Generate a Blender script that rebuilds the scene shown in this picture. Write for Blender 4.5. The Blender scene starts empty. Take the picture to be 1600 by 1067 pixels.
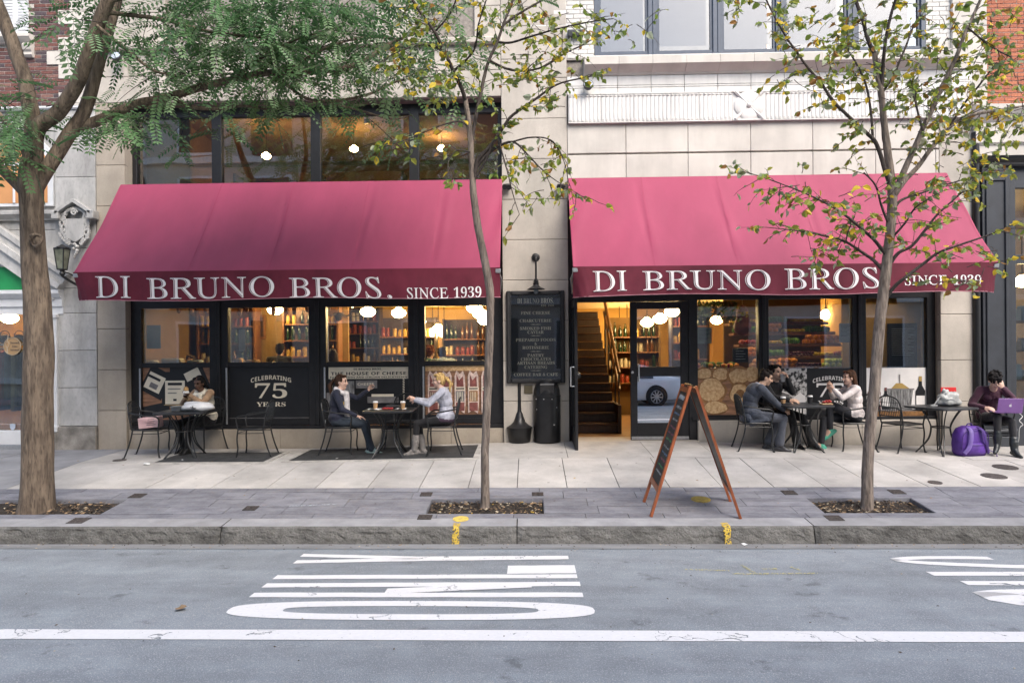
import bpy, bmesh, math, random
import numpy as np
from mathutils import Vector, Matrix, Euler, Quaternion, noise
random.seed(7)
PI = math.pi
RAD = math.radians
sc = bpy.context.scene
COL = sc.collection

# ------------------------------------------------------------------ camera
CAM_D, CAM_H = 11.35, 1.54
cam_d = bpy.data.cameras.new('camera')
cam = bpy.data.objects.new('camera', cam_d)
COL.objects.link(cam)
cam_d.sensor_width = 36.0
cam_d.sensor_fit = 'HORIZONTAL'
cam_d.lens = 24.0075
cam_d.shift_y = 11.5 / 1600
cam_d.clip_start = 0.05
cam_d.clip_end = 400
cam.location = (0, -CAM_D, CAM_H)
CAM_R = (Matrix.Rotation(RAD(1.5), 3, 'Z') @ Matrix.Rotation(PI / 2, 3, 'X') @ Matrix.Rotation(RAD(-0.45), 3, 'Z'))
cam.rotation_euler = CAM_R.to_euler()
sc.camera = cam

# ------------------------------------------------------------------ world, sun, exposure
SUN_EL, SUN_AZ = RAD(47), RAD(146)       # azimuth measured from +Y (north) clockwise
world = bpy.data.worlds.new('World')
sc.world = world
world.use_nodes = True
wn = world.node_tree.nodes
sky = wn.new('ShaderNodeTexSky')
sky.sky_type = 'NISHITA'
sky.sun_disc = False
sky.sun_elevation = SUN_EL
sky.sun_rotation = SUN_AZ
sky.air_density = 1.0
sky.dust_density = 3.0
sky.ozone_density = 1.0
world.node_tree.links.new(sky.outputs[0], wn['Background'].inputs[0])
wn['Background'].inputs[1].default_value = 0.14
sun_d = bpy.data.lights.new('sun', 'SUN')
sun_d.energy = 1.2
sun_d.angle = RAD(40)
sun_d.color = (1.0, 0.95, 0.88)
sun = bpy.data.objects.new('sun', sun_d)
COL.objects.link(sun)
_sd = Vector((math.sin(SUN_AZ) * math.cos(SUN_EL), math.cos(SUN_AZ) * math.cos(SUN_EL), math.sin(SUN_EL)))
sun.rotation_euler = (-_sd).to_track_quat('-Z', 'Y').to_euler()
sun.location = (6, -10, 20)
sc.view_settings.view_transform = 'Standard'
sc.view_settings.look = 'None'
sc.view_settings.exposure = 1.38
sc.view_settings.gamma = 1.0
sc.cycles.use_denoising = True
try:
    sc.cycles.denoiser = 'OPENIMAGEDENOISE'
    sc.cycles.denoising_input_passes = 'RGB_ALBEDO_NORMAL'
except Exception:
    pass
sc.cycles.max_bounces = 8
sc.cycles.transparent_max_bounces = 12
sc.cycles.caustics_reflective = False
sc.cycles.caustics_refractive = False
sc.cycles.sample_clamp_indirect = 6.0

# ------------------------------------------------------------------ measuring
def ray(px, py):
    return CAM_R @ Vector(((px - 800) / 1067, (545 - py) / 1067, -1.0))
def W(px, py, Y=0.0):
    d = ray(px, py)
    t = (Y + CAM_D) / d.y
    return Vector((0, -CAM_D, CAM_H)) + d * t
def X_(px, Y=0.0, py=560):
    return W(px, py, Y).x
def Z_(py, px=800, Y=0.0):
    return W(px, py, Y).z
def gz(x, y):
    """height of the pavement: it falls from the shop fronts to the kerb"""
    d = max(0.0, -y)
    base = -0.10 * min(1.0, max(0.0, abs(x - 1.2) - 1.0) / 3.8)
    prof = -0.048 * d if d < 1.25 else -0.06 - (d - 1.25) * 0.105
    return prof + base * max(0.0, 1 - d / 2.7)
def road_z(y):
    d = -y
    if d < 7.6:
        return -0.525 + 0.05 * (d - 4.14)
    return -0.352 - 0.025 * (d - 7.6)
def hit(px, py, f):
    d = ray(px, py); a, b = 0.3, 40.0
    o = Vector((0, -CAM_D, CAM_H))
    for _ in range(50):
        m = (a + b) / 2
        p = o + d * m
        if p.z > f(p.x, p.y): a = m
        else: b = m
    return o + d * a
def G(px, py): return hit(px, py, gz)
def RD(px, py): return hit(px, py, lambda x, y: road_z(y))

# ------------------------------------------------------------------ materials
MATS = {}
def nodes_of(m): return m.node_tree.nodes, m.node_tree.links
def mat(name, col, rough=0.7, var=0.12, scale=6.0, detail=6.0, bump=0.0, bscale=40.0, metal=0.0, spec=0.5,
        col2=None, stretch=(1, 1, 1), coat=0.0, speck=None, speck_scale=220.0, speck_amt=0.0, sheen=0.0, trans=0.0, lo=0.3, hi=0.7):
    if name in MATS: return MATS[name]
    m = bpy.data.materials.new(name); m.use_nodes = True
    N, L = nodes_of(m)
    b = N['Principled BSDF']
    tc = N.new('ShaderNodeTexCoord')
    mp = N.new('ShaderNodeMapping'); mp.inputs['Scale'].default_value = stretch
    L.new(tc.outputs['Object'], mp.inputs[0])
    no = N.new('ShaderNodeTexNoise'); no.inputs['Scale'].default_value = scale; no.inputs['Detail'].default_value = detail
    no.inputs['Roughness'].default_value = 0.6
    L.new(mp.outputs[0], no.inputs['Vector'])
    mr = N.new('ShaderNodeMapRange'); mr.inputs[1].default_value = lo; mr.inputs[2].default_value = hi
    L.new(no.outputs['Fac'], mr.inputs[0])
    mx = N.new('ShaderNodeMix'); mx.data_type = 'RGBA'
    c2 = col2 if col2 else tuple(max(0, c * (1 - var * 2)) for c in col)
    c1 = tuple(min(1, c * (1 + var)) for c in col) if not col2 else col
    mx.inputs[6].default_value = (*c2, 1); mx.inputs[7].default_value = (*c1, 1)
    L.new(mr.outputs[0], mx.inputs[0])
    out = mx.outputs[2]
    if speck_amt:
        n2 = N.new('ShaderNodeTexNoise'); n2.inputs['Scale'].default_value = speck_scale; n2.inputs['Detail'].default_value = 2
        L.new(mp.outputs[0], n2.inputs['Vector'])
        r2 = N.new('ShaderNodeMapRange'); r2.inputs[1].default_value = 0.52; r2.inputs[2].default_value = 0.68
        r2.inputs[4].default_value = speck_amt
        L.new(n2.outputs['Fac'], r2.inputs[0])
        m2 = N.new('ShaderNodeMix'); m2.data_type = 'RGBA'
        m2.inputs[7].default_value = (*speck, 1)
        L.new(r2.outputs[0], m2.inputs[0]); L.new(out, m2.inputs[6]); out = m2.outputs[2]
    # each object a slightly different shade
    oi = N.new('ShaderNodeObjectInfo')
    hv = N.new('ShaderNodeHueSaturation')
    vr = N.new('ShaderNodeMapRange'); vr.inputs[3].default_value = 1 - var * 0.6; vr.inputs[4].default_value = 1 + var * 0.6
    L.new(oi.outputs['Random'], vr.inputs[0]); L.new(vr.outputs[0], hv.inputs['Value']); L.new(out, hv.inputs['Color'])
    L.new(hv.outputs[0], b.inputs['Base Color'])
    rr = N.new('ShaderNodeMapRange'); rr.inputs[3].default_value = min(1, rough * 1.12); rr.inputs[4].default_value = rough * 0.85
    L.new(no.outputs['Fac'], rr.inputs[0]); L.new(rr.outputs[0], b.inputs['Roughness'])
    b.inputs['Metallic'].default_value = metal
    b.inputs['Specular IOR Level'].default_value = spec
    b.inputs['Coat Weight'].default_value = coat
    b.inputs['Sheen Weight'].default_value = sheen
    if bump:
        nb = N.new('ShaderNodeTexNoise'); nb.inputs['Scale'].default_value = bscale; nb.inputs['Detail'].default_value = 6
        L.new(mp.outputs[0], nb.inputs['Vector'])
        bp = N.new('ShaderNodeBump'); bp.inputs['Strength'].default_value = min(1, bump); bp.inputs['Distance'].default_value = 0.02
        L.new(nb.outputs['Fac'], bp.inputs['Height']); L.new(bp.outputs[0], b.inputs['Normal'])
    MATS[name] = m
    return m
def blotch(m, scale, stretch, dark, lo=.42, hi=.62, tint=(1, 1, 1)):
    """stains and wear with a shape of their own: multiplies the base colour"""
    N, L = nodes_of(m); b = N['Principled BSDF']; src = b.inputs['Base Color'].links[0].from_socket
    tc = N.new('ShaderNodeTexCoord'); mp = N.new('ShaderNodeMapping'); mp.inputs['Scale'].default_value = stretch; L.new(tc.outputs['Object'], mp.inputs[0])
    no = N.new('ShaderNodeTexNoise'); no.inputs['Scale'].default_value = scale; no.inputs['Detail'].default_value = 7; no.inputs['Roughness'].default_value = .62; L.new(mp.outputs[0], no.inputs['Vector'])
    r = N.new('ShaderNodeMapRange'); r.inputs[1].default_value = lo; r.inputs[2].default_value = hi; L.new(no.outputs['Fac'], r.inputs[0])
    x = N.new('ShaderNodeMix'); x.data_type = 'RGBA'; x.blend_type = 'MULTIPLY'; x.inputs[7].default_value = tuple(dark * t for t in tint) + (1,)
    L.new(r.outputs[0], x.inputs[0]); L.new(src, x.inputs[6]); L.new(x.outputs[2], b.inputs['Base Color'])
    return m
def emit(name, col, strength):
    if name in MATS: return MATS[name]
    m = bpy.data.materials.new(name); m.use_nodes = True
    b = m.node_tree.nodes['Principled BSDF']
    b.inputs['Base Color'].default_value = (*col, 1); b.inputs['Emission Color'].default_value = (*col, 1)
    b.inputs['Emission Strength'].default_value = strength
    MATS[name] = m
    return m
def glass(name, tint=(0.92, 0.95, 0.94), refl=0.10):
    if name in MATS: return MATS[name]
    m = bpy.data.materials.new(name); m.use_nodes = True
    N, L = nodes_of(m)
    N.remove(N['Principled BSDF'])
    t = N.new('ShaderNodeBsdfTransparent'); t.inputs[0].default_value = (*tint, 1)
    g = N.new('ShaderNodeBsdfGlossy'); g.inputs['Roughness'].default_value = 0.01; g.inputs[0].default_value = (1, 1, 1, 1)
    f = N.new('ShaderNodeFresnel'); f.inputs[0].default_value = 1.5
    a = N.new('ShaderNodeMath'); a.operation = 'ADD'; a.inputs[1].default_value = refl; a.use_clamp = True
    tcd = N.new('ShaderNodeTexCoord')
    nz = N.new('ShaderNodeTexNoise'); nz.inputs['Scale'].default_value = 1.6; nz.inputs['Detail'].default_value = 1
    L.new(tcd.outputs['Object'], nz.inputs['Vector'])
    bp = N.new('ShaderNodeBump'); bp.inputs['Strength'].default_value = 0.05; bp.inputs['Distance'].default_value = 0.02
    L.new(nz.outputs['Fac'], bp.inputs['Height']); L.new(bp.outputs[0], g.inputs['Normal'])
    L.new(f.outputs[0], a.inputs[0])
    x = N.new('ShaderNodeMixShader')
    L.new(a.outputs[0], x.inputs[0]); L.new(t.outputs[0], x.inputs[1]); L.new(g.outputs[0], x.inputs[2])
    L.new(x.outputs[0], N['Material Output'].inputs[0])
    MATS[name] = m
    return m

# ------------------------------------------------------------------ mesh building
class MB:
    """collects shapes; build() links them as ONE mesh object"""
    def __init__(s): s.v = []; s.f = []; s.m = []
    def add(s, verts, faces, mi=0):
        o = len(s.v)
        s.v += [tuple(p) for p in verts]
        s.f += [tuple(i + o for i in f) for f in faces]
        s.m += [mi] * len(faces)
        return s
    def box(s, x0, x1, y0, y1, z0, z1, mi=0, M=None):
        v = [Vector((x, y, z)) for x in (x0, x1) for y in (y0, y1) for z in (z0, z1)]
        if M is not None: v = [M @ p for p in v]
        return s.add(v, [(0, 1, 3, 2), (4, 6, 7, 5), (0, 4, 5, 1), (2, 3, 7, 6), (0, 2, 6, 4), (1, 5, 7, 3)], mi)
    def cbox(s, x0, x1, y0, y1, z0, z1, c=0.006, mi=0, M=None):
        """box with chamfered edges"""
        c = min(c, (x1 - x0) * .45, (y1 - y0) * .45, (z1 - z0) * .45)
        X, Y, Z = (x0, x1), (y0, y1), (z0, z1)
        idx = {}; v = []
        for i in (0, 1):
            for j in (0, 1):
                for k in (0, 1):
                    sx, sy, sz = (1, -1)[i], (1, -1)[j], (1, -1)[k]
                    for a in range(3):
                        p = [X[i] + sx * c, Y[j] + sy * c, Z[k] + sz * c]
                        p[a] = (X[i], Y[j], Z[k])[a]
                        idx[(i, j, k, a)] = len(v); v.append(Vector(p))
        F = []
        for a in range(3):
            b, d = (a + 1) % 3, (a + 2) % 3
            for e in (0, 1):
                q = []
                for (p, r) in ((0, 0), (1, 0), (1, 1), (0, 1)):
                    t = [0, 0, 0]; t[a] = e; t[b] = p; t[d] = r
                    q.append(idx[(t[0], t[1], t[2], a)])
                F.append(tuple(q if e else q[::-1]))
        for a in range(3):
            b, d = (a + 1) % 3, (a + 2) % 3
            for p in (0, 1):
                for r in (0, 1):
                    t0 = [0, 0, 0]; t0[b] = p; t0[d] = r; t1 = list(t0); t1[a] = 1
                    q = [idx[(*t0, b)], idx[(*t0, d)], idx[(*t1, d)], idx[(*t1, b)]]
                    F.append(tuple(q if (p ^ r) else q[::-1]))
        for i in (0, 1):
            for j in (0, 1):
                for k in (0, 1):
                    q = [idx[(i, j, k, 0)], idx[(i, j, k, 1)], idx[(i, j, k, 2)]]
                    F.append(tuple(q if (i ^ j ^ k) else q[::-1]))
        if M is not None: v = [M @ p for p in v]
        return s.add(v, F, mi)
    def tube(s, pts, rads, n=8, mi=0, cap=True, flat=1.0, closed=False):
        pts = [Vector(p) for p in pts]
        if not isinstance(rads, (list, tuple)): rads = [rads] * len(pts)
        rings = []; up = None
        for i, p in enumerate(pts):
            if closed:
                t = pts[(i + 1) % len(pts)] - pts[i - 1]
            else:
                t = pts[min(i + 1, len(pts) - 1)] - pts[max(i - 1, 0)]
            if t.length < 1e-9: t = Vector((0, 0, 1))
            t.normalize()
            if up is None:
                up = Vector((0, 0, 1)) if abs(t.z) < 0.9 else Vector((0, 1, 0))
                up = (up - t * up.dot(t)).normalized()
            else:
                up = up - t * up.dot(t)
                up = up.normalized() if up.length > 1e-6 else t.orthogonal().normalized()
            r = t.cross(up)
            rings.append([p + (r * math.cos(a) + up * math.sin(a) * flat) * rads[i] for a in [2 * PI * k / n for k in range(n)]])
        v = [q for ring in rings for q in ring]; F = []
        m = len(pts)
        for i in range(m if closed else m - 1):
            j = (i + 1) % m
            for k in range(n):
                F.append((i * n + k, i * n + (k + 1) % n, j * n + (k + 1) % n, j * n + k))
        if cap and not closed:
            F.append(tuple(range(n - 1, -1, -1))); F.append(tuple((m - 1) * n + k for k in range(n)))
        return s.add(v, F, mi)
    def lathe(s, prof, n=20, c=(0, 0, 0), mi=0, cap=True, M=None):
        v = []; F = []
        for r, z in prof:
            for k in range(n):
                a = 2 * PI * k / n
                p = Vector((c[0] + r * math.cos(a), c[1] + r * math.sin(a), c[2] + z))
                v.append(M @ p if M is not None else p)
        for i in range(len(prof) - 1):
            for k in range(n):
                F.append((i * n + k, i * n + (k + 1) % n, (i + 1) * n + (k + 1) % n, (i + 1) * n + k))
        if cap:
            F.append(tuple(range(n - 1, -1, -1))); F.append(tuple((len(prof) - 1) * n + k for k in range(n)))
        return s.add(v, F, mi)
    def ell(s, c, r, M=None, n=12, m=8, mi=0):
        v = []; F = []
        R = M if M is not None else Matrix.Identity(3)
        c = Vector(c)
        for i in range(m + 1):
            th = PI * i / m
            for k in range(n):
                a = 2 * PI * k / n
                v.append(c + R @ Vector((r[0] * math.sin(th) * math.cos(a), r[1] * math.sin(th) * math.sin(a), r[2] * math.cos(th))))
        for i in range(m):
            for k in range(n):
                F.append((i * n + k, (i + 1) * n + k, (i + 1) * n + (k + 1) % n, i * n + (k + 1) % n))
        return s.add(v, F, mi)
    def poly(s, pts, mi=0):
        return s.add(pts, [tuple(range(len(pts)))], mi)
    def prism(s, pts, d, mi=0):
        """closed outline pts (3D, planar) thickened by vector d"""
        n = len(pts); d = Vector(d)
        v = [Vector(p) for p in pts] + [Vector(p) + d for p in pts]
        F = [tuple(range(n)), tuple(range(2 * n - 1, n - 1, -1))] + [(i, n + i, n + (i + 1) % n, (i + 1) % n) for i in range(n)]
        return s.add(v, F, mi)
    def mesh(s, name, mats, smooth=None):
        me = bpy.data.meshes.new(name)
        me.from_pydata(s.v, [], s.f); me.update()
        if not isinstance(mats, (list, tuple)): mats = [mats]
        for m in mats: me.materials.append(m)
        if len(mats) > 1: me.polygons.foreach_set('material_index', s.m)
        bm = bmesh.new(); bm.from_mesh(me)
        bmesh.ops.recalc_face_normals(bm, faces=bm.faces)
        if smooth is not None:
            lim = math.cos(RAD(smooth))
            for f in bm.faces: f.smooth = True
            for e in bm.edges:
                if len(e.link_faces) == 2 and e.link_faces[0].normal.dot(e.link_faces[1].normal) < lim: e.smooth = False
        bm.to_mesh(me); bm.free()
        return me
    def build(s, name, mats, parent=None, smooth=None, **kw):
        return obj(name, s.mesh(name, mats, smooth), parent, **kw)

def obj(name, me, parent=None, loc=None, rot=None, local=False, label=None, cat=None, group=None, kind=None):
    """link a mesh. Parts are authored in world space unless local=True."""
    o = bpy.data.objects.new(name, me); COL.objects.link(o)
    if parent is not None:
        o.parent = parent
        if not local:
            o.matrix_parent_inverse = WORLD_OF(parent).inverted()
    if loc is not None: o.location = loc
    if rot is not None: o.rotation_euler = rot
    tag(o, label, cat, group, kind)
    return o
def WORLD_OF(o):
    M = Matrix.LocRotScale(o.location, o.rotation_euler, o.scale)
    if o.parent is not None: M = WORLD_OF(o.parent) @ o.matrix_parent_inverse @ M
    return M
def tag(o, label=None, cat=None, group=None, kind=None):
    if label: o['label'] = label
    if cat: o['category'] = cat
    if group: o['group'] = group
    if kind: o['kind'] = kind
    return o
def thing(name, label, cat, loc=(0, 0, 0), rotz=0.0, group=None):
    o = bpy.data.objects.new(name, None); COL.objects.link(o)
    o.empty_display_size = 0.1
    o.location = loc; o.rotation_euler = (0, 0, rotz)
    return tag(o, label, cat, group)
def dup(root, loc, rotz, label=None, group=None):
    def rec(o, par):
        c = o.copy(); COL.objects.link(c)
        if par is not None: c.parent = par
        for ch in o.children: rec(ch, c)
        return c
    r = rec(root, None)
    r.location = loc; r.rotation_euler = (0, 0, rotz)
    if label: r['label'] = label
    if group: r['group'] = group
    return r

# lettering: the built-in font, its serif capitals come from the mathematical alphabets
def serif(t):
    return ''.join(chr(0x1D400 + ord(c) - 65) if 'A' <= c <= 'Z' else chr(0x1D41A + ord(c) - 97) if 'a' <= c <= 'z'
                   else chr(0x1D7CE + ord(c) - 48) if c.isdigit() else c for c in t)
def slab(t): return ''.join(chr(0x1D670 + ord(c) - 65) if 'A' <= c <= 'Z' else chr(0x1D7F6 + ord(c) - 48) if c.isdigit() else c for c in t)
def bold(t): return ''.join(chr(0x1D5D4 + ord(c) - 65) if 'A' <= c <= 'Z' else chr(0x1D7EC + ord(c) - 48) if c.isdigit() else c for c in t)
def italic(t): return ''.join(chr(0x1D434 + ord(c) - 65) if 'A' <= c <= 'Z' else c for c in t)
_TXT = {}
def text_mesh(body, size=1.0, offset=0.0, extrude=0.0, shear=0.0, spacing=1.0, res=3):
    key = (body, size, offset, extrude, shear, spacing, res)
    if key not in _TXT: _TXT[key] = _text_mesh(*key)
    return _TXT[key]
def _text_mesh(body, size=1.0, offset=0.0, extrude=0.0, shear=0.0, spacing=1.0, res=3):
    c = bpy.data.curves.new('lettering', 'FONT')
    c.body = body; c.size = size; c.offset = offset; c.extrude = extrude; c.shear = shear
    c.space_character = spacing; c.resolution_u = res; c.align_x = 'LEFT'
    o = bpy.data.objects.new('lettering', c)
    me = o.to_mesh()
    v = [p.co.copy() for p in me.vertices]; f = [tuple(p.vertices) for p in me.polygons]
    o.to_mesh_clear()
    bpy.data.objects.remove(o); bpy.data.curves.remove(c)
    return v, f
def text_fit(body, w=None, h=None, **kw):
    """text as flat verts scaled so that its bounding box is w x h, centred at 0"""
    v, f = text_mesh(body, **kw)
    x0 = min(p.x for p in v); x1 = max(p.x for p in v); y0 = min(p.y for p in v); y1 = max(p.y for p in v)
    sx = w / (x1 - x0) if w else None
    sy = h / (y1 - y0) if h else None
    sx = sx or sy; sy = sy or sx
    return [((p.x - (x0 + x1) / 2) * sx, (p.y - (y0 + y1) / 2) * sy) for p in v], f
def put_text(mb, body, cx, cz, y, w=None, h=None, mi=0, warp=None, **kw):
    """lettering on a plane facing the street (-Y)"""
    v, f = text_fit(body, w, h, **kw)
    pts = []
    for a, b in v:
        if warp: a, b = warp(a, b)
        pts.append((cx + a, y, cz + b))
    mb.add(pts, f, mi)
def smooth_path(pts, k=5):
    """Catmull-Rom through points (each a Vector with trailing radius)"""
    out = []
    n = len(pts)
    for i in range(n - 1):
        p0 = pts[max(i - 1, 0)]; p1 = pts[i]; p2 = pts[i + 1]; p3 = pts[min(i + 2, n - 1)]
        for j in range(k):
            t = j / k
            out.append(tuple(0.5 * ((2 * b) + (c - a) * t + (2 * a - 5 * b + 4 * c - d) * t * t + (-a + 3 * b - 3 * c + d) * t ** 3)
                             for a, b, c, d in zip(p0, p1, p2, p3)))
    out.append(tuple(pts[-1]))
    return out
# ================================================================== GROUND
M_asph = mat('asphalt', (0.296, 0.331, 0.360), 0.85, 0.10, 3.0, 8, bump=0.55, bscale=160, speck=(0.50, 0.51, 0.53), speck_scale=105, speck_amt=0.85)
M_gut = mat('gutter concrete', (0.25, 0.25, 0.25), 0.85, 0.14, 5.0, 8, bump=0.3, bscale=120, stretch=(.4, 1, 1))
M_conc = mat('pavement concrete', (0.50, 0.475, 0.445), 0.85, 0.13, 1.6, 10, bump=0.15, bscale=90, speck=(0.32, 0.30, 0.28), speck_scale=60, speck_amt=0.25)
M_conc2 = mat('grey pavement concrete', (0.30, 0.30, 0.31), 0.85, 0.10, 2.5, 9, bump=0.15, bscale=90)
M_joint = mat('pavement joint', (0.06, 0.058, 0.055), 0.95, 0.2, 20)
M_slate = mat('bluestone', (0.245, 0.25, 0.275), 0.68, 0.20, 3.2, 10, bump=0.4, bscale=14, stretch=(1, 2.2, 1), col2=(0.125, 0.125, 0.15), speck=(0.30, 0.30, 0.32), speck_scale=30, speck_amt=0.35)
M_kerbt = mat('kerb top', (0.31, 0.31, 0.32), .85, .12, 4, 8, bump=.2, bscale=60)
M_gran = mat('kerb granite', (0.215, 0.208, 0.192), 0.9, 0.22, 9.0, 10, bump=0.9, bscale=40, col2=(0.105, 0.10, 0.09), speck=(0.07, 0.07, 0.065), speck_scale=90, speck_amt=0.6)
M_soil = mat('soil', (0.045, 0.035, 0.027), 1.0, 0.4, 18, 10, bump=1.0, bscale=60)
M_iron = mat('cast iron cover', (0.10, 0.085, 0.08), 0.75, 0.3, 30, bump=0.4, bscale=60, metal=0.2)
M_yel = mat('yellow utility paint', (0.72, 0.52, 0.08), 0.8, 0.3, 25, 8, col2=(0.35, 0.27, 0.10))
M_vault = mat('dark vault steel', (0.048, 0.05, 0.052), 0.62, 0.25, 7, 8, bump=0.2, bscale=120)

blotch(M_asph, 1.1, (.22, 1.3, 1), .80); blotch(M_asph, 3.2, (1, 1, 1), .62, .62, .70); blotch(M_conc, 1.4, (1, 1, 1), .80, .45, .70); blotch(M_conc, 9, (1, 1, 1), .55, .66, .70); blotch(M_conc2, 1.4, (1, 1, 1), .75, .45, .7); blotch(M_gran, 2.2, (1, 1, 1), .6, .45, .65)
def wear_paint(name, col, amount, scale):
    """thermoplastic road paint with worn-through cracks (transparent where the asphalt shows)"""
    m = bpy.data.materials.new(name); m.use_nodes = True
    N, L = nodes_of(m); b = N['Principled BSDF']
    tc = N.new('ShaderNodeTexCoord')
    n1 = N.new('ShaderNodeTexNoise'); n1.inputs['Scale'].default_value = 40; n1.inputs['Detail'].default_value = 6
    L.new(tc.outputs['Object'], n1.inputs['Vector'])
    mx = N.new('ShaderNodeMix'); mx.data_type = 'RGBA'
    mx.inputs[6].default_value = tuple(c * 0.80 for c in col) + (1,); mx.inputs[7].default_value = (*col, 1)
    L.new(n1.outputs['Fac'], mx.inputs[0]); L.new(mx.outputs[2], b.inputs['Base Color'])
    b.inputs['Roughness'].default_value = 0.7
    vo = N.new('ShaderNodeTexVoronoi'); vo.feature = 'DISTANCE_TO_EDGE'; vo.inputs['Scale'].default_value = scale
    mp = N.new('ShaderNodeMapping'); mp.inputs['Scale'].default_value = (1.0, 0.55, 1)
    nd = N.new('ShaderNodeTexNoise'); nd.inputs['Scale'].default_value = 6; nd.inputs['Detail'].default_value = 4
    L.new(tc.outputs['Object'], nd.inputs['Vector'])
    va = N.new('ShaderNodeVectorMath'); va.operation = 'MULTIPLY_ADD'; va.inputs[1].default_value = (.5, .5, 0)
    L.new(nd.outputs['Color'], va.inputs[0]); L.new(tc.outputs['Object'], va.inputs[2])
    L.new(va.outputs[0], mp.inputs[0]); L.new(mp.outputs[0], vo.inputs['Vector'])
    a1 = N.new('ShaderNodeMath'); a1.operation = 'GREATER_THAN'; a1.inputs[1].default_value = 0.010
    L.new(vo.outputs['Distance'], a1.inputs[0])
    big = N.new('ShaderNodeTexNoise'); big.inputs['Scale'].default_value = 1.7; big.inputs['Detail'].default_value = 2
    L.new(tc.outputs['Object'], big.inputs['Vector'])
    a2 = N.new('ShaderNodeMath'); a2.operation = 'LESS_THAN'; a2.inputs[1].default_value = 0.56   # cracks only in some places
    L.new(big.outputs['Fac'], a2.inputs[0])
    mxx = N.new('ShaderNodeMath'); mxx.operation = 'MAXIMUM'
    L.new(a1.outputs[0], mxx.inputs[0]); L.new(a2.outputs[0], mxx.inputs[1])
    n3 = N.new('ShaderNodeTexNoise'); n3.inputs['Scale'].default_value = 60; n3.inputs['Detail'].default_value = 8
    L.new(tc.outputs['Object'], n3.inputs['Vector'])
    a3 = N.new('ShaderNodeMath'); a3.operation = 'LESS_THAN'; a3.inputs[1].default_value = amount
    L.new(n3.outputs['Fac'], a3.inputs[0])
    mn = N.new('ShaderNodeMath'); mn.operation = 'MINIMUM'
    L.new(mxx.outputs[0], mn.inputs[0]); L.new(a3.outputs[0], mn.inputs[1])
    L.new(mn.outputs[0], b.inputs['Alpha'])
    MATS[name] = m
    return m
M_line = wear_paint('white road paint', (0.82, 0.82, 0.82), 0.70, 3.0)
M_chalk = wear_paint('yellow marking chalk', (0.55, 0.50, 0.20), 0.47, 3.0)
M_chalkw = wear_paint('pale marking chalk', (0.55, 0.62, 0.66), 0.50, 3.0)

# the ground far below and around, out to the horizon
g = MB(); g.box(-200, 200, -200, 200, -3.0, -2.9); g.build('ground', M_conc2, kind='structure')

# road
KY = -4.14
ys = [KY - 0.0, -4.34, -5, -5.8, -6.6, -7.6, -8.8, -10, -11, -12.3, -14.0]
rm = MB()
nx = 24
for j, y in enumerate(ys):
    for i in range(nx + 1):
        rm.v.append((-42 + 84 * i / nx, y, road_z(y)))
for j in range(len(ys) - 1):
    for i in range(nx):
        a = j * (nx + 1) + i
        rm.f.append((a, a + 1, a + nx + 2, a + nx + 1)); rm.m.append(0)
o = len(rm.v)
rm.v += [(-42, KY, -2.8), (42, KY, -2.8), (-42, -14.0, -2.8), (42, -14.0, -2.8)]
rm.f.append((o, o + 1, o + 3, o + 2)); rm.m.append(0)
road = rm.build('road', M_asph, kind='structure')

def on_road(pts, dz=0.004):
    return [(x, y, road_z(y) + dz) for x, y in pts]
def strip(mb, pts, dz=0.004, n=24):
    """polygon strips that follow the road camber: pts = [(x, y0, y1), ...]"""
    v = []; f = []
    for x, a, b in pts:
        v += [(x, a, road_z(a) + dz), (x, b, road_z(b) + dz)]
    for i in range(len(pts) - 1): f.append((2 * i, 2 * i + 2, 2 * i + 3, 2 * i + 1))
    mb.add(v, f)
gm = MB()
strip(gm, [(-42 + 84 * i / 12, KY, -4.33 + 0.012 * math.sin(i * 5)) for i in range(13)], 0.005)
gm.build('gutter', M_gut, road)
lm = MB()
ly0, ly1 = RD(800, 985).y, RD(800, 1001).y
strip(lm, [(-42 + 84 * i / 60, ly0 + random.uniform(-.006, .006), ly1 + random.uniform(-.006, .006)) for i in range(61)])
lm.build('lane_line', M_line, road)
# BUS ONLY: letters painted across the lane, their tops to the left
LX0, LX1 = -2.27, 0.43
def stroke(mb, a, b, w0, w1=None):
    """straight stroke between (x, y) points with thickness w across the road"""
    w1 = w1 or w0
    n = 14
    strip(mb, [(a[0] + (b[0] - a[0]) * i / n, a[1] + (b[1] - a[1]) * i / n - (w0 + (w1 - w0) * i / n) / 2 + random.uniform(-.004, .004),
                a[1] + (b[1] - a[1]) * i / n + (w0 + (w1 - w0) * i / n) / 2 + random.uniform(-.004, .004)) for i in range(n + 1)])
def ry(py, px=640): return RD(px, py).y
lt = MB()                                          # Y
stroke(lt, (LX0 - .02, ry(867.5)), (-1.1, ry(872)), .11, .12)
stroke(lt, (LX0 + .0, ry(878)), (-1.1, ry(874)), .11, .12)
lt2 = [];
stroke(lt, (-1.1, ry(873)), (0.36, ry(871)), .17, .13)
lt.build('painted_letter', M_line, road)
lt = MB()                                          # L
stroke(lt, (LX0, ry(902)), (0.40, ry(900)), .12)
stroke(lt, (-0.22, ry(890)), (0.40, ry(889)), .27)
lt.build('painted_letter', M_line, road)
lt = MB()                                          # N
stroke(lt, (LX0, ry(915)), (0.41, ry(912)), .12)
stroke(lt, (LX0, ry(930)), (0.41, ry(929)), .12)
v_, f_ = [], []
strip(lt, [(-1.2 + 1.2 * i / 8, ry(924) + (ry(914) - ry(924)) * i / 8 - .07, ry(924) + (ry(914) - ry(924)) * i / 8 + .07) for i in range(9)], 0.0055)
lt.build('painted_letter', M_line, road)
lt = MB()                                          # O
cy = (ry(939) + ry(969)) / 2; hw = abs(ry(939) - ry(969)) / 2
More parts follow.
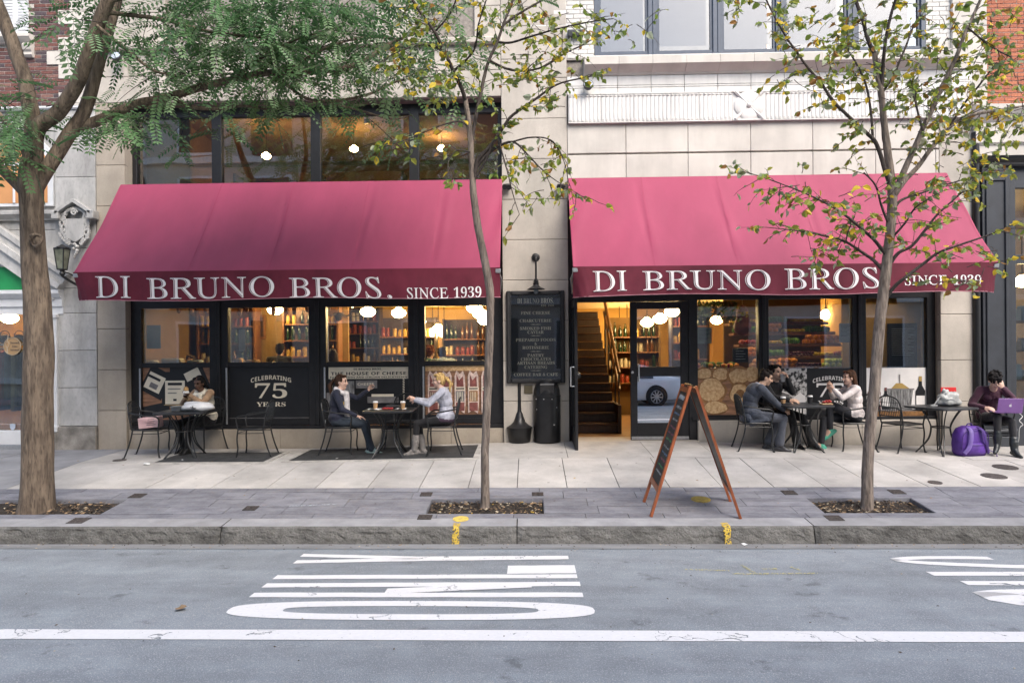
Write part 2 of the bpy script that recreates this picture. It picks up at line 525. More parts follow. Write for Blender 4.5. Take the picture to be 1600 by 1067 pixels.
cx_ = (-2.3 + .47) / 2; ha = (2.77) / 2
n = 48; v = []; f = []
for i in range(n):
    a = 2 * PI * i / n
    ca, sa = math.cos(a), math.sin(a)
    e = 0.62
    ox, oy = cx_ + ha * math.copysign(abs(ca) ** (e * 1.35), ca), cy + hw * math.copysign(abs(sa) ** e, sa)
    ix, iy = cx_ + (ha - .42) * math.copysign(abs(ca) ** (e * 1.3), ca), cy + (hw - .125) * math.copysign(abs(sa) ** e, sa)
    v += [(ox, oy, road_z(oy) + .004), (ix, iy, road_z(iy) + .004)]
for i in range(n):
    j = (i + 1) % n
    f.append((2 * i, 2 * j, 2 * j + 1, 2 * i + 1))
lt.add(v, f); lt.build('painted_letter', M_line, road)
# the tops of B, U and S run out of the picture on the right
bx = RD(1446, 893).x
def bent(mb, pts, w):
    P = smooth_path([(*p, 0) for p in pts], 6)
    strip(mb, [(p[0], p[1] - w / 2, p[1] + w / 2) for p in P])
lt = MB()                                          # S
sx = RD(1400, 877).x
y1, y2 = ry(876, 1500), ry(884, 1500)
bent(lt, [(sx, y1 + .03), (sx + .25, y1 + .1), (sx + .7, y1 + .11), (sx + .95, y1 + .09)], .11)
bent(lt, [(sx, y1 + .03), (sx + .2, y1 - .07), (sx + .55, y2 + .04), (sx + 1.1, y2 - .03), (sx + 1.8, y2 + .05), (sx + 2.3, y1 + .05), (sx + 2.75, y2 - .05)], .12)
bent(lt, [(sx + 1.9, y2 - .12), (sx + 2.3, y2 - .15), (sx + 2.75, y2 - .05)], .1)
lt.build('painted_letter', M_line, road)
lt = MB()                                          # U
for py in (896.5, 911):
    stroke(lt, (bx + (.12 if py > 900 else 0), ry(py, 1550)), (bx + 2.5, ry(py, 1550)), .12)
stroke(lt, (bx + 2.5, (ry(896.5, 1550) + ry(911, 1550)) / 2), (bx + 2.75, (ry(896.5, 1550) + ry(911, 1550)) / 2), .5, .3)
lt.build('painted_letter', M_line, road)
lt = MB()                                          # B
by0, by1 = ry(922, 1580), ry(948, 1580); bX = RD(1546, 938).x
stroke(lt, (bX + .2, by1 + .06), (bX + 2.7, by1 + .06), .12)
bent(lt, [(bX, (by0 + by1) / 2 + .08), (bX + .25, by0 - .06), (bX + .8, by0 - .05), (bX + 1.2, (by0 + by1) / 2), (bX + 1.7, by0 - .03), (bX + 2.4, by0 - .05), (bX + 2.7, (by0 + by1) / 2)], .14)
strip(lt, [(bX, (by0 + by1) / 2 + .15, (by0 + by1) / 2 - .05), (bX + .15, by0 - .05, by1 + .03), (bX + .33, by0 - .1, by1 + .03), (bX + .36, by1 + .2, by1 + .03)])
lt.build('painted_letter', M_line, road)
# utility marks in yellow chalk on the asphalt
ch = MB()
def chalk(mb, a, b, w, f=RD, dz=.006):
    A, B = f(*a), f(*b)
    d = (B - A); nrm = Vector((-d.y, d.x, 0)).normalized() * w / 2
    mb.poly([A + nrm + Vector((0, 0, dz)), B + nrm + Vector((0, 0, dz)), B - nrm + Vector((0, 0, dz)), A - nrm + Vector((0, 0, dz))])
chalk(ch, (1145, 897), (1278, 896), .035); chalk(ch, (1158, 883), (1180, 896), .03)
chalk(ch, (1190, 889), (1214, 889), .03); chalk(ch, (1235, 886), (1252, 892), .03); chalk(ch, (1070, 890), (1140, 892), .03)
ch.build('chalk_mark', M_chalk, road)

# kerb
kj = [-42, -24, X_(-130, -4, 835), X_(350, -4, 835), X_(808, -4, 835), X_(1268, -4, 835), X_(1730, -4, 835), 24, 42]
kerb = MB().box(-42, 42, -4.08, -3.80, -2.8, gz(0, -4.06) - 0.10).build('kerb', M_joint, kind='structure')
def kerb_stone(x0, x1, seed):
    mb = MB(); n = max(8, int((x1 - x0) / 0.05)) if x1 - x0 < 8 else 20
    zt = gz(0, -4.06) + 0.004
    prof = [(-3.815, gz(0, -3.82) + .002), (-3.94, gz(0, -3.94) + .003), (-4.06, zt), (-4.078, zt - .016), (-4.09, zt - .045), (-4.10, zt - .08), (-4.11, zt - .115), (-4.12, zt - .15), (-4.142, zt - .22)]
    for i in range(n + 1):
        x = x0 + 0.006 + (x1 - x0 - 0.012) * i / n
        for k, (y, z) in enumerate(prof):
            amp = 0.0 if k < 2 else (0.003 if k == 2 else 0.014)
            d = noise.noise(Vector((x * 6, k * 1.3, seed))) * amp + noise.noise(Vector((x * 19, k * 3.3, seed))) * amp * .7
            e = 0.02 if (i in (0, n) and k > 2) else 0
            mb.v.append((x, y + d + e, z + (d * .6 if k >= 2 else 0)))
    m = len(prof)
    for i in range(n):
        for k in range(m - 1):
            mb.f.append((i * m + k, i * m + k + 1, (i + 1) * m + k + 1, (i + 1) * m + k)); mb.m.append(1 if k < 2 else 0)
    for i in (0, n): mb.f.append(tuple(i * m + k for k in range(m))); mb.m.append(0)
    return mb.build('kerb_stone', [M_gran, M_kerbt], kerb)
for i in range(len(kj) - 1): kerb_stone(kj[i], kj[i + 1], i * 7.3)
ym = MB()
for px0, w in ((714, .034), (1132, .038)):
    x = X_(px0, -4, 835)
    zt = gz(0, -4.06) + .004; path = [(-3.97, gz(0, -3.97) + .007), (-4.03, gz(0, -4.03) + .007), (-4.068, zt + .004), (-4.095, zt - .016), (-4.107, zt - .045), (-4.117, zt - .08), (-4.127, zt - .115), (-4.137, zt - .15), (-4.155, zt - .20)]
    for (ya, za), (yb, zb) in zip(path, path[1:]):
        ww = w + random.uniform(-.008, .008); ym.poly([(x - ww, ya, za), (x + ww, ya, za), (x + ww, yb, zb), (x - ww, yb, zb)])
ym.build('paint_mark', wear_paint('yellow kerb paint', (.72, .50, .07), .53, 3.0), kerb)

# pavement: concrete slabs above, bluestone pavers along the kerb
PX0, PX1 = -16.0, 16.0
def sheet(x0, x1, y0, y1, zf, dz, nx, ny, thick, gap):
    mb = MB()
    x0 += gap; x1 -= gap; y0 += gap; y1 -= gap
    for j in range(ny + 1):
        for i in range(nx + 1):
            x = x0 + (x1 - x0) * i / nx; y = y0 + (y1 - y0) * j / ny
            mb.v.append((x, y, zf(x, y) + dz))
    for j in range(ny):
        for i in range(nx):
            a = j * (nx + 1) + i
            mb.f.append((a, a + 1, a + nx + 2, a + nx + 1)); mb.m.append(0)
    # skirts
    def edge(idx):
        o = len(mb.v)
        for q in idx: x, y, z = mb.v[q]; mb.v.append((x, y, z - thick))
        for k in range(len(idx) - 1): mb.f.append((idx[k], idx[k + 1], o + k + 1, o + k)); mb.m.append(0)
    edge(list(range(nx + 1))); edge([ny * (nx + 1) + i for i in range(nx + 1)])
    edge([j * (nx + 1) for j in range(ny + 1)]); edge([j * (nx + 1) + nx for j in range(ny + 1)])
    return mb
YB, YM = -2.72, -1.30
pits = [(-6.75, -4.93, -3.14, -3.665), (-1.20, 0.15, -3.14, -3.665), (3.27, 4.49, -3.14, -3.665)]   # x0, x1, y back, y front
pav = sheet(PX0, PX1, YB, 0.0, gz, -0.016, 40, 12, .3, 0).build('pavement', M_joint, kind='structure')
low = [X_(0, -2.66, 764)]
lowpx = [112.5, 221, 323, 411.5, 488.5, 571, 653, 730, 807.8, 887, 970, 1050, 1133, 1216, 1297.7, 1380, 1462.7, 1546, 1628, 1710]
lowx = [G(p, 766).x for p in lowpx]
lowx = [-6.78] + lowx
while lowx[-1] < PX1: lowx.append(lowx[-1] + .67)
for i in range(len(lowx) - 1):
    sheet(lowx[i], lowx[i + 1], YB, YM, gz, random.uniform(-.002, .002), 2, 3, .03, .005).build('concrete_slab', M_conc, pav)
upx = [-6.78, -5.9, -4.85, -3.8, -2.75, -1.75, G(742, 718).x, G(885, 705).x, 1.8, G(1100, 698).x, G(1276, 713).x, G(1428, 710).x, 6.4, 7.3, 8.3, 9.4, 10.5, 11.6, 12.8, 14, PX1]
for i in range(len(upx) - 1):
    sheet(upx[i], upx[i + 1], YM, 0.0, gz, random.uniform(-.002, .002), 4, 4, .03, .004).build('concrete_slab', M_conc, pav)
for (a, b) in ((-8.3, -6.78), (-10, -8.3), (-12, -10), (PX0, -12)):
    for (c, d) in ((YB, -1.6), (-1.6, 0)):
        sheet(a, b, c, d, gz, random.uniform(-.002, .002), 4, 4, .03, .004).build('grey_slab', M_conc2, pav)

strip_o = MB()
def seg_x(row_y0, row_y1):
    """x ranges of a row not taken by a tree pit"""
    segs = []; x = PX0
    for (a, b, yb, yf) in pits:
        if row_y0 < yb - .01 and row_y1 > yf + .01:
            segs.append((x, a)); x = b
    segs.append((x, PX1))
    return segs
rows = [(-2.88, YB), (-3.14, -2.88), (-3.42, -3.14), (-3.665, -3.42), (-3.815, -3.665)]
pbase = MB()
for (r0, r1) in rows:
    for (a, b) in seg_x(r0, r1):
        s = sheet(a, b, r0, r1, gz, -.012, max(1, int((b - a) / 1)), 1, .2, 0)
        pbase.add(s.v, s.f)
stone_strip = pbase.build('bluestone_strip', M_joint, kind='structure')
rp = random.Random(11)
for ri, (r0, r1) in enumerate(rows):
    for (a, b) in seg_x(r0, r1):
        x = a
        while x < b - 1e-6:
            w = rp.uniform(.38, .95) if ri else rp.uniform(.45, .8)
            if b - x - w < .3: w = b - x
            if abs(x + w / 2) < 9.5 and w > .7 and rp.random() < .35 and ri in (1, 2):      # two narrow courses in one
                ym_ = r0 + (r1 - r0) * rp.choice((.4, .5, .6))
                for (p, q) in ((r0, ym_), (ym_, r1)):
                    sheet(x, x + w, p, q, gz, rp.uniform(-.0025, .0025), 2, 1, .03, .0035).build('paver', M_slate, stone_strip)
            else:
                sheet(x, x + w, r0, r1, gz, rp.uniform(-.0025, .0025), 2, 1, .03, .0035).build('paver', M_slate, stone_strip)
            x += w
ck = MB(); chalk(ck, (452, 791), (526, 788), .03, G, .005); ck.build('chalk_mark', M_chalkw, stone_strip)

# tree pits with mulch and fallen leaves
M_mulch = [mat('mulch dark', (0.035, 0.026, 0.02), 1, .4, 30), mat('mulch brown', (0.11, 0.075, 0.05), 1, .3, 30), mat('dry leaf tan', (0.34, 0.23, 0.13), .9, .3, 30), mat('dry leaf pale', (0.5, 0.42, 0.3), .9, .2, 30), mat('leaf gold', (0.5, 0.33, 0.05), .8, .2, 30)]
for pi, (a, b, yb, yf) in enumerate(pits):
    depth = .05
    m = MB()
    n = 30; mny = 12
    for j in range(mny + 1):
        for i in range(n + 1):
            x = a + (b - a) * i / n; y = yf + (yb - yf) * j / mny
            r = min(i, n - i, j * 2, (mny - j) * 2) / 6
            m.v.append((x, y, gz(x, y) - depth + min(1, r) * .018 + noise.noise(Vector((x * 9, y * 9, pi))) * .012))
    for j in range(mny):
        for i in range(n):
            q = j * (n + 1) + i; m.f.append((q, q + 1, q + n + 2, q + n + 1)); m.m.append(0)
    pit = m.build('tree_pit', M_soil, kind='structure')
    wl = MB()
    for (x0, x1, y0, y1) in ((a, b, yb - .004, yb + .01), (a, b, yf - .01, yf + .004), (a - .01, a + .004, yf, yb), (b - .004, b + .01, yf, yb)):
        v = [(x, y, gz(x, y) + dz) for x in (x0, x1) for y in (y0, y1) for dz in (-.09, -.006)]
        wl.add(v, [(0, 1, 3, 2), (4, 6, 7, 5), (0, 4, 5, 1), (2, 3, 7, 6), (0, 2, 6, 4), (1, 5, 7, 3)])
    wl.build('pit_edge', M_slate, pit)
    lit = MB(); r_ = random.Random(pi)
    for k in range(620 if pi else 520):
        x = r_.uniform(a + .03, b - .03); y = r_.uniform(yf + .02, yb - .02)
        z = gz(x, y) - .035 + r_.uniform(0, .015)
        s = r_.uniform(.010, .032); an = r_.uniform(0, 6.3); w = s * r_.uniform(.25, .8)
        d = Vector((math.cos(an), math.sin(an), r_.uniform(-.3, .5))).normalized() * s
        e = Vector((-math.sin(an), math.cos(an), r_.uniform(-.5, .5))).normalized() * w
        c = Vector((x, y, z)); mi = r_.choice((0, 0, 0, 0, 1, 1, 1, 2, 2, 3, 4 if pi == 1 and r_.random() < .5 else 1))
        lit.add([c - d, c + e, c + d, c - e, c + Vector((0, 0, s * .25))], [(0, 1, 4), (1, 2, 4), (2, 3, 4), (3, 0, 4)], mi)
    lit.build('mulch', M_mulch, pit, kind='stuff')

# vault covers in front of the left shop window
def quad_ground(mb, x0, x1, y0, y1, dz, nx=6, ny=3):
    s = sheet(x0, x1, y0, y1, gz, dz, nx, ny, .02, 0); mb.add(s.v, s.f)
va = [(-5.62, -3.98, -1.30, -0.42), (-3.62, -0.86, -1.24, -0.18)]
for i, (x0, x1, y0, y1) in enumerate(va):
    t = thing('vault_cover', ['dark steel vault cover under the table with the white bag', 'long dark steel vault cover under the two women with coffee'][i], 'vault cover', ((x0 + x1) / 2, (y0 + y1) / 2, gz(x0, y0)), group='vault covers in the pavement')
    m = MB(); quad_ground(m, x0, x1, y0, y1, .006); m.build('plate', M_vault, t)
    m = MB(); e = .085
    for q in ((x0 - e, x1 + e, y0 - e * 1.1, y0 - .005), (x0 - e, x0 - .005, y0, y1), (x1 + .005, x1 + e, y0, y1), (x0 - e, x1 + e, y1 + .005, y1 + e)):
        quad_ground(m, *q, .009)
    m.build('frame', mat('vault frame concrete', (.42, .40, .37), .9, .2, 6, 8), t)
# round valve covers and square light grates let into the paving
def cover(px, py, w, label, mats=M_iron, f=G):
    p = f(px, py); r = w / 2 * (CAM_D + p.y) / 1067
    m = MB(); n = 20
    v = [(p.x, p.y, gz(p.x, p.y) + .006)]
    for rr, dz in ((r * .82, .006), (r * .86, .003), (r, .007), (r, -.02)):
        for k in range(n):
            a = 2 * PI * k / n; x = p.x + rr * math.cos(a); y = p.y + rr * math.sin(a)
            v.append((x, y, gz(x, y) + dz))
    F = [(0, 1 + k, 1 + (k + 1) % n) for k in range(n)]
    for q in range(3):
        for k in range(n): F.append((1 + q * n + k, 1 + (q + 1) * n + k, 1 + (q + 1) * n + (k + 1) % n, 1 + q * n + (k + 1) % n))
    m.add(v, F)
    return m.build('valve_cover', mats, label=label, cat='valve cover', group='round valve covers in the pavement')
cover(1570.6, 729.8, 34, 'round iron valve cover in the slab in front of the black boots')
cover(1553, 744, 35, 'round iron valve cover lying between the other two covers on the right')
cover(1461, 753.7, 20, 'small round iron valve cover close to the bluestone, near the right tree')
cover(187, 719, 20, 'small dark oval cover in the slab by the chair with the pink box')
cover(720, 811, 25, 'yellow painted round cover in front of the thin tree by the kerb', M_yel)
cover(1095, 780.5, 30, 'yellow painted round cover under the chalkboard sign', M_yel)
gr_l = ['dark square grate at the kerb side of the thick tree pit', 'dark square grate at the edge of the concrete beside the thick tree', 'dark square grate alone among the pavers between two trees',
        'dark square grate behind the left corner of the middle tree pit', 'slotted square grate beside the yellow cover by the middle tree pit', 'dark square grate behind the right corner of the middle tree pit',
        'dark square grate behind the left corner of the right tree pit', 'dark square grate behind the right corner of the right tree pit', 'dark square grate at the kerb side of the right tree pit']
for (px, py, w), lab in zip(((123, 813.5, 26), (215, 774.5, 21), (392, 794, 20), (666, 772, 18), (664, 808, 22), (840, 772, 18), (1233, 769.5, 20), (1401, 768.5, 20), (1303, 809.5, 24)), gr_l):
    p = G(px, py); h = w / 2 * (CAM_D + p.y) / 1067
    t = thing('light_grate', lab, 'grate', (p.x, p.y, gz(p.x, p.y)), group='square grates in the pavers')
    m = MB(); quad_ground(m, p.x - h, p.x + h, p.y - h, p.y + h, .004, 1, 1); m.build('plate', M_joint, t)
    m = MB()
    for k in range(6):
        y = p.y - h * .8 + 1.6 * h * k / 5
        quad_ground(m, p.x - h, p.x + h, y - h * .08, y + h * .08, .008, 1, 1)
    m.build('bars', M_iron, t)
# litter
M_paper = mat('white paper', (.75, .75, .73), .8, .05)
def scrap(px, py, s, m_, label, name='paper_scrap', cat='paper', f=G):
    p = f(px, py); r = random.Random(int(px)); mb = MB(); v = []
    for k in range(7):
        a = 2 * PI * k / 7; q = s * r.uniform(.6, 1.2)
        v.append(p + Vector((math.cos(a) * q, math.sin(a) * q * .8, .006 + r.uniform(0, s * .5))))
    v.append(p + Vector((0, 0, .006 + s * .45)))
    mb.add(v, [(k, (k + 1) % 7, 7) for k in range(7)])
    return mb.build(name, m_, label=label, cat=cat)
scrap(229, 726.5, .055, M_paper, 'crumpled white paper scrap at the corner of the vault cover')
scrap(285, 719, .02, M_paper, 'small white paper scrap on the dark vault plate by the eating woman')
scrap(527, 717, .025, M_paper, 'small white paper scrap on the long dark vault cover')
scrap(282, 953, .05, M_mulch[2], 'curled brown leaf lying alone on the asphalt', 'fallen_leaf', 'leaf', RD)
scrap(1163, 851.5, .04, M_paper, 'white paper scrap in the gutter by the kerb', f=RD)
grit = MB(); rg = random.Random(77)
for k in range(420):                                   # grit and leaf crumbs along the gutter
    x = rg.uniform(-9, 9); y = -4.16 - abs(rg.gauss(0, .09)); s = rg.uniform(.004, .016); a = rg.uniform(0, 6.3); z = road_z(y) + .006
    d = Vector((math.cos(a), math.sin(a), rg.uniform(0, .3))) * s; e = Vector((-math.sin(a), math.cos(a), .1)) * s * .5; c = Vector((x, y, z + .002)); grit.add([c - d, c + e, c + d, c - e, c + Vector((0, 0, s * .4))], [(0, 1, 4), (1, 2, 4), (2, 3, 4), (3, 0, 4)], rg.choice((0, 1, 1, 2, 3)))
for k in range(90):
    x = rg.uniform(-8, 8); y = rg.uniform(-7.4, -4.3); s = rg.uniform(.005, .014); a = rg.uniform(0, 6.3); d = Vector((math.cos(a), math.sin(a), 0)) * s; e = Vector((-math.sin(a), math.cos(a), .1)) * s * .5; c = Vector((x, y, road_z(y) + .006)); grit.add([c - d, c + e, c + d, c - e, c + Vector((0, 0, s * .4))], [(0, 1, 4), (1, 2, 4), (2, 3, 4), (3, 0, 4)], rg.choice((0, 1, 1, 3)))
grit.build('grit', M_mulch, road, kind='stuff')
lf = MB()
for k in range(70):                                    # leaf crumbs blown over the pavement
    x = rg.uniform(-7, 7.5); y = rg.uniform(-3.8, -1.0); s = rg.uniform(.008, .022); a = rg.uniform(0, 6.3); d = Vector((math.cos(a), math.sin(a), .1)) * s; e = Vector((-math.sin(a), math.cos(a), .3)) * s * .5; c = Vector((x, y, gz(x, y) + .008)); lf.add([c - d, c + e, c + d, c - e], [(0, 1, 2, 3)], rg.choice((1, 2, 2, 4)))
lf.build('leaf_crumbs', M_mulch, pav, kind='stuff')
# the far side of the street, seen mirrored in the shop glass
far = MB(); far.box(-42, 42, -17.2, -13.98, -2.8, -.36); far.build('far_pavement', M_conc, kind='structure')
# ================================================================== BUILDINGS
M_lime = mat('limestone', (0.52, 0.475, 0.415), 0.88, 0.10, 1.7, 10, bump=0.12, bscale=70, speck=(0.36, 0.31, 0.26), speck_scale=40, speck_amt=0.22)
M_limed = mat('warm limestone', (0.46, 0.40, 0.325), 0.88, 0.10, 1.7, 10, bump=0.12, bscale=70, speck=(0.33, 0.28, 0.23), speck_scale=40, speck_amt=0.25)
M_limep = mat('pale limestone', (0.64, 0.60, 0.54), 0.85, 0.07, 1.5, 10, bump=0.1, bscale=70)
M_grey = mat('grey weathered limestone', (0.50, 0.49, 0.47), 0.9, 0.16, 2.4, 10, bump=0.25, bscale=60, stretch=(1, 1, .5), speck=(0.25, 0.25, 0.24), speck_scale=22, speck_amt=0.28)
M_plinth = mat('granite plinth', (0.30, 0.275, 0.24), 0.85, 0.25, 5, 9, bump=0.3, bscale=90, speck=(0.10, 0.09, 0.08), speck_scale=120, speck_amt=0.6)
M_terra = mat('white glazed terracotta', (0.74, 0.72, 0.685), 0.45, 0.06, 3, 8, stretch=(3, 3, .6))
M_whbrick = mat('white painted brick', (0.66, 0.64, 0.60), 0.8, 0.08, 8, 6, bump=.2, bscale=50)
M_mort = mat('dark stone joint', (0.27, 0.24, 0.21), 0.95, .2, 20)
M_mortl = mat('pale mortar', (0.45, 0.42, 0.38), 0.95, .15, 30)
M_black = mat('black storefront metal', (0.014, 0.014, 0.016), 0.42, .2, 9)
M_blue = mat('blue grey window metal', (0.075, 0.095, 0.13), 0.45, .08, 9)
M_soff = mat('brown soffit', (0.20, 0.165, 0.145), 0.85, .1, 4)
M_alu = mat('aluminium edge', (0.55, 0.56, 0.57), 0.4, .1, 30, metal=.8)
M_dark = mat('slate grey storefront', (0.042, 0.047, 0.056), 0.5, .12, 4, bump=.05)
M_brk = [mat('brick red', (0.175, 0.072, 0.06), .9, .25, 25, 6, bump=.3, bscale=90), mat('brick plum', (0.125, 0.062, 0.06), .9, .25, 25, 6, bump=.3, bscale=90), mat('brick grey', (0.085, 0.062, 0.07), .9, .25, 25, 6, bump=.3, bscale=90), mat('brick rose', (0.22, 0.115, 0.095), .9, .25, 25, 6, bump=.3, bscale=90)]
M_brko = [mat('brick orange', (0.40, 0.135, 0.075), .9, .15, 25, 6, bump=.3, bscale=90), mat('brick bright', (0.46, 0.165, 0.09), .9, .15, 25, 6, bump=.3, bscale=90)]
M_white = mat('white paint', (0.70, 0.71, 0.72), .5, .05, 5)
M_green = mat('green sign panel', (0.015, 0.24, 0.075), .5, .08, 5)
M_glass = glass('shop window glass', (0.91, 0.93, 0.91), 0.105)
M_glassU = glass('upstairs window glass', (0.86, 0.86, 0.83), 0.14)
M_glassT = glass('top floor window glass', (0.72, 0.73, 0.71), 0.10)

for q_ in (M_lime, M_limed, M_limep, M_terra): blotch(q_, 2.2, (1.6, 1.6, .35), .86, .45, .72); blotch(q_, .6, (1, 1, 1), .90, .4, .65)
blotch(M_grey, 2.0, (1.6, 1.6, .4), .72, .48, .7); blotch(M_limed, 1.2, (1, 1, .6), .85, .45, .7)
def blocks(parent, x0, x1, zs, y0, depth, m_, name='stone_block', width=None, xs=None, gap=.0035, ch=.006, jitter=.002):
    """courses of separate blocks between heights zs; xs = joint positions, or width for staggered joints"""
    for k in range(len(zs) - 1):
        if xs is not None: e = [x0] + [q for q in xs if x0 + .05 < q < x1 - .05] + [x1]
        elif width:
            off = (k % 2) * width / 2; e = [x0]; q = x0 + (width - off if off else width)
            while q < x1 - .12: e.append(q); q += width
            e.append(x1)
        else: e = [x0, x1]
        for i in range(len(e) - 1):
            j = random.uniform(0, jitter)
            MB().cbox(e[i] + gap, e[i + 1] - gap, y0 + j, y0 + depth, zs[k] + gap, zs[k + 1] - gap, ch).build(name, m_, parent)
def box_part(name, m_, parent, x0, x1, y0, y1, z0, z1, ch=.005, **kw):
    return MB().cbox(x0, x1, y0, y1, z0, z1, ch).build(name, m_, parent, **kw)

ZT = 9.2
shop = thing('shop_building', 'pale stone shop building with two maroon awnings over black framed shop windows', 'building', (0, 0, -.1))
OL0, OL1 = X_(197), X_(786)            # left shop opening
OR0, OR1 = X_(889), X_(1470)           # right shop opening
PL0 = X_(152); PR1 = X_(1522)
R1, R2 = .16, .28                      # set-back of the shop front and of the upstairs windows
ZH = 5.74                              # underside of the stone band over the upstairs window
# wall core behind the blocks (joint colour)
core = MB()
core.box(PL0 + .004, OL0 - .004, .05, .5, -.4, ZT); core.box(OL1 + .004, OR0 - .004, .05, .5, -.4, ZT); core.box(OR1 + .004, PR1 - .004, .05, .5, -.4, ZT)
core.box(OL0 - .01, OL1 + .01, .05, .5, ZH + .02, ZT); core.box(OR0 - .01, OR1 + .01, .05, .5, 4.0, 6.3)
core.build('wall_core', M_mort, shop)
blocks(shop, PL0, OL0, [-.35, .55, 1.24, 1.93, 2.62, 3.31, 4.0, 4.69, 5.38, ZH], 0, .1, M_limed)
blocks(shop, OL1, OR0, [-.2] + [.67 * k for k in range(1, 10)], 0, .1, M_lime)
blocks(shop, OR1, PR1, [-.3, .62, 1.30, 2.05, 2.75, 3.45, 4.15, 4.85, 5.3], 0, .1, M_lime)
# deep reveals of the openings
for (x0, x1, z1) in ((OL0 - .06, OL0, ZH), (OL1, OL1 + .06, ZH), (OR0 - .06, OR0, 4.3), (OR1, OR1 + .06, 4.3)):
    MB().box(x0 + (.001), x1 - .001, .1, .5, -.3, z1).build('reveal', M_limed, shop)
# stone band over the upstairs window, string course, wall above
blocks(shop, PL0, OL1, [ZH, 6.18, 6.60], 0, .1, M_lime, width=1.45)
MB().cbox(OL0, OL1, .1, .5, ZH - .02, ZH + .05).build('soffit', M_soff, shop)
box_part('string_course', M_lime, shop, X_(172), OL1 + .02, -.09, .09, 6.60, 6.70, .015)
zt = [6.70, 7.25, 7.85, 8.5, ZT]
wx = [(X_(262), X_(384)), (X_(455), X_(590)), (X_(655), X_(745))]
ex = [PL0] + [q for w in wx for q in w] + [OL1]
for i in range(0, len(ex), 2): blocks(shop, ex[i], ex[i + 1], zt, 0, .1, M_lime)
for (a, b) in wx:
    w = MB().box(a, b, .22, .26, 6.70, ZT).build('window', mat('brown window blind', (.16, .085, .05), .8, .2, 3), shop)
    f = MB()
    for q in (a, (a + b) / 2 - .03, b - .07): f.cbox(q, q + .07, .12, .22, 6.70, ZT)
    f.build('frame', M_black, w)
    MB().box(a + .07, b - .07, .17, .175, 6.74, ZT).build('pane', M_glassT, w)
# right hand wall: ashlar courses, frieze, cornice, top windows
zf0, zf1 = 5.25, 5.74
jx = [X_(p, 0, 230) for p in (978, 1075, 1173, 1270, 1368, 1462)]
blocks(shop, OR0, OR1, [4.0, 4.745], 0, .1, M_limep, xs=jx)
blocks(shop, OR0, OR1, [4.765, zf0], 0, .1, M_limep, xs=jx)
blocks(shop, OR1, PR1, [5.3, 5.95, 6.6], 0, .1, M_limep)
blocks(shop, OL1, OR0, [.67 * 9, 6.35, 6.9, 7.5, ZT], 0, .1, M_lime)
ft = [X_(890, -.05, 168) + .56 * k for k in range(0, 13)]
fl = X_(1144, -.05, 168); fr = X_(1196, -.05, 168)
tx = []
q = X_(888, -.05, 168)
while q < fl - .2: tx.append((q, min(q + .535, fl))); q += .535
tx[-1] = (tx[-1][0], fl)
q = fr
while q < X_(1500, -.05, 168) - .2: tx.append((q, q + .535)); q += .535
for (a, b) in tx:
    m = MB(); m.box(a + .002, b - .002, -.05, .1, zf0 + .0, zf1)
    n = 8
    for k in range(n):                                  # flutes: half round reeds with cap and foot beads
        c = a + (b - a) * (k + .5) / n; r = (b - a) / n * .42
        P = [(c + r * math.cos(t), -.05 - r * .36 * math.sin(t)) for t in [PI * i / 6 for i in range(7)]]
        v = [(x, y, z) for z in (zf0 + .05, zf1 - .07) for x, y in P]
        m.add(v, [(i, i + 1, 8 + i, 7 + i) for i in range(6)] + [tuple(range(7)), tuple(range(13, 6, -1))])
        m.ell((c, -.055, zf1 - .05), (r, .018, .014), n=8, m=5); m.ell((c, -.055, zf0 + .03), (r, .012, .010), n=8, m=5)
    m.box(a + .002, b - .002, -.062, -.045, zf1 - .022, zf1); m.box(a + .002, b - .002, -.062, -.045, zf0, zf0 + .016)
    m.build('frieze_tile', M_terra, shop)
m = MB(); m.box(fl + .002, fr - .002, -.055, .1, zf0, zf1)
cxf, czf = (fl + fr) / 2, (zf0 + zf1) / 2
for k in range(4):                                      # four-petalled flower
    a = PI / 2 * k
    R = Matrix.Rotation(-a, 3, 'Y')
    m.ell(Vector((cxf, -.06, czf)) + R @ Vector((0, 0, .135)), (.155, .022, .115), R, 14, 8)
    R2_ = Matrix.Rotation(-a - PI / 4, 3, 'Y')
    m.tube([Vector((cxf, -.065, czf)) + R2_ @ Vector((0, 0, .04)), Vector((cxf, -.07, czf)) + R2_ @ Vector((0, 0, .32))], [.012, .03], 6)
m.ell((cxf, -.085, czf), (.04, .03, .04))
for z in (zf0 + .012, zf1 - .012): m.box(fl + .002, fr - .002, -.075, -.05, z - .012, z + .012)
m.build('flower_tile', M_terra, shop, smooth=40)
tj = [X_(p, 0, 130) for p in (912, 965, 1017, 1069, 1121, 1173, 1225, 1277, 1330, 1382, 1434, 1486)]
blocks(shop, OR0, PR1, [zf1, 5.84, 5.875, 6.04], -.015, .11, M_terra, name='terracotta_block', xs=tj, ch=.004)
for i in range(len(tj) - 1):                            # cornice blocks
    a, b = tj[i], tj[i + 1]
    m = MB()
    pr = [(.09, 6.04), (-.03, 6.04), (-.05, 6.07), (-.17, 6.14), (-.20, 6.16), (-.20, 6.285), (-.17, 6.31), (.09, 6.325)]
    v = [(x, y, z) for x in (a + .002, b - .002) for (y, z) in pr]; n = len(pr)
    m.add(v, [tuple(range(n)), tuple(range(2 * n - 1, n - 1, -1))] + [(i_, (i_ + 1) % n, n + (i_ + 1) % n, n + i_) for i_ in range(n)])
    m.build('cornice_block', M_limep, shop)
MB().cbox(tj[-1], PR1, -.05, .1, 6.04, ZT).build('corner_pier', M_limep, shop)
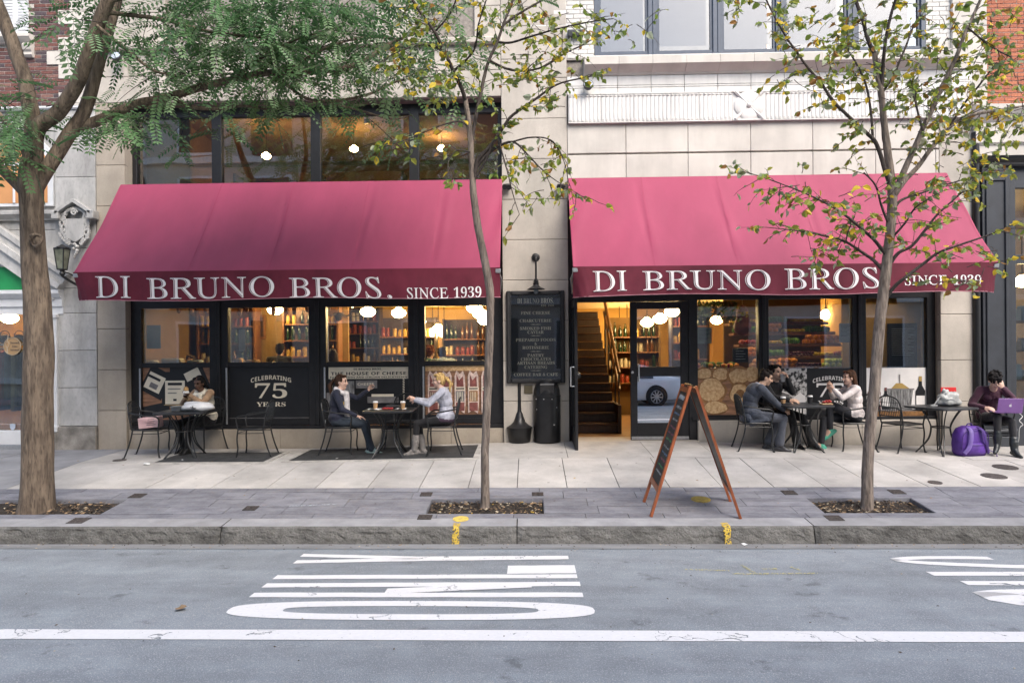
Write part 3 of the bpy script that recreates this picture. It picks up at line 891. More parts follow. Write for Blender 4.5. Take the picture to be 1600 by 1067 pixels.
# top floor windows in blue grey metal
tw0, tw1 = X_(928, .05, 60), X_(1444, .05, 60)
bays = [(928, 1012), (1027, 1112), (1129, 1208), (1228, 1322), (1338, 1444)]
MB().cbox(tw0, tw1, -.02, .12, 6.325, 6.39).build('window_sill', M_blue, shop)
edges = [X_(p, .05, 60) for p in (928, 1019, 1120, 1218, 1330, 1444)]
for i in range(5):
    a, b = edges[i], edges[i + 1]
    w = thing('top_window', None, None); w.parent = shop
    w.matrix_parent_inverse = WORLD_OF(shop).inverted()
    f = MB()
    f.cbox(a + .002, a + .075, 0, .1, 6.39, ZT); f.cbox(b - .075, b - .002, 0, .1, 6.39, ZT); f.box(a + .075, b - .075, .02, .1, 6.39, 6.45)
    f.box(a + .075, a + .115, .03, .09, 6.45, ZT); f.box(b - .115, b - .075, .03, .09, 6.45, ZT)
    f.build('frame', M_blue, w)
    MB().box(a + .11, b - .11, .055, .06, 6.45, ZT).build('pane', M_glassT, w)
for (a, b) in ((X_(827), tw0), (tw1, tj[-1])):          # white painted brick beside the top windows
    hh = .0735; z = 6.345; k = 0
    MB().box(a, b, .008, .12, 6.325, ZT).build('brick_backing', M_mortl, shop)
    bme = {}
    while z < 7.5:
        x = a - (.11 if k % 2 else 0)
        while x < b - .01:
            q0, q1 = max(x, a), min(x + .215, b)
            if q1 - q0 > .04:
                key = round(q1 - q0, 3)
                if key not in bme: bme[key] = MB().cbox(0.003, key - .003, 0, .03, .003, hh - .005, .003).mesh('brick', M_whbrick)
                obj('brick', bme[key], shop, loc=(q0, random.uniform(0, .004), z))
            x += .222
        z += hh; k += 1
# ------------------------------------------------------------- left shop front
YL = R1
def gx(p, Y=YL, py=560): return X_(p, Y, py)
bulk = [gx(205), gx(300), gx(440), gx(575), gx(705), OL1]
for i in range(len(bulk) - 1):
    MB().cbox((bulk[i] if i else OL0) + .002, bulk[i + 1] - .002, .06, .4, -.3, .215, .006).build('bulkhead_block', M_limed, shop)
front = MB()
ZS, ZTR0, ZTR1, ZG1 = .215, 1.265, 1.345, 2.275
bay = [(222, 328), (357, 483), (510, 638), (664, 766)]
mul = [(197, 222), (328, 357), (483, 510), (638, 664), (766, 790)]
for (p, q) in mul:
    a, b = gx(p), gx(q)
    a, b = max(a, OL0 + .001), min(b, OL1 - .001)
    MB().cbox(a, b, YL - .02, YL + .12, ZS, 4.2, .006).build('mullion', M_black, shop)
    if p != 197 and p != 766:
        MB().cbox((a + b) / 2 - .035, (a + b) / 2 + .035, YL - .05, YL - .0201, ZS + .06, ZG1 + .1, .006).build('mullion_cap', M_black, shop)
MB().cbox(OL0 + .002, OL1 - .002, YL - .06, YL - .021, ZS, ZS + .06, .006).build('window_sill', M_black, shop)
MB().cbox(OL0 + .002, OL1 - .002, YL - .0205, YL + .1, ZG1 + .0, 4.2, .006).build('fascia', M_black, shop)
M_pw = []
posters = []
for i, (p, q) in enumerate(bay):
    a, b = gx(p), gx(q)
    MB().cbox(a, b, YL - .01, YL + .1, ZTR0, ZTR1, .004).build('transom', M_black, shop)
    MB().box(a, b, YL + .03, YL + .036, ZTR1, ZG1).build('window_pane', M_glass, shop)
    MB().cbox(a - .04, a - .012, YL - .032, YL - .0202, ZS + .08, ZTR0 - .01, .003).build('edge_trim', M_alu, shop)
    MB().box(a, b, YL + .005, YL + .08, ZS + .06, ZS + .16).build('bottom_rail', M_black, shop)
    posters.append((a, b, ZS + .16, ZTR0))
# ------------------------------------------------------------- upstairs windows
YU = R2
um = [(197, 216), (333, 348), (487, 502), (640, 655), (778, 790)]
for (p, q) in um:
    a, b = max(X_(p, YU, 230), OL0 + .001), min(X_(q, YU, 230), OL1 - .001)
    MB().cbox(a, b, YU - .06, YU + .06, 4.2, ZH - .03, .006).build('mullion', M_black, shop)
MB().cbox(OL0 + .001, OL1 - .001, YU - .05, YU + .05, 5.55, ZH - .021, .005).build('window_head', M_black, shop)
MB().cbox(OL0 + .001, OL1 - .001, YL - .0, YU + .05, 4.2, 4.27, .005).build('window_ledge', M_black, shop)
for i in range(4):
    a, b = X_(um[i][1], YU, 230), X_(um[i + 1][0], YU, 230)
    MB().box(a, b, YU, YU + .006, 4.27, 5.55).build('window_pane', M_glassU, shop)
# ------------------------------------------------------------- right shop front
YR = R1
ZSR, ZR0, ZG2 = .325, 1.175, 2.335
for (p, q) in ((1088, 1200), (1200, 1342), (1342, 1470)):
    a, b = gx(p), min(gx(q), OR1 - .002)
    MB().cbox(a + .002, b - .002, .07, .4, -.3, ZSR, .006).build('bulkhead_block', M_lime, shop)
MB().cbox(gx(1080), OR1 - .002, YR - .06, YR - .021, ZSR, ZSR + .05, .005).build('window_sill', M_black, shop)
rm_ = [(889, 897), (1076, 1090), (1185, 1201), (1332, 1353), (1448, 1466)]
for k, (p, q) in enumerate(rm_):
    a, b = max(gx(p), OR0 + .002), min(gx(q), OR1 - .002)
    MB().cbox(a, b, YR - .02, YR + .12, (-.06 if k < 2 else ZSR), 4.1, .006).build('mullion', M_black, shop)
    if k in (2, 3):
        MB().cbox((a + b) / 2 - .03, (a + b) / 2 + .03, YR - .05, YR - .0201, ZSR + .05, ZG2 + .1, .006).build('mullion_cap', M_black, shop)
MB().cbox(OR0 + .002, OR1 - .002, YR - .0205, YR + .1, ZG2, 4.1, .006).build('fascia', M_black, shop)
rbay = [(1090, 1185), (1201, 1332), (1353, 1448)]
rpost = []
for (p, q) in rbay:
    a, b = gx(p), gx(q)
    MB().box(a, b, YR + .03, YR + .036, ZSR + .05, ZG2).build('window_pane', M_glass, shop)
    rpost.append((a, b, ZSR + .05, ZR0))
# main door: one leaf stands shut, the other is swung out against the pier
DX0, DX1 = gx(985), gx(1076); DZ = 2.31
door = thing('door', None, None, ((DX0 + DX1) / 2, YR, 0)); door.parent = shop; door.matrix_parent_inverse = WORLD_OF(shop).inverted()
m = MB(); m.cbox(DX0, DX0 + .115, YR, YR + .05, -.02, DZ); m.cbox(DX1 - .135, DX1, YR, YR + .05, -.02, DZ)
m.box(DX0 + .115, DX1 - .135, YR + .001, YR + .049, DZ - .12, DZ); m.box(DX0 + .115, DX1 - .135, YR + .001, YR + .049, 1.06, 1.22); m.box(DX0 + .115, DX1 - .135, YR + .001, YR + .049, -.02, .28)
m.build('leaf_frame', M_black, door)
M_glassD = glass('door glass', (0.86, 0.88, 0.88), 0.16)
gl = MB().box(DX0 + .115, DX1 - .135, YR + .022, YR + .027, .28, 1.06).build('pane', glass('door mirror glass', (.30, .32, .32), .62), door)
gl = MB().box(DX0 + .115, DX1 - .135, YR + .022, YR + .027, 1.22, DZ - .12).build('pane', M_glassD, door)
MB().cbox(DX0 + .01, DX1 - .005, YR - .006, YR - .0005, .005, .055, .002).build('kick_plate', M_alu, door)
def pull(par, x, y, z0, z1, dx=0, dy=-1):
    m = MB(); d = Vector((dx, dy, 0)) * .06
    P = [Vector((x, y, z0)), Vector((x, y, z0)) + d, Vector((x, y, z1)) + d, Vector((x, y, z1))]
    m.tube(P, .013, 8); return m.build('pull_handle', M_alu, par, smooth=40)
pull(door, DX0 + .13, YR - .002, .98, 1.26)
MB().lathe([(.022, 0), (.022, .02), (.01, .025)], 12, M=Matrix.Translation((DX0 + .03, YR - .001, 1.13)) @ Matrix.Rotation(PI / 2, 4, 'X')).build('lock', M_alu, door)
sw = thing('open_door', None, None, (OR0 + .08, YR, 0)); sw.parent = shop; sw.matrix_parent_inverse = WORLD_OF(shop).inverted()
ox0, ox1 = OR0 + .045, OR0 + .09
m = MB(); m.cbox(ox0, ox1, YR - .14, YR - .03, -.02, DZ); m.cbox(ox0, ox1, YR - .93, YR - .82, -.04, DZ); m.box(ox0 + .002, ox1 - .002, YR - .82, YR - .14, DZ - .12, DZ); m.box(ox0 + .002, ox1 - .002, YR - .82, YR - .14, -.03, .26); m.box(ox0 + .002, ox1 - .002, YR - .82, YR - .14, 1.06, 1.22)
m.build('leaf_frame', M_black, sw)
MB().box((ox0 + ox1) / 2 - .003, (ox0 + ox1) / 2 + .003, YR - .82, YR - .14, .26, DZ - .12).build('pane', M_glassD, sw)
pull(sw, ox0, YR - .87, .95, 1.25, -1, 0)
MB().lathe([(.05, 0), (.05, .03), (.03, .05)], 14, M=Matrix.Translation((ox1, YR - .86, 1.12)) @ Matrix.Rotation(PI / 2, 4, 'Y')).build('lock', M_black, sw)
box_part('doorstep', M_lime, shop, OR0 + .02, gx(1088), .02, .6, -.3, -.005)
M_door_frame_z = MB().cbox(OR0 + .02, gx(1088), YR - .018, YR + .1, DZ + .003, ZG2 - .0, .003).build('door_head', M_black, shop)

# ================================================================== LEFT NEIGHBOUR
nb = thing('corner_building', 'grey limestone and dark red brick building with a carved cartouche beside the left awning', 'building', (-9, 0, -.1))
NX1 = PL0 - .004; NP0 = X_(88)
core = MB(); core.box(-16, NX1 - .004, .06, .5, 4.0, ZT); core.box(NP0 + .01, NX1 - .004, .06, .5, -.4, 4.1); core.box(-16, -9.9, .06, .5, -.4, 4.0); core.build('wall_core', M_mort, nb)
blocks(nb, NP0, NX1, [.29, .94, 1.57, 2.20, 2.62, 3.3, 3.9, 4.5, 5.05, 5.64], -.005, .1, M_grey)
MB().cbox(NP0 - .05, NX1 - .004, -.05, .1, -.4, .285, .01).build('plinth', M_plinth, nb)
# moulded ledge that runs across at the foot of the first floor window
def mould(x0, x1, z, pr, m_, par, name):
    v = [(x, y, z + dz) for x in (x0, x1) for (y, dz) in pr]; n = len(pr)
    return MB().add(v, [tuple(range(n)), tuple(range(2 * n - 1, n - 1, -1))] + [(i_, (i_ + 1) % n, n + (i_ + 1) % n, n + i_) for i_ in range(n)]).build(name, m_, par)
zl = Z_(345, 60)
mould(-16, X_(92), zl, [(.06, 0), (-.04, 0), (-.05, .03), (-.09, .06), (-.13, .09), (-.13, .14), (-.1, .155), (.06, .16)], M_grey, nb, 'ledge')
blocks(nb, -12.5, X_(90), [3.0, 3.62, zl], .02, .1, M_grey, width=1.1)
# carved cartouche under a small gable
cxc = X_(118, -.08, 350)
ct = thing('cartouche', None, None, (cxc, -.05, 3.4)); ct.parent = nb; ct.matrix_parent_inverse = WORLD_OF(nb).inverted()
zc = Z_(358, 118, -.08)
m = MB()
sh = [(-.155, .17), (.155, .17), (.155, -.06), (.13, -.14), (.06, -.19), (0, -.22), (-.06, -.19), (-.13, -.14), (-.155, -.06)]
m.prism([(cxc + a, -.07, zc + b) for a, b in sh], (0, -.035, 0)); m.build('shield', M_grey, ct)
m = MB(); r_ = random.Random(5)
for side in (-1, 1):
    for k in range(40):                              # scrolling leaf work
        t = k / 39; x = side * (.195 + .045 * math.sin(k * 2.1) + r_.uniform(-.02, .03)); z = .24 - .5 * t
        if t > .7: x *= 1 - (t - .7) * 1.6
        m.ell((cxc + x, -.085, zc + z), (r_.uniform(.014, .034), .022, r_.uniform(.012, .026)), Matrix.Rotation(r_.uniform(0, 3), 3, 'Y'), 8, 6)
        sp = [(cxc + x + side * .02 * math.cos(a) * (1 - a / 9), -.10, zc + z + .03 * math.sin(a) * (1 - a / 9)) for a in [i * .9 for i in range(8)]]
        m.tube(sp, .008, 5)
for k in range(16):
    a = PI * k / 15; m.ell((cxc + .17 * math.cos(a), -.085, zc + .24 + .10 * math.sin(a)), (.035, .035, .028), Matrix.Rotation(-a, 3, 'Y'), 8, 6)
m.tube([(cxc + .06 * math.cos(a * .8) * (1 - a / 14), -.12, zc + .27 + .06 * math.sin(a * .8) * (1 - a / 14)) for a in range(13)], .014, 6)
for k in range(7): m.ell((cxc + r_.uniform(-.04, .04), -.085, zc - .26 - k * .035), (.04 - k * .004, .03, .03), None, 8, 6)
m.build('scrollwork', M_grey, ct, smooth=50)
m = MB()
for s_ in (-1, 1):
    P = [(cxc + s_ * .30, zc + .24), (cxc, zc + .44)]
    m.prism([(P[0][0], -.02, P[0][1]), (P[1][0], -.02, P[1][1]), (P[1][0], -.02, P[1][1] + .06), (P[0][0], -.02, P[0][1] + .06)], (0, -.15, 0))
for s_ in (-1, 1): m.cbox(cxc + s_ * .30 - .06, cxc + s_ * .30 + .06, -.17, .0, zc + .16, zc + .30, .01)
m.build('gable', M_grey, ct)
# sloping portal mouldings over the green panel
m = MB()
A = Vector((X_(-60, -.1, 345), 0, Z_(345, 0, -.1) + .0)); B = Vector((X_(92, -.1, 450), 0, Z_(452, 92, -.1)))
d = (B - A).normalized(); nrm = Vector((d.z, 0, -d.x)); nrm = -nrm if nrm.z < 0 else nrm
for (o0, o1, y) in ((0, .10, -.16), (.10, .22, -.11), (.22, .30, -.15), (-.22, 0, -.08)):
    P = [A + nrm * o0, B + nrm * o0, B + nrm * o1, A + nrm * o1]
    m.prism([(p.x, .06, p.z) for p in P], (0, y - .06, 0))
m.build('portal_moulding', M_grey, nb)
MB().box(-12, X_(92) - .003, .045, .08, 2.3, 3.4).build('sign_panel', M_green, nb)
# white painted shop surround
zE0, zE1 = Z_(491, 60), Z_(450, 60)
mould(-12, X_(91, -.15), zE0, [(.05, 0), (-.02, 0), (-.02, .11), (-.05, .13), (-.05, .25), (-.09, .28), (-.14, .34), (-.14, .40), (.05, .42)], M_white, nb, 'entablature')
px0, px1 = X_(74, -.04), X_(89, -.04); NPX = px0
m = MB(); m.cbox(px0, px1, -.05, .06, .23, zE0, .006)
for k in range(3): m.box(px0 + .025 + k * .035, px0 + .04 + k * .035, -.06, -.049, .4, zE0 - .12)
m.cbox(px0 - .02, px1 + .012, -.075, .05, zE0 - .07, zE0 - .001, .01); m.cbox(px0 - .02, px1 + .012, -.075, .05, .2, .3, .01)
m.build('pilaster', M_white, nb)
MB().cbox(px0 - .02, px1, -.06, .06, -.4, .2, .01).build('pilaster_base', M_plinth, nb)
zw0 = Z_(672, 40, .05)
MB().cbox(-12, px0, .0, .1, -.02, zw0, .006).build('bulkhead', M_white, nb); MB().cbox(-12, px0, -.03, .1, -.4, -.021, .005).build('bulkhead_base', M_alu, nb)
MB().box(-12, px0, .06, .066, zw0, zE0).build('window_pane', M_glass, nb)
# first floor window with an orange blind, round headed
wx0, wx1 = X_(-20, .1, 270), X_(82, .1, 270); zb, ztp = Z_(320, 40, .1), Z_(222, 40, .1)
w = thing('arched_window', None, None); w.parent = nb; w.matrix_parent_inverse = WORLD_OF(nb).inverted()
def arch(x0, x1, z0, z1, n=12):
    r = (x1 - x0) / 2; c = (x0 + x1) / 2; h = min(r * .75, z1 - z0)
    return [(x0, z0), (x1, z0)] + [(c + r * math.cos(PI * i / n), z1 - h + h * math.sin(PI * i / n)) for i in range(n + 1)]
m = MB(); m.prism([(x, .03, z) for x, z in arch(wx0 - .09, wx1 + .09, zb - .05, ztp + .12)], (0, -.05, 0)); m.build('surround', M_white, w)
m = MB(); m.prism([(x, -.025, z) for x, z in arch(wx0, wx1, zb, ztp)], (0, .003, 0)); m.build('blind', mat('orange blind', (.62, .30, .12), .8, .08, 2), w)
m = MB(); m.cbox((wx0 + wx1) / 2 - .02, (wx0 + wx1) / 2 + .02, -.045, -.026, zb, ztp); m.cbox(wx0, wx1, -.044, -.0262, (zb + ztp) / 2 + .1, (zb + ztp) / 2 + .14); m.build('glazing_bar', M_white, w)
blocks(nb, -12.5, NP0, [zl + .16, 4.25, 4.9, 5.64], .035, .1, M_grey, width=1.0)
mould(-16, NX1, 5.64, [(.06, 0), (-.03, 0), (-.05, .02), (-.05, .05), (.06, .06)], M_white, nb, 'band')
# brick upper wall with quoins
zq = [5.71, 5.93, 6.16, 6.40, 6.62, 6.86, 7.08, 7.32, 7.54, 7.8]
for k in range(len(zq) - 1):
    wq = (.62, .42)[k % 2] if k != 3 else .82
    MB().cbox(NX1 - wq, NX1, -.012, .1, zq[k] + .002, zq[k + 1] - .002, .004).build('quoin', M_limep, nb)
MB().box(-16, NX1, .009, .1, 5.70, ZT).build('brick_backing', M_mortl, nb)
bw, bh = .208, .0665
meB = {(i, l): MB().cbox(.003, l - .004, 0, .04, .003, bh - .007, .003).mesh('brick', M_brk[i]) for i in range(4) for l in (bw, bw / 2)}
sill_z0, sill_x1 = Z_(70, 30), X_(54, 0, 65)
k = 0; z = 5.715; nbk = 0
while z < 7.62:
    qi = max(i for i in range(len(zq)) if zq[i] <= z + .02) if z >= zq[0] else 0
    xr = NX1 - ((.62, .42)[qi % 2] if qi != 3 else .82)
    x = xr - bw * (1 if k % 2 else .5); l = bw if k % 2 else bw / 2
    while x > -9.6:
        inwin = (x + l / 2 < sill_x1 - .1 and z > sill_z0 - .05)
        if not inwin:
            obj('brick', meB[(random.choice((0, 0, 1, 1, 2, 3)), l)], nb, loc=(x, random.uniform(0, .004), z)); nbk += 1
        l = bw; x -= bw
    z += bh; k += 1
w = thing('upper_window', None, None); w.parent = nb; w.matrix_parent_inverse = WORLD_OF(nb).inverted()
zsl = Z_(58, 30)
m = MB(); m.cbox(-10.4, sill_x1 - .1, -.02, .06, zsl, ZT); m.build('frame', M_white, w)
m = MB()
for k in range(22): m.cbox(-10.2, X_(22, 0, 30), -.034, -.021, zsl + .1 + k * .05, zsl + .143 + k * .05, .004); m.cbox(X_(30, 0, 30), X_(50, 0, 30) - .04, -.034, -.021, zsl + .1 + k * .05, zsl + .143 + k * .05, .004)
m.build('slats', mat('white blind slat', (.66, .67, .68), .6, .05), w)
mould(-10.5, sill_x1, sill_z0, [(.06, 0), (-.05, 0), (-.10, .04), (-.14, .08), (-.14, .13), (.06, .15)], M_limep, w, 'sill')
m = MB(); bxk = X_(44, -.05, 82)
v = []
pr = [(.02, .0), (-.07, .0), (-.11, -.05), (-.09, -.12), (-.06, -.15), (-.07, -.2), (-.04, -.23), (.02, -.23)]
v = [(x, y, sill_z0 + dz) for x in (bxk - .07, bxk + .07) for y, dz in pr]; n = 8
m.add(v, [tuple(range(n)), tuple(range(2 * n - 1, n - 1, -1))] + [(i_, (i_ + 1) % n, n + (i_ + 1) % n, n + i_) for i_ in range(n)])
m.build('bracket', M_limep, w)

# ================================================================== RIGHT NEIGHBOUR
rb = thing('dark_shopfront_building', 'orange brick building over a slate grey painted shop front with a black drainpipe', 'building', (9, 0, -.1))
RX0 = PR1 + .004; RX1 = 16.0
MB().box(RX0, RX1, .07, .5, 4.3, ZT).build('wall_core', M_mortl, rb)
dp = MB(); dx = X_(1528, -.05); dp.tube([(dx, -.03, -.1), (dx, -.03, 5.0)], .055, 12); dp.build('drainpipe', M_black, rb, smooth=40)
c0, c1 = X_(1536, -.03), X_(1579, -.03)
m = MB(); m.cbox(c0, c1, -.04, .12, -.3, Z_(262, 1560), .006); m.build('pilaster', M_dark, rb)
zt_ = Z_(280, 1560)
m = MB()
for (a, b, z0, z1) in ((c0 + .05, c0 + .085, .25, zt_), (c1 - .085, c1 - .05, .25, zt_), (c0 + .085, c1 - .085, zt_ - .035, zt_), (c0 + .085, c1 - .085, .25, .285)): m.cbox(a, b, -.065, -.0395, z0, z1, .005)
m.build('panel_moulding', M_dark, rb)
m = MB(); m.cbox(c0 - .05, c1 + .05, -.12, .1, -.3, .06, .01); m.cbox(c0 - .03, c1 + .03, -.10, .1, .06, .12, .02); m.tube([(c0 - .04, -.1, .155), (c1 + .04, -.1, .155)], .04, 10); m.build('pilaster_base', M_dark, rb)
mould(RX0, RX1, Z_(262, 1560), [(.1, 0), (-.06, 0), (-.08, .03), (-.08, .06), (-.14, .11), (-.16, .15), (.1, .17)], M_black, rb, 'shop_cornice')
MB().box(RX0, c0, .02, .3, -.3, 4.4).build('side_panel', M_dark, rb)
for (z0, z1, nm) in ((-.3, .55, 'bulkhead'), (Z_(412, 1590), Z_(398, 1590), 'transom'), (4.1, 4.5, 'window_head')):
    MB().cbox(c1, RX1, .02 if nm != 'bulkhead' else -.01, .14, z0, z1, .006).build(nm, M_dark, rb)
m = MB().cbox(X_(1579), X_(1585, .05), .0, .12, .5, 4.2, .005).build('window_frame', M_dark, rb)
MB().box(X_(1584), RX1, .07, .076, .5, 4.2).build('window_pane', M_glass, rb)
mould(RX0, RX1, 4.62, [(.1, 0), (-.05, 0), (-.05, .15), (-.09, .2), (-.09, .52), (-.16, .6), (-.22, .7), (-.22, .78), (.1, .84)], M_limep, rb, 'stone_cornice')
blocks(rb, RX0, RX0 + .25, [5.46, 6.0, 6.6, 7.2, 7.8], .0, .1, M_limep)
bw2, bh2 = .208, .0665; z = 5.47; k = 0
meO = {(i, l): MB().cbox(.003, l - .004, 0, .04, .003, bh2 - .006, .003).mesh('brick', M_brko[i]) for i in range(2) for l in (bw2, bw2 / 2)}
while z < 7.5:
    x = RX0 + .25; l = bw2 / 2 if k % 2 else bw2
    while x < 8.25: obj('brick', meO[(random.choice((0, 1)), l)], rb, loc=(x, .06 + random.uniform(0, .004), z)); x += l; l = bw2
    z += bh2; k += 1
MB().box(8.3, RX1, .062, .1, 5.47, ZT).build('brick_wall', M_brko[0], rb)
MB().box(RX0 + .25, 8.3, .062, .1, 7.52, ZT).build('brick_wall', M_brko[0], rb)

# ================================================================== ACROSS THE STREET (seen mirrored in the glass)
op = thing('opposite_building', 'tan stone building across the street, mirrored in the shop windows', 'building', (0, -17, -.3))
M_tan = mat('tan stone', (0.60, 0.55, 0.48), .9, .12, 1.2, 8, bump=.1)
M_tanw = glass('far window glass', (.1, .12, .13), .25)
MB().box(-34, 34, -17.6, -17.0, -.4, 12.8).build('wall', M_tan, op)
for fl_ in range(4):
    for k in range(20):
        x = -31 + k * 3.2; z = .6 + fl_ * 3.1
        w = MB().cbox(x, x + 1.7, -17.02, -16.9, z, z + 2.2).build('window', M_white if (k + fl_) % 3 else M_dark, op)
        MB().cbox(x + .1, x + 1.6, -16.9, -16.885, z + .1, z + 2.1).build('pane', mat('dark far glass', (.06, .065, .07), .6, .1, spec=.3), w)
    MB().cbox(-34, 34, -17.02, -16.75, .25 + fl_ * 3.1, .5 + fl_ * 3.1).build('band', M_terra, op)
# ================================================================== INSIDE THE SHOP
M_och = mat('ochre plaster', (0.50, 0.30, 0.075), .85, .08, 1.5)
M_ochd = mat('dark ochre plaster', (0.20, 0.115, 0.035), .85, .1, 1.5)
M_ceil = mat('cream ceiling', (0.66, 0.50, 0.24), .9, .05, 2)
M_ifloor = mat('wood floor', (0.26, 0.15, 0.07), .5, .2, 4, stretch=(1, 6, 1))
M_wood = mat('oiled wood', (0.24, 0.105, 0.04), .45, .2, 5, 8, stretch=(1, 6, 6))
M_dwood = mat('dark wood', (0.04, 0.021, 0.013), .5, .2, 5, 8, stretch=(6, 1, 1))
M_tile = mat('buff wall tile', (0.30, 0.195, 0.085), .3, .05, 8)
M_glob = emit('lit globe', (1.0, 0.70, 0.34), 34.0)
M_globs = emit('lit bulb', (1.0, 0.62, 0.25), 14.0)
M_brass = mat('dark brass', (0.10, 0.07, 0.035), .4, .2, metal=.8)
IZ = 2.66
LB, RBk = 6.2, 8.2
LX0i, LX1i = OL0 - .1, OL1 + .35
MB().box(LX0i, OR1 + .3, .3, RBk + .2, -.35, -.02).build('shop_floor', M_ifloor, shop)
MB().box(LX0i, OR1 + .3, .26, RBk + .2, IZ, IZ + .1).build('ceiling', M_ceil, shop)
MB().box(LX0i - .1, LX0i, .3, LB, -.3, IZ).build('inner_wall', M_tile, shop)
MB().box(LX0i, LX1i + .2, LB, LB + .1, -.3, IZ).build('inner_wall', M_och, shop)
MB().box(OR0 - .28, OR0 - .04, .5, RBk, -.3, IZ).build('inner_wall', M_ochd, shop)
MB().box(OR0 - .2, OR1 + .3, RBk, RBk + .1, -.3, IZ).build('inner_wall', M_och, shop)
MB().box(OR1 + .1, OR1 + .2, .3, RBk, -.3, IZ).build('inner_wall', M_och, shop)
for y in (1.5, 3.2, 4.9): MB().cbox(LX0i, LX1i, y, y + .16, IZ - .10, IZ - .001).build('ceiling_beam', M_ceil, shop)
# backs of the window panels so no room light leaks below them
pl = thing('pendant_lamp', 'lit schoolhouse globe hanging inside the shop', 'pendant lamp', (0, 0, 0), group='globe lamps inside the shop')
m = MB(); m.lathe([(.035, .12), (.05, .11), (.075, .075), (.13, .045), (.15, .0), (.13, -.045), (.08, -.085), (.03, -.10)], 18); m.build('globe', M_glob, pl, smooth=50, local=True)
m = MB(); m.lathe([(.045, .115), (.045, .16), (.012, .17), (.012, .8)], 10); m.build('stem', M_brass, pl, local=True)
gl_pts = [(575, 487, 1.9), (623, 489, 2.5), (655, 503, 3.4), (685, 514, 4.4), (676, 521, 4.9), (694, 521, 5.3), (741, 481, 1.5), (750, 490, 2.1), (757, 500, 2.9),
          (1050, 487, 2.1), (1031, 498, 3.0), (1011, 504, 3.9), (995, 511, 4.9), (980, 516, 6.0), (968, 521, 7.2), (1120, 500, 5.0), (1290, 492, 4.5), (430, 484, 1.9), (262, 484, 2.0), (1240, 495, 6.2)]  # globes in the leftmost bays are added to brighten them
labs = ['lit globe lamp behind the glass above the blonde woman', 'lit globe lamp behind the glass of the closed door', 'lit globe lamp behind the glass of the produce window', 'lit globe lamp added inside the left shop window to brighten it']
for i, (px, py, Y) in enumerate(gl_pts):
    p = W(px, py, Y); lab = labs[0] if 500 < px < 790 else labs[1] if 960 < px < 1060 else labs[2] if px > 1100 else labs[3]
    if i == 0: pl.location = p; pl['label'] = lab
    else: dup(pl, p, 0, lab)
M_added_spot = emit('added lit spot', (1.0, 0.72, 0.40), 170.0)  # spots out of sight behind the fascia, added to brighten the window bays
for i, (x, y) in enumerate(((-6.2, .9), (-5.4, 1.2), (-4.6, .9), (-4.0, 1.3), (-3.0, .9), (-1.3, .9), (3.1, .65), (3.5, 1.0), (4.0, .5), (4.4, .5), (4.8, .5), (5.2, .5), (4.2, 1.1), (4.9, 1.1), (5.9, .45), (6.3, .45))):
    t = thing('added_ceiling_spot', 'small added ceiling spot brightening the shop windows', 'lamp', (x, y, IZ), group='added ceiling spots inside the windows')
    MB().lathe([(.05, 0), (.055, -.09), (.05, -.09), (.048, -.005)], 12, c=(x, y, IZ), cap=False).build('can', M_brass, t)
    MB().lathe([(.038, -.010), (.036, -.014)], 12, c=(x, y, IZ)).build('lens', M_added_spot, t)
# wire chandelier
ch = thing('chandelier', 'dark wire chandelier with bare bulbs behind the left window glass', 'chandelier', W(529, 491, 2.2))
c = W(529, 491, 2.2)
m = MB(); m.lathe([(.0, -.14), (.05, -.12), (.10, -.02), (.11, .03)], 14, c=c, cap=False); m.tube([c, c + Vector((0, 0, .6))], .012, 8); m.build('bowl', M_black, ch, smooth=50)
for k in range(6):
    a = k * PI / 3 + .3; d = Vector((math.cos(a), math.sin(a), 0))
    m = MB(); P = [c + d * .05 + Vector((0, 0, .02))] + [c + d * (.1 + .5 * t) + Vector((0, 0, .02 - .13 * math.sin(PI * t) + .14 * t)) for t in (.2, .4, .6, .8, 1)]
    m.tube(P, .009, 6); ar = m.build('arm', M_black, ch)
    MB().ell(P[-1] + Vector((0, 0, .04)), (.028, .028, .04)).build('bulb', M_globs, ar)
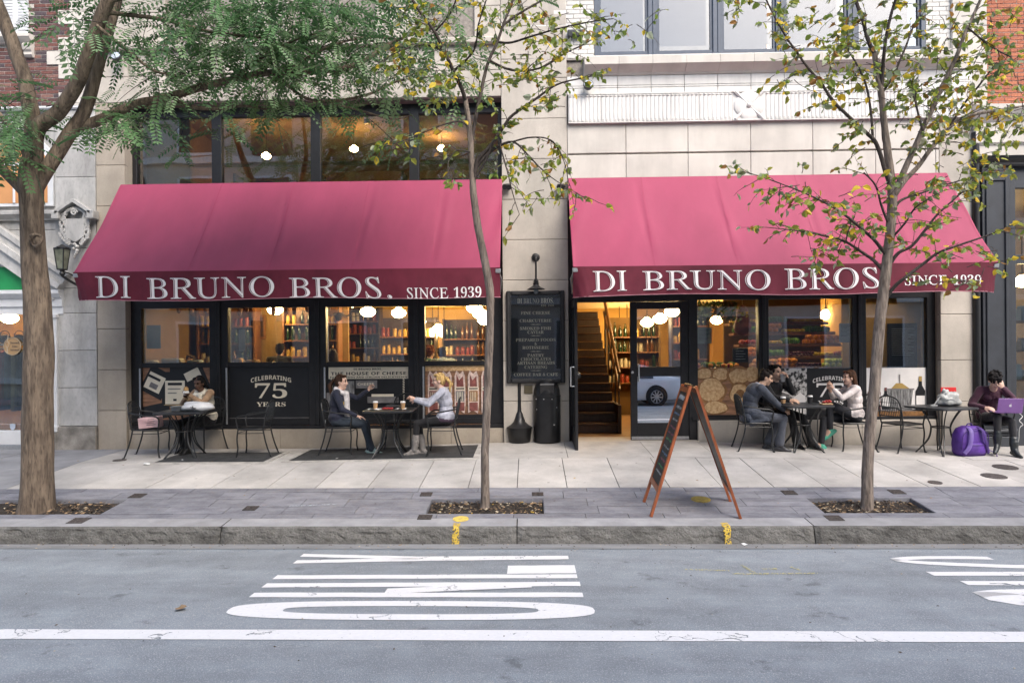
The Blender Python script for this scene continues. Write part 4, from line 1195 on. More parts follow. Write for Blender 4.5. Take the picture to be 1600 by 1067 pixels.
# bottle shelves along the back of the left room
M_bot = [mat('bottle green', (.02, .045, .015), .15, .2, spec=.8), mat('bottle amber', (.16, .06, .012), .15, .2, spec=.8), mat('jar red', (.30, .05, .025), .3, .2), mat('jar yellow', (.55, .34, .06), .3, .2), mat('jar cream', (.55, .48, .33), .4, .1)]
def bottle_mesh(i):
    m = MB()
    if i < 2: m.lathe([(.036, 0), (.038, .02), (.038, .19), (.03, .22), (.013, .25), (.013, .31), (.016, .315)], 10)
    else: m.lathe([(.045, 0), (.047, .01), (.047, .13), (.038, .15), (.04, .155), (.04, .18)], 10)
    return m.mesh('bottle', M_bot[i], smooth=40)
bm_ = [bottle_mesh(i) for i in range(5)]
def shelf_unit(x0, x1, y, zs, depth, label, group, n, seed, m_=None):
    t = thing('shelf_unit', label, 'shelf', ((x0 + x1) / 2, y, -.02)); m_ = m_ or M_dwood
    MB().box(x0, x1, y + depth, y + depth + .03, -.02, zs[-1] + .45).build('back_panel', m_, t)
    for x in (x0, x1 - .04): MB().box(x, x + .04, y, y + depth, -.02, zs[-1] + .45).build('side_panel', m_, t)
    for z in zs: MB().box(x0 + .04, x1 - .04, y, y + depth, z - .03, z).build('shelf', M_wood, t)
    r = random.Random(seed)
    for z in zs:
        x = x0 + .1
        while x < x1 - .1:
            k = r.choice(range(5))
            for q in range(r.choice((2, 3, 4))):
                if x > x1 - .1: break
                obj('bottle' if k < 2 else 'jar', bm_[k], None, loc=(x, y + r.uniform(.05, .1), z), label=group[0] if k < 2 else group[1], cat='bottle' if k < 2 else 'jar', group=group[2] if k < 2 else group[3]).scale = (r.uniform(.85, 1.15),) * 2 + (r.uniform(.75, 1.2),)
                x += r.uniform(.095, .12) * n
            x += .05
shelf_unit(-3.55, -2.2, 4.6, [1.05, 1.45, 1.85], .3, 'dark shelf of bottles behind the two women with coffee', ['glass bottle on the dark shelves behind the women with coffee', 'lidded jar on the dark shelves behind the women with coffee', 'bottles on the middle shelves', 'jars on the middle shelves'], 1.0, 3)
shelf_unit(-2.0, -.7, 4.2, [1.05, 1.42, 1.78], .3, 'dark shelf of jars behind the window with salami poster', ['glass bottle on the shelves over the salami poster', 'lidded jar on the shelves over the salami poster', 'bottles on the salami side shelves', 'jars on the salami side shelves'], 1.0, 4)
shelf_unit(-6.75, -5.55, 2.3, [1.3, 1.7, 2.05], .3, 'wooden shelf of jars behind the eating woman', ['glass bottle on the wooden shelf behind the eating woman', 'lidded jar on the wooden shelf behind the eating woman', 'bottles on the left shelf', 'jars on the left shelf'], 1.1, 5, M_wood)
shelf_unit(1.75, 3.0, 4.4, [.75, 1.1, 1.45, 1.8], .32, 'lit grocery shelf of jars behind the closed glass door', ['glass bottle on the grocery shelf behind the door', 'lidded jar on the grocery shelf behind the door', 'bottles behind the door', 'jars behind the door'], 1.0, 6, M_ochd)
shelf_unit(-4.9, -3.65, 5.2, [1.25, 1.6, 1.95, 2.25], .3, 'tall dark shelf of bottles at the back behind the wire chandelier', ['glass bottle on the back shelf under the chandelier', 'lidded jar on the back shelf under the chandelier', 'bottles on the back shelf', 'jars on the back shelf'], 1.0, 12)
shelf_unit(3.0, 3.8, 3.2, [1.3, 1.65, 2.0], .3, 'dark shelf of jars behind the hanging ham', ['glass bottle on the dark shelf behind the ham', 'lidded jar on the dark shelf behind the ham', 'bottles behind the ham', 'jars behind the ham'], 1.0, 13)
shelf_unit(-5.0, -3.85, 2.3, [1.42, 1.75, 2.08], .28, 'wooden wall shelf of jars behind the 75 years poster', ['glass bottle on the wall shelf over the 75 poster', 'lidded jar on the wall shelf over the 75 poster', 'bottles over the 75 poster', 'jars over the 75 poster'], 1.1, 9, M_wood)
sal = MB(); sal.lathe([(.01, .0), (.035, .02), (.042, .1), (.038, .26), (.03, .32), (.008, .34), (.004, .42)], 10); sal = sal.mesh('hanging_salami', mat('salami skin', (.16, .05, .035), .6, .3, 20, col2=(.35, .22, .18)), 50)
for k in range(13):
    x = -6.45 + .21 * k + (.25 if k > 6 else 0)
    obj('hanging_salami', sal, None, loc=(x, 1.05 + .09 * (k % 3), 2.24 - .05 * (k % 2)), label='salami hanging from the ceiling inside the left shop windows', cat='salami', group='salamis hanging inside the shop')
# service counter and window bar
def block_thing(name, label, cat, parts):
    xs = [p[2][0] for p in parts]; t = thing(name, label, cat, (xs[0], parts[0][2][2], parts[0][2][4]))
    for nm, m_, b in parts: MB().cbox(*b, .006).build(nm, m_, t)
    return t
block_thing('service_counter', 'long service counter inside the left shop window', 'counter', [('body', M_dwood, (-4.9, -1.0, 3.2, 3.7, -.02, 1.12)), ('top', M_tile, (-4.95, -.95, 3.15, 3.75, 1.12, 1.17)), ('glass_case', M_tile, (-3.2, -1.6, 3.3, 3.7, 1.17, 1.20))])
block_thing('window_bar', 'narrow wooden bar with seats along the left shop window', 'counter', [('top', M_wood, (-6.7, -4.0, .55, .85, 1.24, 1.29)), ('support', M_dwood, (-6.7, -4.0, .7, .74, -.02, 1.235))])
r = random.Random(21)
M_bag = [mat('kraft paper bag', (.42, .27, .13), .9, .1), mat('white paper bag', (.62, .60, .55), .9, .05), mat('blue paper sheet', (.33, .42, .46), .8, .05)]
for i, (px, w, h, k, lab) in enumerate(((236, .22, .10, 1, 'white paper package lying on the window bar behind the eating woman'), (270, .36, .13, 1, 'long white wrapped parcel on the window bar'), (305, .24, .10, 2, 'blue grey parcel at the end of the window bar by the mullion'), (373, .16, .12, 0, 'kraft paper bag on the window bar beside the man in black'), (395, .22, .10, 0, 'flat kraft parcel on the window bar beside the man in black'))):
    x = X_(px, .7, 560)
    m = MB(); m.cbox(x - w / 2, x + w / 2, .6, .8, 1.29, 1.29 + h, .03); m.build('parcel', M_bag[k], label=lab, cat='parcel')
for i, (px, py0, py1, w, k, lab) in enumerate(((240, 508, 545, 22, 2, 'pale blue menu sheet hanging behind the left window glass'), (378, 515, 548, 10, 1, 'white leaflet hanging behind the window of the 75 poster'))):
    a = W(px - w / 2, py1, .5); b = W(px + w / 2, py0, .5)
    MB().box(a.x, b.x, .5, .504, a.z, b.z).build('menu_sheet', M_bag[k], label=lab, cat='sign')
for i, (px, py0, py1, w, lab) in enumerate(((300, 485, 540, 26, 'tall wood framed picture on the wall behind the eating woman'), (265, 485, 505, 18, 'small wood framed picture high on the wall behind the eating woman'), (400, 492, 530, 30, 'dark framed blackboard on the wall behind the 75 poster'), (452, 490, 535, 24, 'narrow dark frame on the wall behind the 75 poster'))):
    a = W(px - w / 2, py1, 2.6); b = W(px + w / 2, py0, 2.6)
    t = thing('picture_frame', lab, 'picture', ((a.x + b.x) / 2, 2.6, a.z))
    MB().cbox(a.x, b.x, 2.6, 2.64, a.z, b.z, .01).build('frame', M_wood, t); MB().box(a.x + .05, b.x - .05, 2.59, 2.6, a.z + .05, b.z - .05).build('picture', M_dwood if i > 1 else M_ochd, t)
MB().box(LX0i, -3.75, 2.65, 2.75, -.2, IZ - .001).build('partition', M_tile, shop)
# ---------------------------------------------------------------- stairs behind the open door
st = thing('staircase', 'dark wooden staircase climbing behind the open door', 'staircase', (1.15, 1.4, -.02))
sx0, sx1 = OR0 + .06, 1.60
for k in range(14):
    y = 1.2 + .27 * k; z = .16 + .172 * k
    s_ = MB().cbox(sx0, sx1, y + .02, y + .32, z - .172, z - .035, .003).build('riser', M_dwood, st)
    MB().cbox(sx0, sx1, y, y + .32, z - .03, z, .006).build('tread', mat('worn stair tread', (.060, .026, .012), .5, .2, 5), st)
for x, dz in ((sx1 + .03, .92), (sx1 + .03, .62)):
    P0 = Vector((x, 1.2, .16 + dz)); P1 = Vector((x, 1.2 + .27 * 9, .16 + .172 * 9 + dz)); P1.z = min(P1.z, IZ - .02)
    m = MB(); m.tube([P0, P1], .032, 8); m.build('handrail', M_wood, st)
for k in range(0, 9, 2):
    y = 1.25 + .27 * k; z = .16 + .172 * k
    MB().tube([(sx1 + .03, y, z - .1), (sx1 + .03, y, min(z + .95, IZ))], .014, 6).build('baluster', M_black, st)
MB().cbox(sx1, sx1 + .06, 1.15, 4.9, -.02, .5, .003).build('stringer', M_dwood, st)
# ---------------------------------------------------------------- produce display in the right window
pd = thing('produce_display', 'stepped wooden produce display behind the window with the black and white photo', 'display', (4.6, 1.0, -.02))
tiers = [(.75, 1.16), (1.05, 1.36), (1.35, 1.58), (1.65, 1.80), (1.95, 2.0)]
dx0, dx1 = 3.85, 5.75
for (y, z) in tiers:
    MB().cbox(dx0, dx1, y, y + .32, z - .04, z, .005).build('shelf', M_wood, pd)
    MB().cbox(dx0, dx1, y, y + .02, z, z + .018, .004).build('lip', M_wood, pd)
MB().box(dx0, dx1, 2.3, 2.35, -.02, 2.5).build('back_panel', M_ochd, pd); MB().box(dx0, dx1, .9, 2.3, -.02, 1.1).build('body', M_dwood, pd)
M_fr = [mat('orange peel', (.72, .27, .02), .5, .1), mat('green apple', (.40, .52, .06), .35, .1), mat('red apple', (.42, .035, .03), .35, .15), mat('lemon', (.78, .58, .06), .45, .1), mat('grape', (.10, .02, .05), .35, .2), mat('lettuce', (.12, .30, .04), .6, .3), mat('peach', (.75, .38, .14), .5, .15)]
fm = []
for i, q in enumerate(M_fr):
    r0 = (.045, .043, .042, .036, .022, .06, .042)[i]
    m = MB(); m.ell((0, 0, r0 * .95), (r0, r0, r0 * (.95 if i != 3 else .85)), None, 10, 7)
    if i == 5:
        m = MB()
        for k in range(9):
            a = k * 2.4; m.ell((.03 * math.cos(a), .03 * math.sin(a), .04 + .01 * (k % 3)), (.045, .02, .05), Matrix.Rotation(a, 3, 'Z'), 6, 5)
    fm.append(m.mesh('fruit', q, smooth=60))
names = ['orange', 'green_apple', 'red_apple', 'lemon', 'plum', 'lettuce', 'peach']
r = random.Random(31)
layout = [[(6, .40), (0, .30), (4, .45), (1, .40), (6, .25)], [(0, .35), (5, .35), (4, .4), (3, .35), (2, .3)], [(2, .3), (3, .4), (5, .35), (0, .4), (6, .3)], [(5, .45), (0, .35), (3, .4), (5, .4), (1, .3)], [(3, .6), (5, .5), (3, .6)]]
for ti, (y, z) in enumerate(tiers):
    x = dx0 + .05
    for k, w in layout[ti]:
        st_ = (.088, .085, .083, .07, .05, .12, .085)[k] * 1.22; q = x + st_ / 2
        while q < min(x + w, dx1 - .05):
            for row in range(2 if k != 4 else 3):
                for lay in range(2 if (k in (0, 1, 6, 4)) else 1):
                    fo_ = obj(names[k], fm[k], None, loc=(q + r.uniform(-.008, .008) + lay * st_ / 2, y + .06 + row * st_ * .95 + r.uniform(-.006, .006), z + lay * st_ * .72), rot=(0, 0, r.uniform(0, 6)),
                        label=names[k].replace('_', ' ') + ' piled on the produce display in the shop window', cat=names[k].split('_')[-1], group=names[k].replace('_', ' ') + ('es' if k == 6 else 's') + ' on the produce display'); fo_.scale = (1.22, 1.22, 1.22)
            q += st_
        x += w + .04
# hanging produce and a counter with greens behind the bread poster
ham = thing('hanging_ham', 'dark red cured ham hanging behind the bread poster window', 'ham', W(1160, 500, .9)); c = W(1160, 500, .9)
m = MB(); m.ell(c, (.13, .12, .27), None, 14, 12); m.ell(c - Vector((0, 0, .12)), (.16, .13, .16), None, 14, 10); m.build('meat', mat('cured ham', (.20, .045, .04), .5, .25, 9, bump=.3), ham, smooth=60)
m = MB(); m.tube([c + Vector((0, 0, .24)), c + Vector((0, 0, .75))], .006, 5); m.build('cord', M_bag[0], ham)
block_thing('display_table', 'low wooden table of groceries behind the bread poster window', 'table', [('top', M_wood, (2.8, 3.75, .8, 1.5, 1.13, 1.17)), ('body', M_dwood, (2.85, 3.7, .85, 1.45, -.02, 1.125))])
for i in range(26):
    k = r.choice((5, 5, 0, 3, 2)); x = 2.88 + .033 * i
    obj(names[k], fm[k], None, loc=(x, r.uniform(.86, 1.1), 1.17), rot=(0, 0, r.uniform(0, 6)), label=names[k].replace('_', ' ') + ' lying on the grocery table over the bread poster', cat=names[k].split('_')[-1], group=names[k].replace('_', ' ') + 's on the grocery table')
plm = MB(); r2 = random.Random(8)
for k in range(260):
    c0 = W(r2.uniform(1092, 1150), r2.uniform(472, 500), .7 + r2.uniform(-.1, .2)); a = r2.uniform(0, 6.3); s = r2.uniform(.03, .06)
    d = Vector((math.cos(a), r2.uniform(-.5, .5), math.sin(a))) * s; e = d.cross(Vector((r2.uniform(-1, 1), 1, r2.uniform(-1, 1)))).normalized() * s * .4
    plm.poly([c0 - d, c0 + e, c0 + d, c0 - e])
hp = thing('hanging_plant', 'trailing green plant hanging at the top of the bread poster window', 'plant', W(1120, 500, .7))
plm.build('foliage', mat('indoor leaf', (.05, .11, .025), .5, .3), hp, kind='stuff')
t = thing('chalk_card', 'small black chalk price card behind the bread poster window', 'sign', W(1155, 563, .45))
a, b = W(1145, 566, .45), W(1169, 544, .45)
MB().cbox(a.x, b.x, .45, .47, a.z, b.z, .005).build('board', M_black, t)
m = MB()
for k in range(4): m.box(a.x + .05, b.x - .05 - .03 * (k % 2), .447, .449, a.z + .05 + k * .045, a.z + .06 + k * .045)
m.build('writing', mat('chalk', (.6, .6, .58), .9, .1), t, kind='stuff')
# notices taped to the glass
for (px0, px1, py0, py1, k, lab) in ((1089, 1112, 512, 537, 2, 'pale green printed notice taped inside the bread poster window'), (1311, 1334, 505, 535, 1, 'white printed notices taped inside the produce window')):
    a, b = W(px0, py1, YR + .05), W(px1, py0, YR + .05)
    t = thing('notice', lab, 'notice', ((a.x + b.x) / 2, YR + .05, a.z))
    MB().box(a.x, b.x, YR + .045, YR + .047, a.z, b.z).build('sheet', mat('notice paper %d' % k, (.42, .48, .40) if k == 2 else (.55, .56, .58), .8, .04), t)
    m = MB()
    for q in range(9): m.box(a.x + .03, b.x - .03 - .04 * (q % 3), YR + .0435, YR + .0448, b.z - .04 - q * .022, b.z - .033 - q * .022)
    m.build('print', mat('grey print', (.16, .16, .17), .9, .1), t, kind='stuff')
MB().box(OR1 - 1.25, OR1 + .1, .75, .8, -.2, IZ - .001).build('inner_wall', M_och, shop)
a, b = W(1387, 575, .72), W(1432, 505, .72)
t = thing('menu_blackboard', 'tall blackboard menu on the ochre wall behind the bottle poster', 'blackboard', ((a.x + b.x) / 2, .72, a.z))
MB().cbox(a.x, b.x, .70, .745, a.z - .2, b.z, .01).build('board', M_black, t)
m = MB()
for q in range(14):
    m.box(a.x + .06, b.x - .06 - .05 * ((q * 7) % 3), .697, .699, b.z - .10 - q * .035, b.z - .09 - q * .035)
m.build('writing', mat('grey chalk', (.25, .25, .24), .9, .1), t, kind='stuff')
# ---------------------------------------------------------------- upstairs room
M_um = mat('brown upstairs wall', (0.50, 0.29, 0.12), .85, .12, 1.5)
UX0, UX1, UY, UZ0, UZ1 = OL0 - .05, OL1 + .05, 6.0, 4.02, 6.1
MB().box(UX0, UX1, .36, UY, UZ0 - .08, UZ0).build('upstairs_floor', M_ifloor, shop); MB().box(UX0, UX1, .36, UY, UZ1, UZ1 + .1).build('ceiling', M_um, shop)
MB().box(UX0, UX1, UY, UY + .1, UZ0, UZ1).build('inner_wall', M_um, shop); MB().box(UX0 - .1, UX0, .36, UY, UZ0, UZ1).build('inner_wall', M_um, shop); MB().box(UX1, UX1 + .1, .36, UY, UZ0, UZ1).build('inner_wall', M_um, shop)
MB().cbox(X_(216, .6, 230), X_(290, .6, 230), .75, .85, UZ0, UZ1).build('inner_panel', M_och, shop)
MB().cbox(X_(290, 1.4, 230), UX1, 1.4, 1.46, 5.02, 5.09).build('upstairs_rail', M_wood, shop)
for (px, py, Y, lab) in ((416, 244, 2.2, 'lit globe lamp upstairs over the awning beside the thick tree'), (553, 233, 2.6, 'lit globe lamp upstairs in the third window over the awning'), (690, 232, 3.2, 'lit globe lamp upstairs in the last window over the awning'), (300, 236, 4.0, 'lit globe lamp deep upstairs in the first window over the awning')):
    d_ = dup(pl, W(px, py, Y), 0, lab); d_.scale = (.62, .62, .62)
for i, x in enumerate((-6.2, -5.2, -4.2, -3.2, -2.2, -1.2)):  # spots added upstairs to warm and brighten the room
    t = thing('added_ceiling_spot', 'small added ceiling spot brightening the upstairs room over the awning', 'lamp', (x, 1.0, UZ1), group='added ceiling spots upstairs')
    MB().lathe([(.05, 0), (.055, -.09), (.05, -.09), (.048, -.005)], 12, c=(x, 1.3 + .8 * (i % 2), UZ1), cap=False).build('can', M_brass, t)
    MB().lathe([(.038, -.010), (.036, -.014)], 12, c=(x, 1.3 + .8 * (i % 2), UZ1)).build('lens', M_added_spot, t)
def cafe_set(x, y, lab, n):
    t = thing('dining_table', 'dark dining table upstairs ' + lab, 'table', (x, y, UZ0))
    MB().cbox(x - .45, x + .45, y - .35, y + .35, UZ0 + .72, UZ0 + .76).build('table_top', M_dwood, t)
    for sx in (-.38, .38):
        for sy in (-.28, .28): MB().box(x + sx - .025, x + sx + .025, y + sy - .025, y + sy + .025, UZ0, UZ0 + .72).build('leg', M_dwood, t)
    for s in (-1, 1):
        c_ = thing('dining_chair', 'dark dining chair upstairs ' + lab, 'chair', (x + s * .65, y, UZ0), group='dining chairs ' + lab); xx = x + s * .65
        MB().cbox(xx - .2, xx + .2, y - .2, y + .2, UZ0 + .43, UZ0 + .47).build('seat', M_dwood, c_)
        MB().cbox(xx + s * .18 - .02, xx + s * .18 + .02, y - .2, y + .2, UZ0 + .6, UZ0 + .95).build('backrest', M_dwood, c_)
        for sx in (-.17, .17):
            for sy in (-.17, .17): MB().box(xx + sx - .018, xx + sx + .018, y + sy - .018, y + sy + .018, UZ0, UZ0 + (.95 if sx * s > 0 else .43)).build('leg', M_dwood, c_)
cafe_set(X_(440, 1.9), 1.9, 'under the globe lamp by the second window', 1); cafe_set(X_(700, 1.9), 1.9, 'by the last window over the awning', 2)
# rooms of the neighbours and of the top floor
MB().box(-12, NP0 + .1, 2.2, 2.3, -.3, 3).build('inner_wall', mat('amber room', (.62, .34, .10), .85, .1), nb); MB().box(-12, NP0 + .1, .1, 2.3, 2.35, 2.45).build('ceiling', M_ceil, nb); MB().box(-12, NP0 + .1, .1, 2.3, -.35, -.1).build('shop_floor', M_ifloor, nb)
MB().box(c1, RX1, 2.5, 2.6, -.3, 4.3).build('inner_wall', mat('cream room', (.55, .40, .25), .85, .1), rb); MB().box(c1, RX1, .14, 2.6, 4.2, 4.3).build('ceiling', M_ceil, rb); MB().box(c1, RX1, .14, 2.6, -.3, -.1).build('shop_floor', M_ifloor, rb)
MB().box(tw0, tw1, 2.5, 2.6, 6.3, ZT).build('inner_wall', mat('pale room', (.42, .39, .33), .85, .1), shop)
for i in range(5): MB().box(edges[i] + .1, edges[i + 1] - .1, .35, .36, 6.42 + .25 * (i % 2), ZT).build('reflection_panel', mat('beige reflected tone', (.34, .31, .25), .9, .06, 2), shop); MB().box(tw0, tw1, .13, 2.6, 6.25, 6.3).build('upstairs_floor', M_ifloor, shop)  # added panels whose beige stands in for the reflected building opposite
for (px, py, Y, lab) in ((952, 82, 1.0, 'lit lamp shade at the foot of the first top floor window'), (1192, 76, 1.0, 'lit lamp shade at the foot of the third top floor window')):
    p = W(px, py, Y); t = thing('table_lamp', lab, 'lamp', p)
    MB().lathe([(.12, -.05), (.11, .0), (.07, .06), (.02, .08)], 14, c=p).build('shade', emit('lamp shade', (1.0, .62, .30), 3.0), t, smooth=50)
for (px, py, Y) in ((15, 497, 1.2), (1597, 290, 1.2), (1597, 440, 1.2)):
    p = W(px, py, Y); t = dup(pl, p, 0, 'lit globe lamp inside the shop window beside the thick tree' if px < 100 else 'lit globe lamp inside the slate grey shop front', None)
# goods in the neighbour's window on the left
M_cl = [mat('red coat', (.30, .02, .03), .9, .2), mat('black coat', (.02, .02, .022), .9, .2), mat('olive coat', (.20, .17, .07), .9, .2), mat('brown bag', (.07, .035, .025), .5, .2)]
rl = thing('clothes_rail', 'clothes rail of coats in the shop window beside the thick tree', 'clothes rail', (-8.6, .8, 0)); yy = .8
m = MB(); m.tube([(-10.2, yy, 1.62), (-8.05, yy, 1.62)], .012, 6); m.build('rail', M_alu, rl)
for k in range(16):
    x = -9.95 + .12 * k; q = (0, 0, 2, 1, 0, 1, 2, 1)[k % 8]
    m = MB(); m.prism([(x - .03, yy - .2, 1.55), (x - .03, yy, 1.6), (x - .03, yy + .2, 1.55), (x - .03, yy + .22, .5 + .1 * (k % 3)), (x - .03, yy - .22, .5 + .1 * (k % 3))], (.07, 0, 0)); m.build('coat', M_cl[q], label='coat hanging on the rail behind the round window sign', cat='coat', group='coats on the rail')
for k in range(5):
    x = -9.25 + .26 * k; m = MB()
    m.ell((x, .45, 1.78), (.12, .05, .08), None, 10, 7); m.tube([(x + .09 * math.cos(a), .45, 1.83 + .1 * math.sin(a)) for a in [PI * i / 8 for i in range(9)]], .008, 5)
    m.build('handbag', M_cl[3], label='dark handbag on the shelf above the round window sign', cat='handbag', group='handbags on the window shelf')
MB().cbox(-10.2, NPX, .35, .6, 1.665, 1.70).build('window_shelf', M_white, nb)
# round shop sign on that window
pc = W(20, 541, .05); t = thing('round_window_sign', 'round pale sign with a keyhole figure on the glass beside the thick tree', 'sign', pc)
M_sg = mat('pale sign vinyl', (.42, .34, .24), .6, .05)
R_ = .155
MB().lathe([(R_, 0), (R_, .006)], 32, M=Matrix.Translation(pc) @ Matrix.Rotation(PI / 2, 4, 'X')).build('disc', mat('sign disc', (.38, .25, .13), .6, .06), t)
m = MB()
m.tube([pc + Vector((math.cos(a) * R_ * .95, -.012, math.sin(a) * R_ * .95)) for a in [2 * PI * i / 40 for i in range(40)]], .006, 5, closed=True); m.build('ring', M_sg, t)
for i, wd in enumerate(('Second', 'Time', 'Around')):
    m = MB(); put_text(m, serif(wd), pc.x + .04, pc.z + .06 - i * .06, pc.y - .010, h=.036 if i != 1 else .032); m.build('lettering', M_dark, t)
m = MB(); m.tube([pc + Vector((-.085 + .028 * math.cos(a), -.012, .03 + .05 * math.sin(a))) for a in [2 * PI * i / 16 for i in range(16)]], .006, 5, closed=True); m.tube([pc + Vector((-.085, -.012, -.02)), pc + Vector((-.085, -.012, -.12))], .012, 6); m.tube([pc + Vector((-.085, -.012, .08)), pc + Vector((-.07, -.012, .19))], .007, 5); m.build('emblem', M_sg, t)
pc2 = W(20, 667, .05); m = MB(); m.prism([(pc2.x + a, .05, pc2.z + b) for a, b in ((-.05, .05), (0, .06), (.05, .05), (.045, -.02), (0, -.06), (-.045, -.02))], (0, -.004, 0)); m.build('shield_sticker', mat('sticker blue white', (.5, .56, .66), .5, .1), label='small shield shaped sticker at the foot of the window beside the thick tree', cat='sticker')
# goods in the dark shop front on the right
for k in range(3):
    z = .95 + .5 * k; MB().cbox(c1 + .1, 9.2, .5, .9, z - .03, z).build('display_shelf', M_wood, rb)
    for q in range(4):
        x = c1 + .2 + .14 * q; MB().cbox(x, x + .11, .55, .7, z, z + .16 + .05 * ((q + k) % 3), .008).build('carton', M_bag[(q + k) % 3], label='small carton on the shelf in the slate grey shop front', cat='carton', group='cartons in the slate grey shop window')

# ================================================================== WINDOW POSTERS (flat prints)
M_pbr = mat('print brown', (.30, .155, .09), .5, .3, 4, 8, stretch=(1, 1, 6)); M_pbk = mat('print black', (.012, .013, .016), .45, .1); M_pcr = mat('print cream', (.80, .73, .58), .5, .05); M_pgy = mat('print grey', (.22, .21, .21), .5, .2)
M_ptan = mat('print bread', (.76, .56, .32), .5, .25, 22, 10, bump=.3, bscale=50, col2=(.42, .22, .08)); M_ptan2 = mat('print crust', (.30, .15, .055), .5, .3, 16, 8); M_pmar = mat('print maroon', (.24, .08, .07), .5, .3, 12); M_ppale = mat('print pale meat', (.66, .52, .46), .5, .25, 20, 6)
M_pwh = mat('print white', (.82, .80, .78), .5, .04); M_pgl = mat('print steel', (.28, .28, .28), .4, .5, 6, stretch=(6, 1, 1)); M_pbw = mat('print crowd', (.55, .54, .52), .5, .3, 16, 6, col2=(.02, .02, .02), lo=.45, hi=.56)
M_pgold = mat('print gold', (.45, .30, .09), .5, .1)
def poster(i, rect, y):
    a, b, z0, z1 = rect
    t = thing('window_poster', None, None, ((a + b) / 2, y, z0)); t.parent = shop; t.matrix_parent_inverse = WORLD_OF(shop).inverted()
    return t, a, b, z0, z1
class Print:
    """flat print: layers of outlines, each a hair in front of the last"""
    def __init__(s, rect, y, mats, base):
        s.t, s.a, s.b, s.z0, s.z1 = poster(0, rect, y); s.y = y; s.mats = mats; s.k = 0
        MB().box(s.a, s.b, y, y + .01, s.z0, s.z1).build('backing', mats[base], s.t)
        s.m = MB()
    def P(s, pts, mi):
        s.k += 1
        s.m.poly([(s.a + u * (s.b - s.a), s.y - .0006 * s.k - .0004, s.z0 + v * (s.z1 - s.z0)) for u, v in pts], mi)
    def R(s, u0, v0, u1, v1, mi, rot=0):
        cu, cv = (u0 + u1) / 2, (v0 + v1) / 2; asp = (s.b - s.a) / (s.z1 - s.z0); c, sn = math.cos(rot), math.sin(rot)
        s.P([(cu + ((u - cu) * asp * c - (v - cv) * sn) / asp, cv + (u - cu) * asp * sn + (v - cv) * c) for u, v in ((u0, v0), (u1, v0), (u1, v1), (u0, v1))], mi)
    def T(s, body, u, v, w, h, mi, warp=None, **kw):
        s.k += 1
        put_text(s.m, body, s.a + u * (s.b - s.a), s.z0 + v * (s.z1 - s.z0), s.y - .0006 * s.k - .0004, w * (s.b - s.a) if w else None, h * (s.z1 - s.z0) if h else None, mi, warp, **kw)
    def done(s): return s.m.build('print', s.mats, s.t, kind='stuff')
MM = [M_pbr, M_pbk, M_pcr, M_pgy, M_ptan, M_ptan2, M_pmar, M_ppale, M_pwh, M_pgl, M_pbw, M_pgold]
YP = YL + .02
p = Print(posters[0], YP, MM, 0)                       # bags of coffee
p.R(.28, .25, .78, .92, 1); p.R(.02, .45, .38, .98, 1, -.5); p.R(.6, .5, .95, 1.0, 1, .4); p.R(.40, .88, .75, 1.0, 1); p.R(.0, 0, .4, .3, 1, .2)
p.R(.05, .55, .30, .88, 2, -.45); p.R(.33, .3, .62, .75, 2); p.R(.62, .78, .85, .95, 2, .45)
p.R(.08, .78, .27, .83, 1, -.45); p.R(.10, .60, .22, .70, 3, -.45); p.R(.37, .66, .58, .71, 1); p.R(.37, .58, .56, .60, 3); p.R(.37, .50, .50, .52, 3); p.R(.45, .36, .5, .40, 1); p.done()
def celebrating(p, u, w, v0=.0, sc_=1.0, mi=2):
    W_ = (p.b - p.a); H_ = (p.z1 - p.z0)
    arc = lambda a, b: (a, b - (a / (w * W_ / 2)) ** 2 * .055)
    p.T(bold('CELEBRATING'), u, v0 + .80, w, .085, mi, arc)
    p.T(serif('75'), u, v0 + .545, w * .80, .29, mi)
    p.T(serif('YEARS'), u, v0 + .285, w * .72, .085, mi)
p = Print(posters[1], YP, MM, 1); celebrating(p, .52, .50); p.R(.0, .02, 1, .03, 3); p.done()
p = Print(posters[2], YP, MM, 1)                       # the house of cheese
p.R(.02, .76, 1.0, .985, 2); p.T(bold('DI BRUNO BROS.'), .5, .945, .34, .035, 1); p.T(bold('THE HOUSE OF CHEESE'), .51, .862, .92, .06, 1); p.T(bold('FANCY FOODS AND ITALIAN DELICATESSEN'), .51, .79, .94, .032, 1)
for u in (.06, .94):
    for k in range(22): p.R(u - .012, .75 - k * .032, u + .012, .765 - k * .032, 2, .5)
p.R(.12, .15, .2, .7, 3); p.R(.0, .0, .10, .5, 3); p.R(.22, .48, .34, .72, 9); p.R(.36, .58, .62, .73, 3); p.T(bold('CHEESE'), .48, .66, .2, .05, 2); p.R(.5, .3, .88, .42, 3); p.R(.55, .42, .82, .47, 2); p.done()
p = Print(posters[3], YP, MM, 0)                       # salami in paper
p.R(.0, .0, 1, .07, 1); p.R(0, .9, 1, 1, 4)
for k in range(5):
    u = .02 + k * .205
    p.P([(u + .02, .10), (u + .09, .16), (u + .17, .09), (u + .19, .3), (u + .18, .8), (u + .15, .9), (u + .10, .84), (u + .05, .91), (u + .02, .8)], 7)
    p.R(u + .04, .14, u + .17, .30, 6); p.R(u + .04, .32, u + .17, .52, (6, 11, 3, 5, 6)[k]); p.P([(u + .05, .60), (u + .16, .60), (u + .15, .80), (u + .09, .72), (u + .05, .84)], 6)
    p.R(u + .025, .535, u + .185, .59, 2); p.R(u + .04, .55, u + .17, .575, 1)
    for q in range(4): p.R(u + .06 + q * .025, .33, u + .068 + q * .025, .5, 2)
p.done()
YQ = YR + .02
p = Print(rpost[0], YQ, MM, 0)                         # loaves on a board
rr = random.Random(3)
